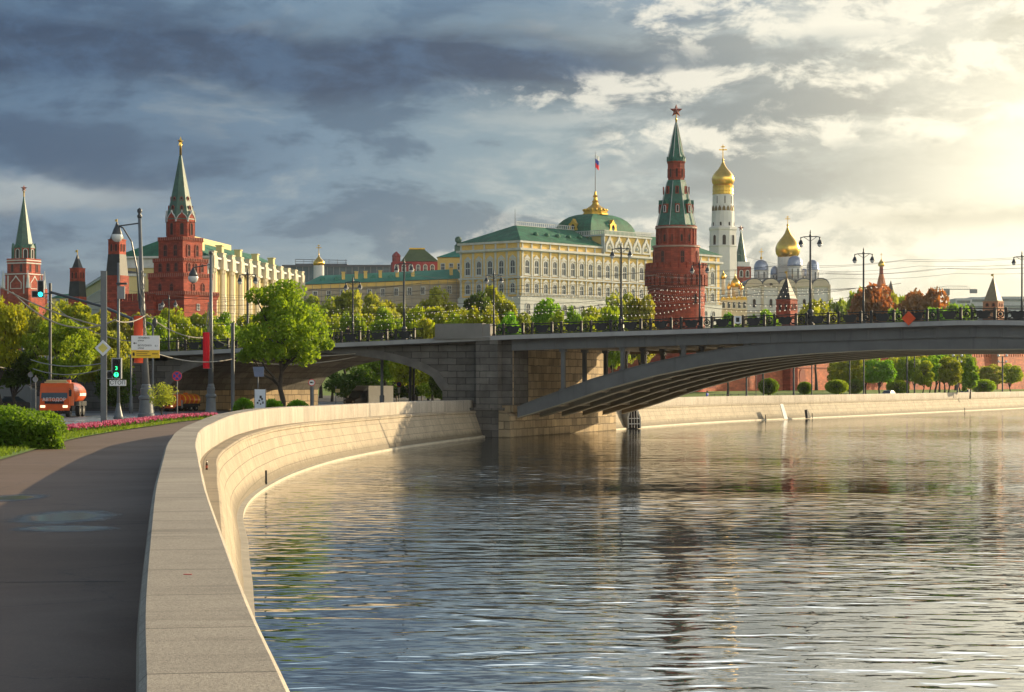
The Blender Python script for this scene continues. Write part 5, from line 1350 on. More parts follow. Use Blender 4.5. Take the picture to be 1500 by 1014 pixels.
def crown_pts(rng, kind, n):
    """points for a tree 10 m high; trunk foot at the origin"""
    pts = []
    if kind == 'round': c, rad, nb, br = (0,0,6.0), (4.3,4.3,3.8), 56, 1.25
    elif kind == 'spreading': c, rad, nb, br = (0,0,6.0), (4.5,4.5,3.9), 66, .95
    elif kind == 'tall': c, rad, nb, br = (0,0,6.0), (2.7,2.7,4.0), 40, 1.0
    elif kind == 'loose': c, rad, nb, br = (0,0,6.0), (4.3,4.3,4.0), 50, 1.2
    elif kind == 'cone': c, rad, nb, br = (0,0,5.2), (2.6,2.6,4.8), 38, .9
    elif kind == 'bush': c, rad, nb, br = (0,0,4.6), (5.5,5.5,4.6), 42, 1.7
    c = np.array(c); rad = np.array(rad); blobs = []
    for i in range(nb):
        d = rng.normal(size=3); d /= np.linalg.norm(d); q = rng.uniform(.35, 1.0)**.6
        p = d*q*.84
        if kind == 'cone': z = p[2]; k = (1-z)/2*.95+.12; p = np.array([p[0]*k*1.3, p[1]*k*1.3, z])
        if kind in ('round','loose','bush','spreading') and p[2] < -.45: p[2] *= .7
        blobs.append((c + p*rad, br*rng.uniform(.6, 1.2)))
    per = n//nb
    for b, r in blobs:
        d = rng.normal(size=(per,3)); d /= np.linalg.norm(d, axis=1)[:,None]
        rr = r*rng.uniform(.25, 1.0, per)**.5
        pts.append(b + d*rr[:,None]*np.array([1.1,1.1,.75]))
    return np.vstack(pts), blobs
def limbs(rng, blobs, top, r0, n=9):
    b = MB(); z = 0; pts = [(0,0,-.3)]
    for i in range(1, 6):
        pts.append((rng.normal()*.10*i**.5, rng.normal()*.10*i**.5, top*i/5))
    b.tube(pts, [r0*1.35]+[r0*(1-.14*i) for i in range(1,6)], 8)
    idx = rng.permutation(len(blobs))[:n]
    for j in idx:
        e = blobs[j][0]; s = Vector(pts[rng.integers(2,6)]); E = Vector(e); m = s.lerp(E,.5) + Vector((0,0,-.35)); 
        b.tube([s, s.lerp(m,.5)+Vector((0,0,.1)), m, E], [r0*.5, r0*.4, r0*.3, r0*.1], 5)
    return b
PROTO = {}
def proto(kind, m, n, leaf, seed, nl=9):
    key = (kind, m.name, n, seed)
    if key not in PROTO:
        rng = np.random.default_rng(seed); pts, blobs = crown_pts(rng, kind, n)
        cm = leaf_mesh('crown', pts, leaf, m, seed)
        tm = limbs(rng, blobs, {'tall':6.5,'cone':8.5,'bush':3.5}.get(kind, 5.2), {'tall':.2,'cone':.18,'bush':.2}.get(kind,.26), nl).mesh('trunk'); tm.materials.append(BARK)
        PROTO[key] = (tm, cm)
    return PROTO[key]
TRN = random.Random(12)
def tree(label, px, top, d, halfw, kind, m, zb=2.2, group=None, name='tree', n=5200, leaf=.26, seed=1, nl=9, cat='tree'):
    wref = {'round':4.3,'spreading':4.35,'tall':2.8,'loose':4.2,'cone':2.7,'bush':5.8}[kind]
    H = ZD(top, d) - zb; sx = halfw*d/F/wref; sz = H/9.75
    tm, cm = proto(kind, m, n, leaf, seed, nl)
    r = thing(name, label, cat, (XD(px,d), d, zb), TRN.uniform(0,6.28), group, (sx, sx, sz))
    for nm, me in (('trunk', tm), ('crown', cm)):
        o = bpy.data.objects.new(nm, me); COL.objects.link(o); o.parent = r
    return r
G1 = 'trees in the garden behind the bridge'
# the big tree on the near bank
tree('big bright green tree with dark forked trunk in front of the bridge', 413, 411, 196, 78, 'spreading', L_GRN, n=16000, leaf=.16, seed=77, nl=16)
# left side
tree('yellow green tree cut by the left edge of the view', -2, 424, 205, 44, 'round', L_YEL, n=9000, leaf=.2, seed=5)
tree('tall broad green tree standing behind the orange tank truck', 88, 463, 206, 56, 'spreading', L_GRN, n=11000, leaf=.18, seed=6, nl=12)
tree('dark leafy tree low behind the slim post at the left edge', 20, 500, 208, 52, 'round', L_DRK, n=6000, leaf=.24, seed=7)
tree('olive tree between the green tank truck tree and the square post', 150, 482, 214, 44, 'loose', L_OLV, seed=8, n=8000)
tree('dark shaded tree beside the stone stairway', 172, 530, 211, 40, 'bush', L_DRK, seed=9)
tree('thin bare looking olive shrub tree at the end of the flower bed', 238, 556, 168, 24, 'loose', L_OLV, n=2400, leaf=.2, seed=10, nl=14, name='small_tree')
# garden trees seen over the bridge: px, top y, depth, half width, kind, leaf, words
garden = [(62,446,345,30,'loose',L_OLV,'olive tree below the tall star tower'),(108,440,360,34,'loose',L_YEL,'yellowish tree below the slim dark tower'),
 (150,452,380,30,'loose',L_OLV,'olive tree below the long yellow building'),(188,449,350,36,'loose',L_OLV,'olive tree behind the direction sign post'),
 (252,452,330,30,'loose',L_YEL,'yellow green tree in front of the stepped tower base'),(292,455,345,32,'round',L_OLV,'olive tree behind the red banner'),
 (328,456,335,28,'loose',L_GRN,'green tree below the white columned building'),(372,452,360,34,'loose',L_YEL,'yellowish tree right of the white columns and behind the big tree'),
 (470,434,400,34,'loose',L_OLV,'grey olive tree just right of the big tree crown'),(506,424,390,32,'loose',L_OLV,'tall olive tree with sparse crown below the small gold cupola'),
 (545,428,400,36,'loose',L_OLV,'olive tree below the green roofed wing'),(585,432,410,34,'loose',L_OLV,'olive tree behind the tall double lamp on the bridge'),
 (486,462,330,26,'round',L_YEL,'low yellow green tree above the railing beside the big tree'),(535,458,340,24,'round',L_YEL,'low yellow tree above the railing left of the lamp'),
 (610,446,335,32,'round',L_YEL,'bright yellow tree right of the tall bridge lamp'),(648,438,345,38,'round',L_YEL,'broad yellow tree in front of the palace corner wing'),
 (640,422,420,30,'loose',L_OLV,'tall olive tree top in front of the orange house'),(694,426,380,30,'round',L_DRK,'dark green tree below the palace side windows'),
 (722,417,395,32,'loose',L_YEL,'tall yellow green tree behind the lamp beside the parapet block'),(676,448,330,28,'loose',L_YEL,'yellow tree over the stone parapet block'),
 (746,458,300,22,'round',L_BRT,'small bright green tree at the end of the parapet block'),(795,436,335,40,'round',L_BRT,'large round bright green tree in front of the palace'),
 (838,446,345,20,'round',L_BRT,'small green tree beside the large round bright one'),(878,441,360,32,'loose',L_OLV,'pale olive tree below the palace facade'),
 (912,430,375,30,'loose',L_OLV,'olive tree behind the bridge lamp in front of the palace'),(936,430,355,26,'round',L_OLV,'dense olive tree touching the round tower'),
 (1066,458,420,26,'loose',L_BRT,'small bright shrub tree below the gold cupolas'),(1116,444,440,24,'round',L_BRT,'bright green tree left of the small red wall tower'),
 (455,452,315,24,'round',L_YEL,'low yellowish tree hugging the right side of the big tree'),(518,456,318,22,'round',L_GRN,'low green tree just above the railing near the standing person'),(562,448,322,26,'loose',L_GRN,'green tree just left of the tall double lamp'),(628,456,316,24,'round',L_YEL,'low yellow tree right of the tall double lamp'),(706,448,318,26,'round',L_YEL,'yellow tree behind the lamp at the parapet block'),(768,456,322,18,'round',L_GRN,'small green tree left of the large round bright one'),(818,452,330,22,'round',L_GRN,'green tree between the large bright one and the small one'),(858,454,325,20,'loose',L_YEL,'low yellowish tree below the palace risalit'),(896,448,330,24,'loose',L_GRN,'green tree left of the lamp before the palace'),
 (228,462,322,24,'round',L_GRN,'low green tree before the red forework wall'),(270,464,320,24,'round',L_YEL,'low yellow tree left of the red banner post'),(312,462,318,22,'round',L_YEL,'low yellow tree right of the red banner post'),
 (1196,441,470,28,'loose',L_YEL,'yellow green tree at the foot of the white cathedral'),(1178,446,520,20,'loose',L_YEL,'small yellow tree right of the small red wall tower')]
for i, (px, top, dd, hw, kd, lm_, lb) in enumerate(garden):
    zb = 2.2 if dd < 440 else 4
    tree(lb, px, top-2, dd, hw*1.22, kd, lm_, zb, G1, seed=20+i%4, n=7000, leaf=.33 if dd > 380 else .29)
G2 = 'trees seen through the side arch of the bridge'
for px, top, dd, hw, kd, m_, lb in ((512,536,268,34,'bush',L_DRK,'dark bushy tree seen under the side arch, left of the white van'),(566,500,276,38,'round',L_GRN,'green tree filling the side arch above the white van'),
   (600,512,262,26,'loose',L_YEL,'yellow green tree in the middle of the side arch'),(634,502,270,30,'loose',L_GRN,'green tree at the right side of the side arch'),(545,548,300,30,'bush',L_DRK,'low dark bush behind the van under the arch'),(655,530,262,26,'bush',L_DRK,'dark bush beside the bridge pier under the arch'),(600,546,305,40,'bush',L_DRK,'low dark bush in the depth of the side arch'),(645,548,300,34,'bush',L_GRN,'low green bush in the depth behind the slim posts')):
    tree(lb, px, top-4, dd, hw*1.25, kd, m_, 2.2, G2, seed=31, n=7000, leaf=.28)
# far bank
G3 = 'trees on the far bank lawn'
for px, top, dd, hw, kd, m_, lb in ((1232,526,455,20,'round',L_YEL,'low yellow tree at the left end of the far lawn trees'),(1304,524,455,20,'round',L_YEL,'yellow tree behind the rounded green tree on the far lawn'),(1331,520,425,18,'round',L_GRN,'green tree left of the paired lamp posts'),(1362,520,430,18,'round',L_BRT,'bright tree behind the slim yellow green tree'),(1384,514,460,20,'round',L_YEL,'tall yellow tree behind the slim yellow one'),(1413,518,455,18,'round',L_GRN,'green tree behind the pointed tree on the far lawn'),(1480,532,480,16,'round',L_YEL,'small hazy yellow tree beside the last globe lamp'),(1246,521,430,24,'loose',L_YEL,'pale yellowish tree before the red wall under the bridge'),(1288,523,400,22,'round',L_BRT,'rounded green tree on the far lawn left of two lamp posts'),
   (1340,516,440,20,'loose',L_YEL,'yellowish tree right behind the paired lamp posts'),(1353,528,390,14,'tall',L_YEL,'slim yellow green tree on the far lawn left of the conical row'),(1370,512,450,24,'round',L_BRT,'green tree crown touching the underside of the bridge'),
   (1390,522,395,16,'tall',L_YEL,'slim yellow tree beside the twin globe lamp'),(1421,522,392,13,'cone',L_BRT,'pointed bright green tree on the far lawn'),(1318,518,470,24,'round',L_OLV,'olive tree deep under the arch near the red wall'),
   (1452,534,470,20,'loose',L_OLV,'thin olive tree before the red wall near the right edge'),(1405,524,430,16,'tall',L_GRN,'narrow green tree between the pointed tree and the twin lamp'),(1268,530,440,16,'loose',L_YEL,'small yellow tree between the pale olive and rounded green trees')):
    tree(lb, px, top, dd, hw*1.15, kd, m_, 2.4, G3, seed=41, n=7000, leaf=.3)
G4 = 'clipped round bushes on the far bank lawn'
for px, cy, hw, hh, dd, lb in ((1125.6,566,15,11.5,345,'large round clipped bush beside the first lamp post on the far bank'),(1179,568.5,10.5,8.5,352,'small round clipped bush right of the tall lamp post'),(1225.5,566.5,17,10,372,'wide clipped bush before the pair of slim posts'),
   (1252,566,13,10.5,395,'round clipped bush between two slim lamp posts'),(1315,567,17,10,420,'wide dark clipped bush in the tree shade'),(1441,566,18,10,430,'low wide clipped bush near the right edge')):
    s = dd/F; r = thing('clipped_bush', lb, 'bush', (XD(px,dd), dd, 2.35), 0, G4)
    rng = np.random.default_rng(int(px)); n = 3600; v = rng.normal(size=(n,3)); v /= np.linalg.norm(v,axis=1)[:,None]; v *= rng.uniform(.72,1.02,n)[:,None]
    zc = ZD(cy,dd)-2.35; pts = v*np.array([hw*s,hw*s,hh*s]) + np.array([0,0,zc])
    o = bpy.data.objects.new('foliage', leaf_mesh('foliage', pts, .15, L_HDG if hw < 16 else L_GRN, int(px))); COL.objects.link(o); o.parent = r
    MB().ball((0,0,zc), .74*hw*s, 12, 8, hh/hw).build('dark_core', mat('hedge_core', (.015,.025,.008), .9), r)  # dark ball added inside for the shade behind the leaves
    MB().tube([(0,0,-.2),(0,0,zc)], .12, 6).tube([(.2,0,-.2),(.4,0,zc*.8)], .06, 5).build('stem', BARK, r)
# right horizon
G5 = 'trees on the right horizon'
for px, top, dd, hw, kd, m_, lb in ((1228,432,600,17,'round',L_GRN,'green tree between the cathedral and the copper trees'),(1242,434,620,10,'cone',L_DRK,'dark conifer left of the copper trees'),(1226,436,590,8,'cone',L_DRK,'small dark conifer beside the cathedral buttress'),
   (1277,411,560,33,'round',L_RED,'large domed copper red tree below the distant orange church'),(1256,416,580,16,'round',L_GRN,'green crown leaning on the left copper tree'),(1349,416,570,34,'round',L_RED,'broad copper red tree left of the crane'),(1306,420,640,15,'round',L_YEL,'yellow green tree between the two copper trees'),
   (1325,426,660,18,'loose',L_YEL,'pale tree behind the copper trees'),(1313,447,520,12,'round',L_BRT,'small bright shrub in front of the copper trees'),(1400,440,560,24,'loose',L_BRT,'bright yellow green tree below the crane'),(1376,446,520,18,'loose',L_BRT,'bright shrub right of the broad copper tree'),(1416,442,600,14,'round',L_DRK,'dark green tree before the pale office block')):
    tree(lb, px, top-1, dd, hw*1.25, kd, m_, 3, G5, seed=51, n=9000, leaf=.36)
# shrubs at the foot of the big tree
for px, cy, hw, hh, dd, lb in ((357,587,14,9,190,'bright green shrub left of the picture board'),(398,588,16,8,192,'bright green shrub at the foot of the big tree'),(436,588,15,7,194,'lower green shrub right of the big tree trunk')):
    s = dd/F; zc = ZD(cy,dd)-2.2; rng = np.random.default_rng(int(px)); n = 3000; v = rng.normal(size=(n,3)); v /= np.linalg.norm(v,axis=1)[:,None]; v *= rng.uniform(.4,1.1,n)[:,None]
    r = thing('shrub', lb, 'shrub', (XD(px,dd), dd, 2.2), 0, 'shrubs under the big tree')
    o = bpy.data.objects.new('foliage', leaf_mesh('foliage', v*np.array([hw*s,hw*s*.8,hh*s*1.6])+np.array([0,0,zc*.5]), .11, L_BRT, int(px))); COL.objects.link(o); o.parent = r
    MB().tube([(0,0,-.1),(.1,0,.5)], .05, 5).build('stem', BARK, r)
# the clipped hedge in the foreground
def hedge():
    r = thing('hedge', 'thick clipped green hedge beside the pavement at the left edge', 'hedge', (-25.45, 104, 2.2), R(14))
    rng = np.random.default_rng(3); n = 46000; hx, hy, h = 3.5, 9.0, 1.48
    core = MB().box(-hx+.35, hx-.35, -hy+.35, hy-.35, 0, h-.3).build('dark_core', mat('hedge_core', (.015,.025,.008), .9), r)  # dark inner box stands in for the hedge's unlit inside
    u = rng.uniform(-1,1,(n,3)); f = rng.integers(0,10,n)
    u[f<5,2] = rng.uniform(.80,1.05,(f<5).sum()); k = (f>=5)&(f<7); u[k,0] = rng.uniform(.85,1.04,k.sum()); k = (f>=7)&(f<9); u[k,1] = -rng.uniform(.94,1.02,k.sum()); k = f==9; u[k,1] = rng.uniform(.94,1.02,k.sum())
    x = u[:,0]*hx; y = u[:,1]*hy; z = (u[:,2]*.5+.5)*h
    z *= np.where(u[:,2] > .5, 1+.10*np.sin(x*1.7+np.sin(y*.9))+.07*np.sin(y*2.3), 1)
    rr = (np.abs(u[:,0])**6 + np.abs(u[:,1])**8); z -= np.where(u[:,2]>.5, .35*np.clip(rr-.4,0,1), 0)
    x += .16*np.sin(z*4+y*1.9) + rng.normal(0,.05,n); y += .1*np.sin(x*2.3) + rng.normal(0,.06,n); z += rng.normal(0,.05,n)
    o = bpy.data.objects.new('foliage', leaf_mesh('foliage', np.stack([x,y,np.maximum(z,.03)],1), .085, L_HDG, 3)); COL.objects.link(o); o.parent = r
hedge()
# grass blades on the lawn strip and the flower bed
def planting():
    rng = np.random.default_rng(8); pts = []
    ge = sorted([(p[1], p[0]) for p in GED if p[1] < 178]); lw = sorted([(p[1], p[0]) for p in LAWN2])
    n = 30000; y = rng.uniform(60, 172, n); gx = np.interp(y, [a for a, b in ge], [b for a, b in ge]); lx = np.interp(y, [a for a, b in lw], [b for a, b in lw])
    t = rng.uniform(0.02, .98, n)**.8; x = gx + (lx-gx)*t; h = rng.uniform(.06,.2,n)
    a = rng.uniform(0,6.28,n); w = .035; v = np.empty((n,3,3))
    v[:,0] = np.stack([x-w*np.cos(a), y-w*np.sin(a), np.full(n,2.24)],1); v[:,1] = np.stack([x+w*np.cos(a), y+w*np.sin(a), np.full(n,2.24)],1)
    v[:,2] = np.stack([x+rng.normal(0,.05,n), y+rng.normal(0,.05,n), 2.26+h],1)
    me = bpy.data.meshes.new('grass'); me.vertices.add(n*3); me.vertices.foreach_set('co', v.reshape(-1).astype(np.float32)); me.loops.add(n*3); me.loops.foreach_set('vertex_index', np.arange(n*3,dtype=np.int32)); me.polygons.add(n); me.polygons.foreach_set('loop_start', np.arange(0,n*3,3,dtype=np.int32)); me.update(calc_edges=True)
    me.materials.append(leafmat('grass_blade', (.085,.14,.012), (.15,.21,.02), (1.5,1.4,.7))); o = bpy.data.objects.new('grass', me); COL.objects.link(o); tag(o, 'short bright grass along the pavement edge', 'grass', kind='stuff')
    # tulips: stems, leaves and heads
    n = 3600; y = rng.uniform(121, 176, n); lx = np.interp(y, [a for a, b in lw], [b for a, b in lw]); x = lx + rng.uniform(.2, 1.35, n)
    keep = rng.uniform(0,1,n) < .55+.45*np.sin(y*.35)**2; x, y = x[keep], y[keep]; n = len(x)
    pink = mat('tulip_pink', (.38,.010,.12), .6, .1, .8, col2=(.48,.03,.05)); pink2 = mat('tulip_rose', (.62,.13,.22), .6, .25, 1)
    for nm, sel, m in (('pink_tulips', rng.uniform(0,1,n) < .68, pink), ('rose_tulips', None, pink2)):
        if sel is None: sel = ~last
        last = sel; b = MB()
        for px_, py_ in zip(x[sel], y[sel]):
            h = 2.26 + rng.uniform(.2,.4); r0 = rng.uniform(.05,.075)
            b.v += [(px_,py_,h-.08),(px_+r0,py_,h),(px_,py_+r0,h),(px_-r0,py_,h),(px_,py_-r0,h),(px_,py_,h+.13)]; o = len(b.v)-6
            b.f += [(o,o+1,o+4),(o,o+2,o+1),(o,o+3,o+2),(o,o+4,o+3),(o+5,o+4,o+1),(o+5,o+1,o+2),(o+5,o+2,o+3),(o+5,o+3,o+4)]
        tag(b.build(nm, m), 'pink tulips in full bloom along the road edge' if nm[0] == 'p' else 'paler rose tulips scattered among the pink ones', 'flowers', kind='stuff')
    x, y = np.tile(x,2), np.tile(y,2); n = len(x)
    pts = np.stack([x+rng.normal(0,.12,n), y+rng.normal(0,.05,n), 2.26+rng.uniform(.03,.28,n)],1)
    o = bpy.data.objects.new('tulip_leaves', leaf_mesh('tulip_leaves', pts, .12, L_DRK, 4)); COL.objects.link(o); tag(o, 'dark green tulip leaves in the flower bed', 'leaves', kind='stuff')
planting()

# ------------------------------------------------------------------ lamps, posts and signs
def bridge_lamp():
    r = thing('bridge_lamp', 'x', 'street lamp', group='double armed lamps on the bridge')
    MB().lathe(10, [(.34,0),(.34,.25),(.26,.35),(.24,1.2),(.28,1.3),(.16,1.5)]).build('base', POLED, r, True)
    MB().lathe(10, [(.14,1.4),(.105,3.0),(.13,3.1),(.095,3.25),(.075,7.45),(.11,7.5),(.11,7.6),(.05,7.75),(.07,7.85),(.02,8.05)]).build('pole', POLED, r, True)
    MB().tube([(-.86,0,7.42),(-.5,0,7.5),(.5,0,7.5),(.86,0,7.42)], .04, 5).tube([(-.55,0,7.48),(0,0,7.1),(.55,0,7.48)], .025, 4).build('arm', POLED, r)
    for s in (-1, 1):
        l = MB().lathe(12, [(.03,7.42),(.06,7.36),(.05,7.25),(.12,7.18),(.2,7.0),(.25,6.9),(.25,6.87)], s*.8, 0).build('lantern', POLED, r, True)
        MB().lathe(12, [(.19,6.87),(.19,6.78),(.14,6.68),(.03,6.62)], s*.8, 0).build('globe', GLOBE, l, True)
    return r
BL = bridge_lamp()
lamps = [(592,-.05,378,'double bridge lamp rising before the green roofed wing, left of the parapet block'),(910,-.05,355,'double bridge lamp in front of the palace'),(1187,-.05,337,'tallest double bridge lamp, in front of the white cathedral'),(1497,1,368,'bridge lamp cut by the right edge of the view'),
         (517,1,405,'far side double bridge lamp right of the big tree'),(723.5,1,395,'far side double bridge lamp at the parapet block'),(1025,1,380,'far side double bridge lamp in front of the round tower'),(1265,1,363,'far side double bridge lamp left of the copper trees'),(363,1,393,'far side double lamp beside the white columned building'),(247.5,1,432,'low double lamp in front of the stepped tower base')]
for i, (px, far, top, lb) in enumerate(lamps):
    y = (W+.15 if px > 300 else W+18) if far > 0 else .35
    q = (px-750)/F; o = BO + BN*y; t = (q*o.y - o.x)/(BU.x - q*BU.y); p = o + BU*t
    zb = dz(t)-.15; h = ZD(top, p.y) - zb
    place(BL, i == 0, (p.x, p.y, zb), rz=BR+(R(6) if i % 2 else 0), label=lb, scale=(h/8.05,)*3)

def street_post(name, label, px, ybase, top, r0, r1, d=None, m=POLE, base=True, lean=0, zb=2.2):
    d = d or (EYE-zb)*F/(ybase-560); H = ZD(top, d)-zb; s = d/F
    r = thing(name, label, 'lamp post' if 'lamp' in name else 'post', (XD(px,d), d, zb))
    k = r0
    if base:
        MB().lathe(12, [(k*2.3,0),(k*2.3,.35),(k*2.0,.45),(k*1.75,1.5),(k*2.1,1.6),(k*2.1,1.75),(k*1.5,1.9),(k*1.6,2.4),(k*1.25,2.5),(k*1.25,2.7),(k,2.8)]).build('base', m, r, True, True)
        MB().tube([(0,0,2.6),(lean*.5*s,0,H*.5),(lean*s,0,H)], [r0,(r0+r1)/2,r1], 10).build('pole', m, r, True)
    else: MB().tube([(0,0,0),(0,0,H)], [r0,r1], 10).build('pole', m, r, True)
    return r, d, H, s
# big leaning tram mast with a globe lamp on a long bracket
r, d, H, s = street_post('street_lamp', 'tall leaning lamp mast with long curved bracket and big globe, left of the stepped tower', 214, 613, 318, .30, .13, lean=-9.5)
x = -9.5*s
MB().lathe(8, [(.16,H-.1),(.22,H+.1),(.1,H+.25),(.2,H+.42),(.2,H+.6),(.02,H+.75)], x, 0).build('finial', POLED, r, True)
MB().tube([(x,0,H-.5),(x-33*s,0,H-.75)], .06, 5).tube([(x,0,H-7.5),(x-4*s,0,H-4.2),(x-12*s,0,H-2.0),(x-24*s,0,H-.9),(x-30*s,0,H-.75)], .07, 5).build('bracket', POLED, r)
l = MB().lathe(12, [(.1,H-.6),(.3,H-1.0),(.42,H-1.35),(.42,H-1.45)], x-33*s, 0).build('lamp_cap', POLED, r, True); MB().ball((x-33*s,0,H-1.6), .46, 12, 8).build('globe', GLOBE, l, True)
b = MB()
for k in range(4): b.tube([(x*(.52-i*.017)+.13*math.sin(i*.9+k*1.7)+.06*k-.1,-.24-.05*math.cos(i+k),H-4.4-i*.3) for i in range(18)], .035, 5)
b.build('cable_bundle', WIREL, r)
mast_d, mast_H, mast_x = d, H, XD(214,d)
for u in (-1, 1): MB().lathe(10, [(.05,H*.5),(.2,H*.5-.2),(.22,H*.5-.5),(.05,H*.5-.8)], x*.5+u*.95, .1).tube([(x*.5,0,H*.5+.05),(x*.5+u*.95,.1,H*.5+.05)], .04, 4).build('side_lantern', POLED, r, True)
r2, d2, H2, s2 = street_post('street_lamp', 'lamp post with hanging globe carrying the long red banner', 309, 607, 373, .24, .12)
MB().tube([(0,0,H2-.9),(-26*s2,0,H2-1.2)], .05, 5).build('bracket', POLED, r2)
l = MB().lathe(12, [(.06,H2-1.2),(.34,H2-1.7),(.46,H2-2.0)], -26*s2, 0).build('lamp_cap', POLED, r2, True); MB().ball((-26*s2,0,H2-2.15), .48, 12, 8).build('globe', GLOBE, l, True)
b = MB()
for k in range(4): b.tube([(-.25+.12*math.sin(i*.8+k*1.6)+.05*k,-.2-.05*math.cos(i+k),H2-4.4-i*.33) for i in range(18)], .035, 5)
b.build('cable_bundle', WIREL, r2); MB().lathe(8, [(.16,H2),(.2,H2+.15),(.03,H2+.35)]).build('finial', POLED, r2, True)
def banner(label, px0, px1, y0, y1, d, m, wave=.05):
    s = d/F; w = (px1-px0)*s; h = (y1-y0)*s; r = thing('banner', label, 'banner', (XD((px0+px1)/2,d), d-.35, ZD(y1,d)))
    b = MB(); n = 10
    for i in range(n):
        z0, z1 = h*i/n, h*(i+1)/n; f = lambda z: wave*math.sin(z*2.2)*(1-z/h)
        b.add([(-w/2,f(z0),z0),(w/2,f(z0)*.4,z0),(w/2,f(z1)*.4,z1),(-w/2,f(z1),z1),(-w/2,f(z0)+.02,z0),(w/2,f(z0)*.4+.02,z0),(w/2,f(z1)*.4+.02,z1),(-w/2,f(z1)+.02,z1)], [(0,1,2,3),(7,6,5,4),(0,3,7,4),(1,5,6,2)])
    b.build('cloth', m, r, True); MB().tube([(-w/2,0,h),(w/2+.4,.2,h)], .03, 5).tube([(-w/2,0,0),(w/2+.4,.2,0)], .03, 5).build('rail', GREYM, r)
banner('long narrow plain red banner on the lamp post with hanging globe', 298, 307.5, 487, 540, d2, REDC)
banner('orange red banner partly hidden by the white direction sign', 197, 210.5, 463, 532, mast_d, REDO, .25)
# plain square steel post with the priority road sign
d = (EYE-2.2)*F/66; p = thing('square_post', 'thick plain square steel post carrying a yellow diamond sign', 'post', (XD(152,d), d, 2.2))
MB().rbox(0,0,.195,.195,0,ZD(398,d)-2.2,R(8)).rbox(0,0,.2,.2,ZD(398,d)-2.2,ZD(398,d)-2.16,R(8)).build('shaft', POLE, p); MB().rbox(0,0,.3,.3,0,.06,R(8)).build('foot_plate', POLE, p)
def rsign(name, label, px, py, d, builder, cat='road sign', dy=-.3):
    r = thing(name, label, cat, (XD(px,d), d+dy, ZD(py,d))); builder(r, d/F); return r
def diamond(r, s):
    q = lambda k: [(-k*s,0),(0,-k*s),(k*s,0),(0,k*s)]
    MB().plate(q(12), (0,0,0), (1,0,0), (0,0,1), .05).build('plate', mat('sign_white', (.62,.64,.66), .4, .05), r); MB().plate(q(7.3), (0,-.01,0), (1,0,0), (0,0,1), .01).build('yellow_centre', mat('sign_dull_yellow', (.60,.52,.12), .5), r)
rsign('priority_sign', 'white edged yellow diamond road sign on the square steel post', 152, 510, d, diamond)
# traffic light pole
r, d3, H3, s3 = street_post('signal_post', 'slim grey post carrying the traffic light with a control box near its top', 173.5, 614, 385, .13, .10, base=False)
MB().lathe(10, [(.42,0),(.36,.25),(.2,.9),(.13,1.3)]).build('base', POLE, r, True); MB().box(-.04,.55,-.35,-.1,H3-2.9,H3-1.9).build('control_box', GREYM, r); MB().box(-.15,.7,-.2,.2,H3-1.75,H3-1.6).build('camera_bracket', POLED, r)
def text(body, size, loc, parent, m, rot=(R(90),0,0), name='lettering', ext=.006, align='CENTER'):
    c = bpy.data.curves.new(name, 'FONT'); c.body = body; c.size = size; c.align_x = align; c.align_y = 'CENTER'; c.extrude = ext; c.materials.append(m)
    t_ = bpy.data.objects.new('lettering_source', c); COL.objects.link(t_)
    dg = bpy.context.evaluated_depsgraph_get(); me = bpy.data.meshes.new_from_object(t_.evaluated_get(dg)); me.name = name
    bpy.data.objects.remove(t_); o = bpy.data.objects.new(name, me); COL.objects.link(o)
    if not me.materials: me.materials.append(m)
    o.location = loc; o.rotation_euler = rot; o.parent = parent; return o
GREENL = mat('green_signal', (.02,.4,.12), .4, .02, 1, emit=(.02,1.0,.25,2.6)); CYANL = mat('cyan_signal', (.02,.4,.4), .4, .02, 1, emit=(.02,.85,.9,2.6)); HOUS = mat('signal_housing', (.32,.33,.33), .5)
tl = thing('traffic_light', 'traffic light with green countdown and arrow lit, on the slim grey post', 'traffic light', (XD(170,d3), d3-.35, ZD(540,d3)))
q = s3; MB().box(-5.5*q,9*q,0,.3,-15*q,15.5*q).box(-12.5*q,-5.5*q,0,.3,-15*q,-3*q).build('housing', HOUS, tl); MB().box(-4*q,7.5*q,-.02,0,-13.7*q,14*q).box(-11.5*q,-5*q,-.02,0,-14*q,-4*q).build('back_board', IRON, tl)
for i, (u, v, m) in enumerate(((1.7,9.5,BLACK),(1.7,.3,GREENL),(1.7,-9,GREENL),(-8.2,-9,BLACK))):
    vis = MB().ring([(4.2*q*math.cos(a*.5236),4.2*q*math.sin(a*.5236)) for a in range(12)], [(3.7*q*math.cos(a*.5236),3.7*q*math.sin(a*.5236)) for a in range(12)], (u*q,-.16,v*q), (1,0,0), (0,0,1), .14).build('lamp_visor', IRON, tl)
    if i == 1: text('3', 7.4*q, (u*q,-.03,v*q), tl, GREENL, name='countdown'); MB().lathe(12,[(3.6*q,0),(3.6*q,.01)]).build('lens', BLACK, vis).location = (u*q,-.02,v*q); vis.children[-1].rotation_euler = (R(90),0,0)
    else:
        l = MB().lathe(14, [(3.5*q,0),(3.5*q,.02)]).build('lens', m, vis); l.location = (u*q,-.022,v*q); l.rotation_euler = (R(90),0,0)
    if i == 2: MB().box((u-.5)*q,(u+.5)*q,-.06,-.05,(v-3)*q,(v+1)*q).plate([(-2*q,0),(2*q,0),(0,2.4*q)], (u*q,-.06,(v+.8)*q), (1,0,0), (0,0,1), .01).build('arrow', IRON, vis)
pl = thing('stop_plate', 'white rectangular plate lettered in capitals under the traffic light', 'road sign', (XD(173.5,d3), d3-.3, ZD(561,d3)))
MB().box(-12*s3,12*s3,0,.04,-4.3*s3,4.3*s3).build('plate', WPAINT, pl); text('СТОП', 8*s3, (0,-.012,0), pl, IRON)
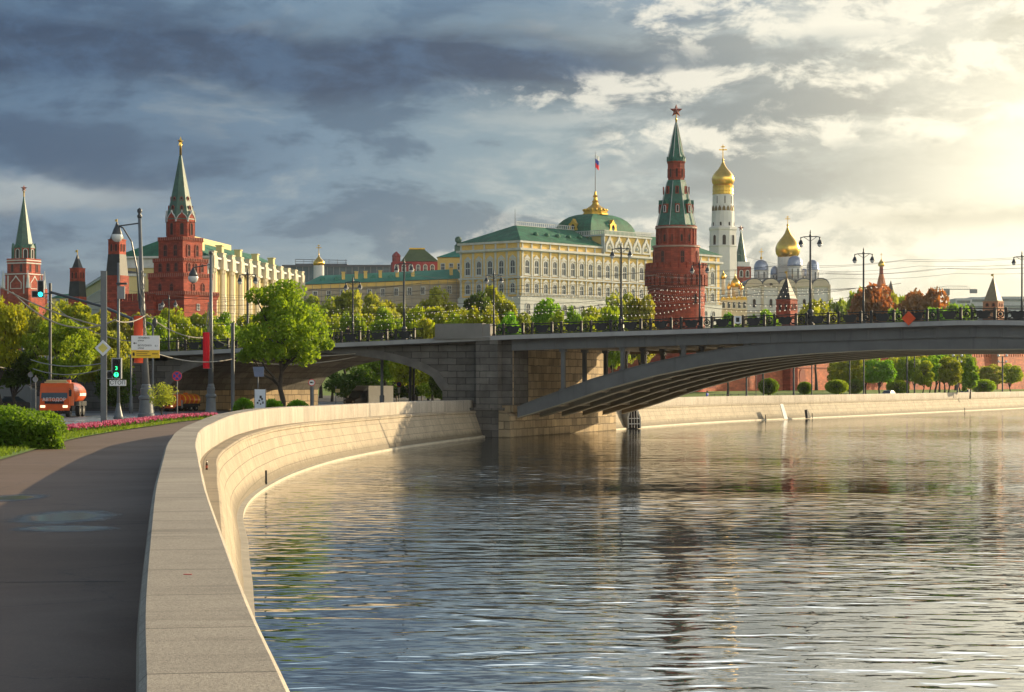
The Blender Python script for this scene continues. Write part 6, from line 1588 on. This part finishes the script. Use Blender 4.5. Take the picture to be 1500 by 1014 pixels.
# direction sign
ds = thing('direction_sign', 'white and yellow street direction sign on the tall leaning mast', 'road sign', (XD(214.5,mast_d), mast_d-.55, ZD(508.5,mast_d)))
q = mast_d/F; MB().box(-20.5*q,20.5*q,0,.07,-4.5*q,16.5*q).build('white_panel', WPAINT, ds); MB().box(-20.5*q,20.5*q,0,.07,-16.2*q,-4.7*q).build('yellow_panel', YSIGN, ds)
text('ЛЕНИВКА', 3.6*q, (-11*q,-.01,13*q), ds, IRON, align='LEFT'); text('улица', 3.2*q, (-11*q,-.01,9.5*q), ds, IRON, align='LEFT'); text('ВОЛХОНКА', 3.6*q, (-11*q,-.01,2*q), ds, IRON, align='LEFT'); text('улица', 3.2*q, (-11*q,-.01,-1.6*q), ds, IRON, align='LEFT'); text('0.1', 3.6*q, (16*q,-.01,1.5*q), ds, IRON)
MB().plate([(-18*q,5.5*q),(-15.5*q,3.8*q),(-15.5*q,5*q),(-12.5*q,5*q),(-12.5*q,6*q),(-15.5*q,6*q),(-15.5*q,7.2*q)], (0,-.01,0), (1,0,0), (0,0,1), .008).build('arrow', IRON, ds)
MB().plate([(-1.6*q,-2.4*q),(1.6*q,-2.4*q),(1.6*q,.5*q),(.9*q,2.4*q),(-.9*q,2.4*q),(-1.6*q,.5*q)], (-17*q,-.01,-10.5*q), (1,0,0), (0,0,1), .008).build('emblem', IRON, ds)
bars = MB()
for k, (a, c) in enumerate(((-13,6),(-13,3),(-13,8))): bars.box(a*q,c*q,-.012,-.004,(-7.6-k*2.9)*q,(-6.6-k*2.9)*q)
bars.box(10*q,18*q,-.012,-.004,-10.8*q,-9.4*q).build('lettering_lines', mat('sign_brown', (.18,.10,.02), .6), ds)
def round_sign(r, s, k=7.2, face=BSIGN, cross=True):
    c = lambda h: [(h*s*math.cos(a*.349), h*s*math.sin(a*.349)) for a in range(18)]
    MB().plate(c(k), (0,0,0), (1,0,0), (0,0,1), .04).build('plate', face, r); MB().ring(c(k), c(k*.8), (0,-.012,0), (1,0,0), (0,0,1), .01).build('red_rim', RSIGN, r)
    if cross:
        b = MB()
        for a in (1,-1): b.plate([(-5.4*s,-.75*s),(5.4*s,-.75*s),(5.4*s,.75*s),(-5.4*s,.75*s)], (0,-.012-.003*(a+1),0), (.707,0,.707*a), (-.707*a,0,.707), .003)
        b.build('red_cross', RSIGN, r)
def thin_post(label, px, ybase, top, d=None, r=.045, m=POLE, cat='post', name='sign_post', zb=2.2):
    d = d or (EYE-zb)*F/(ybase-560); o = thing(name, label, cat, (XD(px,d), d, zb)); H = ZD(top,d)-zb
    MB().tube([(0,0,0),(0,0,H)], r, 8).build('shaft', m, o); MB().lathe(8, [(r*2.2,0),(r*2.2,.08),(r*1.1,.12)]).build('foot', m, o); return o, d
o, d = thin_post('thin grey post of the round no stopping sign beside the orange sprayer', 259.5, 613, 545)
rsign('no_stopping_sign', 'round blue sign with red cross and rim near the orange sprayer', 259.5, 551, d, lambda r, s: round_sign(r, s), dy=-.1)
o, d = thin_post('thick short lamp base shaped post carrying the round truck sign', 457, 606, 566, d=197, r=.17, name='bollard_post')
rsign('no_trucks_sign', 'round white road sign with red rim right of the big tree', 457, 560.5, 196.6, lambda r, s: (round_sign(r, s, 5.2, WPAINT, False), MB().box(-2.6*s,1*s,-.02,-.01,-1*s,1.1*s).box(1.2*s,2.6*s,-.02,-.01,-1*s,.3*s).build('truck_mark', IRON, r)), dy=-.25)
o, d = thin_post('thin post of the grey blue sign back beside the big tree', 378, 606, 540, d=192, r=.05)
rsign('sign_plate', 'grey blue rectangular sign seen from behind, left of the big tree trunk', 378.5, 545, 192, lambda r, s: MB().plate([(-8*s,7.5*s),(-5.5*s,-7*s),(8*s,-7*s),(8.5*s,7.5*s)], (0,0,0), (1,0,0), (0,0,1), .05).build('plate', mat('sign_back_grey', (.13,.16,.24), .5), r), dy=-.12)
bd_ = thing('picture_board', 'pale blue white board with a small drawing among the shrubs', 'notice board', (XD(381,186), 186, 2.2))
q = 186/F; z0 = ZD(599,186)-2.2; z1 = ZD(570.5,186)-2.2; MB().box(-8.5*q,8.5*q,0,.06,z0,z1).build('panel', mat('board_pale', (.56,.62,.68), .5, .05), bd_); MB().box(7.6*q,8.6*q,-.02,.08,0,z1+.05).box(-8.6*q,-7.6*q,-.02,.08,0,z1+.05).build('leg', GREYM, bd_)
dr_ = MB()
for a, b_, c, e in ((-.5,1.5,.5,3),(-1.5,0,-2,-.5),(1,2.5,-1,1),(-3,-1.5,-4,-2.5),(0,1,-5,-3.5),(2,3.2,-4,-2)): dr_.box(a*q*1.6,b_*q*1.6,-.012,-.002,(z0+z1)/2+c*q*1.7,(z0+z1)/2+e*q*1.7)
dr_.build('drawing', IRON, bd_)
for px, yb, top, dd, rr, lb in ((341,600,473,200,.17,'plain grey post left of the big tree, capped flat'),(559.5,592,488,214,.15,'plain grey post before the side arch of the bridge'),(601,592,490,221,.14,'left one of the two slim posts near the bridge pier'),(606,592,500,228,.12,'right one of the two slim posts near the bridge pier'),(33.5,592,495,262,.14,'slim pale post at the left edge behind the hedge'),(224,612,478,186,.09,'thin post with a hooked top behind the direction sign'),(192,606,520,205,.09,'thin short lamp shaft between the traffic light and the leaning mast')):
    o, d = thin_post(lb, px, yb, top, d=dd, r=rr, name='plain_post')
    if px in (559.5, 606, 192, 33.5): MB().lathe(10, [(rr*2.2,0),(rr*2.0,.9),(rr*1.5,1.0),(rr*1.6,1.6),(rr*1.05,1.7)]).build('collar', POLE, o, True)
    if px == 224: MB().tube([(0,0,ZD(478,d)-2.2),(-.15,0,ZD(475,d)-2.2),(-.5,0,ZD(472,d)-2.2)], .08, 6).build('hook', POLE, o)
# hanging traffic light at the far left
d = 190; q = d/F
m_, dd_ = thin_post('dark mast of the hanging traffic light, behind the left trees', 73.5, 610, 415, d=d+.6, r=.13, m=POLED, name='signal_mast')
hl = thing('hanging_signal', 'traffic light with cyan lamp hanging high at the far left', 'traffic light', (XD(58,d), d-.2, ZD(424,d)))
MB().box(-2.5*q,7*q,0,.3,-12*q,13*q).box(-11*q,-2.5*q,0,.3,-12*q,-2*q).build('housing', HOUS, hl); MB().box(-1.5*q,6*q,-.02,0,-11*q,12*q).box(-10*q,-2.2*q,-.02,0,-11*q,-3*q).build('back_board', IRON, hl)
for u, v, m in ((2.2,7.5,BLACK),(2.2,.6,BLACK),(2.0,-7.4,CYANL),(-6.2,-7.2,BLACK)): l = MB().lathe(14, [(3.3*q,0),(3.3*q,.03)]).build('lens', m, hl); l.location = (u*q,-.025,v*q); l.rotation_euler = (R(90),0,0)
MB().tube([(7*q,.2,-6*q),(16*q,.6,-6*q)], .05, 5).build('bracket', POLED, hl)
tb = MB().tube([P(74,428,d+.6), P(150,449,d-4), P(214,476,mast_d)], .12, 6).build('guy_boom', POLED); tag(tb, 'thick dark sloping boom between the signal mast and the leaning lamp mast', 'boom')
for px, py, dd, lb, m in ((45,549,205,'round sign back on a thin post left of the tank truck',GREYM),(52,556,196,'grey round sign back next to the tank truck',GREYM),(11,512,0,'',None)):
    if m is None: continue
    o, d = thin_post('post of the ' + lb, px, 606, py-6, d=dd, r=.05); rsign('round_sign', lb, px, py, dd, lambda r, s: MB().lathe(14, [(4*s,0),(4*s,.04)]).build('plate', m, r), dy=-.08).children[0].rotation_euler = (R(90),0,0)
# signs and posts under the side arch
o, d = thin_post('post of the arch no stopping sign', 584.5, 592, 560, d=231, r=.05); rsign('arch_sign', 'small red rimmed round sign with white plate under the side arch', 584.5, 563, d, lambda r, s: (round_sign(r, s, 3.8, BSIGN, False), MB().box(-1.8*s,1.8*s,-.02,.02,-13*s,-5*s).build('lower_plate', WPAINT, r)), dy=-.1)
o, d = thin_post('post of the yellow signs beside the van', 492, 600, 566, d=214, r=.04); rsign('yellow_sign', 'small dull yellow sign plates left of the white van', 493.5, 572, d, lambda r, s: (MB().box(-2.5*s,4.5*s,0,.04,-3*s,2*s).build('plate', mat('sign_ochre', (.45,.36,.14), .6), r), MB().lathe(10, [(2.6*s,0),(2.6*s,.04)]).build('round_plate', mat('sign_ochre', (.45,.36,.14)), r)), dy=-.1)
for px, lb in ((509,'short pale bollard left of the white van'),(581,'short pale bollard right of the van'),(618,'short pale bollard beside the bridge pier')):
    o, d = thin_post(lb, px, 590, 580, d=240, r=.09, m=STONEP, name='bollard', cat='bollard')

# far bank lamp posts
FL = []
for i, (px, top, hw, dd, lb) in enumerate(((1093.5,552,.13,318,'low dark lamp post at the foot of the orange wall under the bridge'),(1118.5,538,.07,325,'thin plain pole left of the large clipped bush'),(1162.7,536,.15,330,'tall dark lamp post above the white board on the quay'),(1189.2,534,.10,338,'dark pole left of the small clipped bush group'),(1244.7,524,.11,362,'slim post left one of a pair before the clipped bushes'),(1265.3,524,.13,368,'slim post right one of a pair before the clipped bushes'),(1328.7,518,.14,388,'tall dark post left one of the pair before the olive trees'),(1339.5,518,.12,392,'tall dark post right one of the pair before the olive trees'),(1402.5,522,.14,410,'three armed globe lamp post left of the pointed tree'),(1468.5,522,.15,425,'three armed globe lamp post at the right end of the quay'),(1107.5,548,.05,340,'very thin pole between the first lamp post and the clipped bush'))):
    o, d = thin_post(lb, px, 0, top, d=dd, r=hw, m=POLED, name='quay_lamp', cat='lamp post'); H = ZD(top,d)-2.2
    MB().lathe(8, [(hw*2,0),(hw*1.9,.9),(hw*1.3,1.1)]).build('base', POLED, o, True)
    if px in (1402.5, 1468.5):
        for u in (-.8,0,.8):
            MB().ball((u,0,H+.15+(0 if u else .45)), .26, 10, 6).build('globe', GLOBE, o, True); MB().ball((u*.9,0.1,H-1.0), .22, 10, 6).build('globe', GLOBE, o, True)
        MB().tube([(-.8,0,H-.1),(.8,0,H-.1)], .05, 5).tube([(-.75,0,H-1.25),(.75,0,H-1.25)], .05, 5).build('arm', POLED, o)
    elif px == 1093.5: MB().box(-.5,.5,-.3,.3,H-.1,H+.15).build('lantern', POLED, o)
gd = thing('garden_railing', 'low thin dark railing along the far bank lawn', 'fence', (XD(1035,345), 345, 2.3), math.atan2(30, 30)); b = MB()
for z in (.35,.9): b.tube([(0,0,z),(26,0,z)], .03, 4)
for i in range(14): b.tube([(i*2,0,0),(i*2,0,1)], .035, 4)
b.build('rails', POLED, gd)

# ------------------------------------------------------------------ wires and light strings
def sag(a, b, k, n=16):
    a, b = Vector(a), Vector(b); return [a.lerp(b, i/n) - Vector((0,0,4*k*(i/n)*(1-i/n))) for i in range(n+1)]
wires = [((0,420,150),(150,478,150),.3,'bright cable sweeping down from the left edge below the hanging signal',.05,WIREL),((18,428,155),(170,468,155),1.4,'second bright cable sagging from the left edge past the square post',.05,WIREL),
 ((170,470,168),(213,462,178),.3,'short bright cable between the signal post and the leaning mast',.045,WIREL),((214,460,178),(309,494,205),.7,'bright cable from the leaning mast to the banner lamp post',.045,WIREL),((309,492,205),(345,508,205),.2,'short bright cable right of the banner lamp post',.045,WIREL),((45,527,190),(150,532,165),.4,'bright tram wire in front of the green trees',.04,WIREL),((48,540,190),(152,540,165),.5,'lower tram wire in front of the green trees',.04,WIREL),
 ((341,528,200),(559,513,214),.8,'tram wire under the big tree towards the arch post',.045,WIREL),((341,520,200),(559,514,214),.35,'upper tram wire behind the big tree crown',.045,WIREL),((214,512,178),(341,526,200),.6,'tram wire from the leaning mast past the banner',.04,WIREL),((60,430,190),(214,500,178),1.2,'long sagging cable from the hanging signal to the direction sign',.04,WIREL),((0,538,190),(33,536,262),.2,'short wire at the left edge behind the hedge',.04,WIREL)]
for a, b, k, lb, r_, m in wires:
    tag(MB().tube(sag(P(*a), P(*b), k), r_, 4).build('overhead_cable', m), lb, 'cable')
def bline(t, y, z): return BP(t, y, z)
for i, (y, hh) in enumerate(((4,5.6),(7,5.9),(11,5.5),(20,5.7),(24,5.9),(28,5.6))):
    pts = []
    for k in range(12):
        t = -60 + 12*k
        for j in range(6): tt = t + 2*j; pts.append(bline(tt, y, dz(tt)+hh-.28*math.sin(math.pi*j/6)))
    tag(MB().tube(pts, .013, 4).build('trolley_wire', WIRE), 'thin dark trolley wire running along above the bridge roadway', 'cable', 'trolley wires over the bridge')
sp = MB()
for t in (-44,-28,-12,6,22):
    tag(MB().tube(sag(bline(t, .4, dz(t)+6.6), bline(t+2, W-.2, dz(t+2)+6.4), .35), .013, 4).build('span_wire', WIRE), 'thin span wire crossing the bridge roadway between two lamps', 'cable', 'span wires over the bridge')
def light_string(label, a, b, k, n):
    r = thing('light_string', label, 'string lights', tuple(Vector(a)), group='strings of bulbs over the bridge'); o = Vector(a); pts = sag(a, b, k, 20); pts = [p-o for p in pts]
    MB().tube(pts, .02, 4).build('wire', WIRE, r); bb = MB(); L = len(pts)-1
    for i in range(n):
        u = (i+.5)/n*L; j = min(int(u), L-1); p = pts[j].lerp(pts[j+1], u-j) - Vector((0,0,.1)); e = .055
        bb.add([(p.x-e,p.y,p.z-e),(p.x+e,p.y,p.z-e),(p.x,p.y,p.z+e*1.2),(p.x,p.y-e,p.z),(p.x,p.y+e,p.z)], [(0,3,2),(3,1,2),(1,4,2),(4,0,2),(0,1,3),(1,0,4)])
    q = bb.build('bulbs', BULB, r); q['kind'] = 'stuff'
rgs = random.Random(9)
spans = [(-48,-31),(-31,-12),(-12,6),(6,17),(17,30)]
for si, (t0, t1) in enumerate(spans):
    where = ('left of the big tree','around the big tree','left of the parapet block','before the palace','before the round tower')[si]
    for k in range(5):
        y = 3 + k*6.2; h = 2.2 + .75*k
        light_string('string of small white bulbs over the bridge ' + where + (', lowest','',', middle','',', highest')[k] if k in (0,2,4) else 'thin string of white bulbs over the bridge ' + where + (', second from below' if k == 1 else ', second from above'),
                     bline(t0+rgs.uniform(-1,1), y, dz(t0)+h), bline(t1+rgs.uniform(-1,1), y+1, dz(t1)+h+rgs.uniform(-.4,.4)), rgs.uniform(.2,.6), 26)

# ------------------------------------------------------------------ vehicles
def wheel(parent, x, y, z, r, w):
    t = MB(); t.lathe(18, [(r*.62,-w/2),(r*.95,-w/2),(r,-w*.35),(r,w*.35),(r*.95,w/2),(r*.62,w/2)]); o = t.build('wheel', BLACK, parent, True, True); o.location = (x,y,z); o.rotation_euler = (0,math.pi/2,0)
    MB().lathe(14, [(r*.6,-w*.3),(r*.6,w*.42),(r*.3,w*.5),(r*.15,w*.55),(.02,w*.55)]).build('rim', GREYM, o, True)
def tank_truck(label, loc, rz, sc, stripes=False, letter=True, name='tank_truck'):
    r = thing(name, label, 'truck', loc, rz, None, (sc,sc,sc)); O = ORNG
    # forward is -y; 2.5 m wide, 7.4 m long
    cab = MB(); prof = [(-3.7,.75),(-3.72,1.55),(-3.55,2.55),(-3.35,2.85),(-1.75,2.85),(-1.7,.75)]
    cab.add([(-1.22,y,z) for y, z in prof]+[(1.22,y,z) for y, z in prof], [(0,1,2,3,4,5),(11,10,9,8,7,6)]+[(i,6+i,6+(i+1)%6,(i+1)%6) for i in range(6)]); c = cab.build('cab', O, r)
    MB().plate([(-1.12,.02),(1.12,.02),(1.05,.95),(-1.05,.95)], (0,-3.73,1.56), (1,0,0), (0,.19,.98), .03).build('windscreen', GLASS, c)
    for s in (-1,1):
        MB().plate([(-.55*s,0),(.45*s,0),(.35*s,.75),(-.55*s,.75)], (1.235*s,-2.7,1.72), (0,1*s,0) if s > 0 else (0,1,0), (0,0,1), .02).build('side_window', GLASS, c)
        d_ = MB().box(1.215*s-.03,1.215*s+.03,-3.25,-2.15,.95,2.6).build('door', O, c)
        m = MB().box(1.35*s-.1,1.35*s+.1,-3.75,-3.68,1.75,2.3).tube([(1.22*s,-3.5,2.4),(1.38*s,-3.7,2.35)], .03, 5).build('mirror', BLACK, c)
        MB().box(.95*s-.2,.95*s+.2,-3.86,-3.80,.80,1.0).build('headlight', mat('headlight_lens', (.8,.75,.6), .2, emit=(1,.72,.4,1.0)), r)
        MB().box(1.0*s-.35,1.0*s+.35,-3.0,-1.8,.5,.95).build('mudguard', BLACK, r)
    MB().box(-1.25,1.25,-3.80,-3.5,.55,1.02).build('bumper', O, r); MB().box(-.8,.8,-3.78,-3.72,1.12,1.34).build('grille', BLACK, c)
    MB().box(-1.1,1.1,-3.9,-3.7,.28,.5).tube([(-1.2,-3.95,.4),(1.2,-3.95,.4)], .08, 6).build('spray_bar', BLACK, r)
    MB().box(-.95,.95,-3.2,-2.6,2.87,2.98).tube([(-.85,-2.9,3.05),(.85,-2.9,3.05)], .09, 8).build('beacon_bar', mat('beacon', (.55,.42,.2), .4), r)
    if letter: text('АВТОДОР', .40, (0,-3.79,1.47), c, WPAINT, (R(92),0,0))
    MB().box(-.45,.45,-3.4,3.6,.55,.85).build('chassis', BLACK, r); MB().box(-1.1,1.1,-1.5,-1.1,.6,1.9).build('hose_locker', GREYM, r)
    tk = MB(); n = 20; rows = []
    for y, f in ((-1.2,.75),(-1.1,.97),(-.9,1),(3.4,1),(3.6,.97),(3.7,.75)): rows.append([(1.22*f*math.cos(2*math.pi*i/n), y, 1.95+.98*f*math.sin(2*math.pi*i/n)) for i in range(n)])
    for q in rows: tk.v += q
    for j in range(len(rows)-1):
        for i in range(n): tk.f.append((j*n+i, j*n+(i+1)%n, (j+1)*n+(i+1)%n, (j+1)*n+i))
    tk.f += [tuple(range(n)), tuple(range((len(rows)-1)*n, len(rows)*n))]; t = tk.build('tank', O, r, True, True)
    MB().lathe(12, [(.4,2.85),(.4,3.1),(.3,3.14)], 0, 1).build('hatch', O, t); MB().box(1.0,1.24,-.9,3.4,.9,1.3).box(-1.24,-1.0,-.9,3.4,.9,1.3).build('side_locker', BLACK, r)
    if stripes:
        b = MB()
        for y in (-.5,.7,1.9,3.1): b.lathe(18, [(1.245,y-.12),(1.245,y+.12)])
        o = b.build('yellow_bands', YSIGN, t); o.rotation_euler = (-math.pi/2,0,0); o.scale = (1,1,1); o.location = (0,0,1.95); o.scale = (1,.81,1)
    else: MB().box(1.225,1.245,.5,3.0,1.75,2.0).build('white_stripe', WPAINT, t)
    for y in (-2.75,1.1,2.5):
        for s in (-1,1): wheel(r, 1.0*s, y, .52, .52, .36)
    return r
d = 185; tank_truck('orange water tank truck with white lettering on its cab, driving towards the viewer', (XD(85,d), d+2.5, 2.21), R(-1), 1.0)
d = 219; tank_truck('small orange sprayer with yellow bands on its tank beyond the flower bed', (XD(263,d), d+1.5, 2.21), R(-30), .6, True, False, 'sprayer_truck')
def van():
    d = 236; r = thing('box_van', 'white box van with dark cab under the side arch of the bridge', 'van', (XD(540,d), d, 2.21), R(-46))
    MB().box(-1.05,1.05,-.9,2.6,.65,2.55).build('cargo_box', WPAINT, r); prof = [(-2.7,.5),(-2.75,1.05),(-2.1,1.25),(-1.55,2.0),(-1.0,2.05),(-1.0,.5)]
    c = MB().add([(-.95,y,z) for y, z in prof]+[(.95,y,z) for y, z in prof], [(0,1,2,3,4,5),(11,10,9,8,7,6)]+[(i,6+i,6+(i+1)%6,(i+1)%6) for i in range(6)]).build('cab', mat('van_cab_dark', (.03,.035,.05), .3), r)
    MB().plate([(-.85,.06),(.85,.06),(.78,.85),(-.78,.85)], (0,-2.12,1.26), (1,0,0), (0,.59,.80), .03).build('windscreen', GLASSB, c)
    MB().add([(-.95,-1.5,2.06),(.95,-1.5,2.06),(-.95,-.9,2.06),(.95,-.9,2.06),(-.95,-.92,2.5),(.95,-.92,2.5)], [(0,1,5,4),(0,4,2),(1,3,5),(2,4,5,3),(0,2,3,1)]).build('wind_deflector', WPAINT, c)
    for s in (-1,1):
        MB().plate([(0,0),(.6,0),(.55,.55),(.25,.55)], (.96*s,-1.85,1.3), (0,1,0), (0,0,1), .02).build('side_window', GLASS, c); MB().box(.7*s-.16,.7*s+.16,-2.79,-2.74,.75,.95).build('headlight', GLOBE, c)
        for y in (-1.9,1.7): wheel(r, .85*s, y, .36, .36, .24)
    MB().box(-.8,.8,-2.4,2.5,.4,.65).build('chassis', BLACK, r)
van()
def car(label, px, py, d, rz, m, sc=1):
    r = thing('parked_car', label, 'car', (XD(px,d), d, 2.21), rz); 
    body = [(-2.1,.35),(-2.15,.75),(-1.9,.95),(-1.0,1.02),(1.6,1.02),(2.1,.9),(2.15,.4)]
    n = len(body); b = MB().add([(x,-.85,z) for x, z in body]+[(x,.85,z) for x, z in body], [tuple(range(n)),tuple(range(2*n-1,n-1,-1))]+[(i,n+i,n+(i+1)%n,(i+1)%n) for i in range(n)]).build('body', m, r)
    top = [(-1.0,1.03),(-.35,1.5),(.9,1.52),(1.65,1.03)]
    b2 = MB().add([(x,-.78 if z < 1.2 else -.64,z) for x, z in top]+[(x,.78 if z < 1.2 else .64,z) for x, z in top], [(0,1,2,3),(7,6,5,4),(0,4,5,1),(1,5,6,2),(2,6,7,3)]).build('cabin', GLASS, b)
    MB().box(-.4,.95,-.6,.6,1.505,1.54).build('roof', m, b)
    for x in (-1.35,1.35):
        for s in (-1,1): o = MB().lathe(14, [(.2,-.1),(.31,-.1),(.31,.1),(.2,.1)]).build('wheel', BLACK, r, True, True); o.location = (x,.78*s,.31); o.rotation_euler = (R(90),0,0)
WCAR = mat('white_car_paint', (.7,.7,.68), .25); DCAR = mat('dark_car_paint', (.02,.022,.028), .25)
p = FARTOP[10]
car('white car on the far embankment road before the rounded green tree', 1301, 575, 372, R(60), WCAR); car('white car on the far embankment road near the pointed tree', 1415, 573, 420, R(62), WCAR); car('dark car behind the hedge at the left edge', 12, 592, 215, R(20), DCAR)

# ------------------------------------------------------------------ people
def person(label, loc, rz, cloth, trousers, hair, pose='stand', sc=1.0):
    r = thing('person', label, 'person', loc, rz, None, (sc,sc,sc))
    J = {'pelvis':(0,0,.95),'chest':(0,.02,1.3),'neck':(0,0,1.50),'head':(0,-.03,1.60),'crown':(0,-.02,1.72),
         'hl':(-.10,0,.90),'kl':(-.12,-.03,.50),'al':(-.12,.03,.09),'tl':(-.13,-.15,.03),'hr':(.10,0,.90),'kr':(.13,.02,.50),'ar':(.14,.06,.09),'tr':(.15,-.12,.03),
         'sl':(-.19,0,1.42),'el':(-.27,-.08,1.16),'wl':(-.18,-.30,1.06),'sr':(.19,0,1.42),'er':(.28,-.06,1.15),'wr':(.2,-.28,1.04)}
    if pose == 'walk': J.update(kr=(.1,-.22,.52), ar=(.1,-.30,.12), tr=(.1,-.46,.07), kl=(-.1,.08,.50), al=(-.1,.34,.14), tl=(-.1,.2,.04), wl=(-.26,-.2,.92), wr=(.27,.18,.9), el=(-.26,-.02,1.14), er=(.27,.06,1.14))
    E = [('pelvis','chest'),('chest','neck'),('neck','head'),('head','crown'),('pelvis','hl'),('hl','kl'),('kl','al'),('al','tl'),('pelvis','hr'),('hr','kr'),('kr','ar'),('ar','tr'),('chest','sl'),('sl','el'),('el','wl'),('chest','sr'),('sr','er'),('er','wr')]
    RD = {'pelvis':.14,'chest':.155,'neck':.055,'head':.095,'crown':.075,'hl':.085,'hr':.085,'kl':.06,'kr':.06,'al':.04,'ar':.04,'tl':.035,'tr':.035,'sl':.065,'sr':.065,'el':.045,'er':.045,'wl':.032,'wr':.032}
    V = dict(J); ED = list(E); RR = dict(RD)
    for s, w in ((-1,'wl'),(1,'wr')):                # five short fingers from a small palm
        p = Vector(J[w]); pm = 'p'+w; V[pm] = tuple(p + Vector((0,-.06,-.05))); RR[pm] = .03; ED.append((w, pm))
        for f in range(5):
            q = 'f%s%d' % (w, f); V[q] = tuple(Vector(V[pm]) + (Vector((-s*.05,-.02,.01)) if f == 4 else Vector(((f-1.5)*.02,-.07+.008*abs(f-1.2),-.03)))); RR[q] = .009; ED.append((pm, q))
    def skin(name, verts, edges, radii, m, root, parent):
        ids = {k: i for i, k in enumerate(verts)}; me = bpy.data.meshes.new(name); me.from_pydata([V[k] for k in verts], [(ids[a], ids[b]) for a, b in edges], [])
        o = bpy.data.objects.new(name, me); COL.objects.link(o); o.parent = parent; sm = o.modifiers.new('skin', 'SKIN')
        if not me.skin_vertices: return o
        for k, i in ids.items(): me.skin_vertices[0].data[i].radius = (radii[k],)*2
        me.skin_vertices[0].data[ids[root]].use_root = True; me.materials.append(m); o.modifiers.new('sub', 'SUBSURF').levels = 1; o.modifiers['sub'].render_levels = 1
        return o
    # a skin layer needs the operator-free way: build it through bmesh
    def skin2(name, verts, edges, radii, m, root, parent):
        ids = {}; bm = bmesh.new(); L = bm.verts.layers.skin.verify()
        for k in verts: v = bm.verts.new(V[k]); v[L].radius = (radii[k],)*2; v[L].use_root = (k == root); ids[k] = v
        for a, b in edges: bm.edges.new((ids[a], ids[b]))
        me = bpy.data.meshes.new(name); bm.to_mesh(me); bm.free(); me.materials.append(m)
        o = bpy.data.objects.new(name, me); COL.objects.link(o); o.parent = parent; o.modifiers.new('skin', 'SKIN'); o.modifiers.new('sub', 'SUBSURF').render_levels = 1; return o
    skin2('body', list(V), ED, RR, mat('skin_tone', (.45,.25,.16), .6), 'pelvis', r)
    up = ['pelvis','chest','neck','sl','el','wl','sr','er','wr']; skin2('jacket', up, [e for e in E if e[0] in up and e[1] in up], {k: RD[k]+(.028 if k != 'neck' else .02) for k in up}, cloth, 'pelvis', r)
    lo = ['pelvis','hl','kl','al','hr','kr','ar']; skin2('trousers', lo, [e for e in E if e[0] in lo and e[1] in lo], {k: RD[k]+.02 for k in lo}, trousers, 'pelvis', r)
    h = Vector(J['crown']); MB().lathe(12, [(.10,-.10),(.118,-.03),(.112,.05),(.07,.095),(.01,.105)], h.x, h.y+.025).build('hair', hair, r, True).location = (0,0,h.z-.02)
    b = MB()
    for k in ('tl','tr'): p = Vector(J[k]); b.rbox(p.x, p.y+.07, .055, .14, p.z-.03, p.z+.05, 0)
    b.build('shoes', BLACK, r)
    f = MB()                                          # face: eyes, nose, mouth
    for s in (-1,1): f.ball((s*.035, J['head'][1]-.093, J['head'][2]+.035), .012, 6, 4)
    f.box(-.03,.03,J['head'][1]-.098,J['head'][1]-.085,J['head'][2]-.045,J['head'][2]-.035); f.build('face_features', mat('eye_dark', (.03,.02,.02), .5), r)
    MB().lathe(6, [(.018,-.03),(.012,0),(.006,.02)], 0, J['head'][1]-.1).build('nose', mat('skin_tone', (.45,.25,.16)), r).location = (0,0,J['head'][2]+.01)
    return r
tq = bt(503); person('person in dark clothes standing at the bridge railing right of the big tree', BP(tq, 1.0, dz(tq)-.15), BR, mat('dark_jacket', (.03,.025,.022), .8), mat('dark_trousers', (.02,.02,.024), .8), mat('hair_brown', (.04,.025,.015), .8))
d = 292; person('person in a bright blue jacket walking on the far bank beyond the bridge', (XD(1036,d), d, 2.21), R(60), mat('blue_jacket', (.03,.08,.45), .7), mat('dark_trousers', (.02,.02,.024)), mat('hair_brown', (.04,.025,.015)), 'walk', 1.0)

# ------------------------------------------------------------------ thin morning haze
def haze():
    m = bpy.data.materials.new('haze_air'); m.use_nodes = True; t = NT(m.node_tree); t.n.clear(); out = t.node('ShaderNodeOutputMaterial'); v = t.node('ShaderNodeVolumePrincipled')
    v.inputs['Color'].default_value = (.93,.95,1.0,1); v.inputs['Density'].default_value = .00004; v.inputs['Anisotropy'].default_value = .75
    t.l.new(v.outputs[0], out.inputs['Volume'])
    tag(MB().box(-4200, 2700, -120, 4200, -1.6, 140).build('haze', m), kind='stuff')
haze()
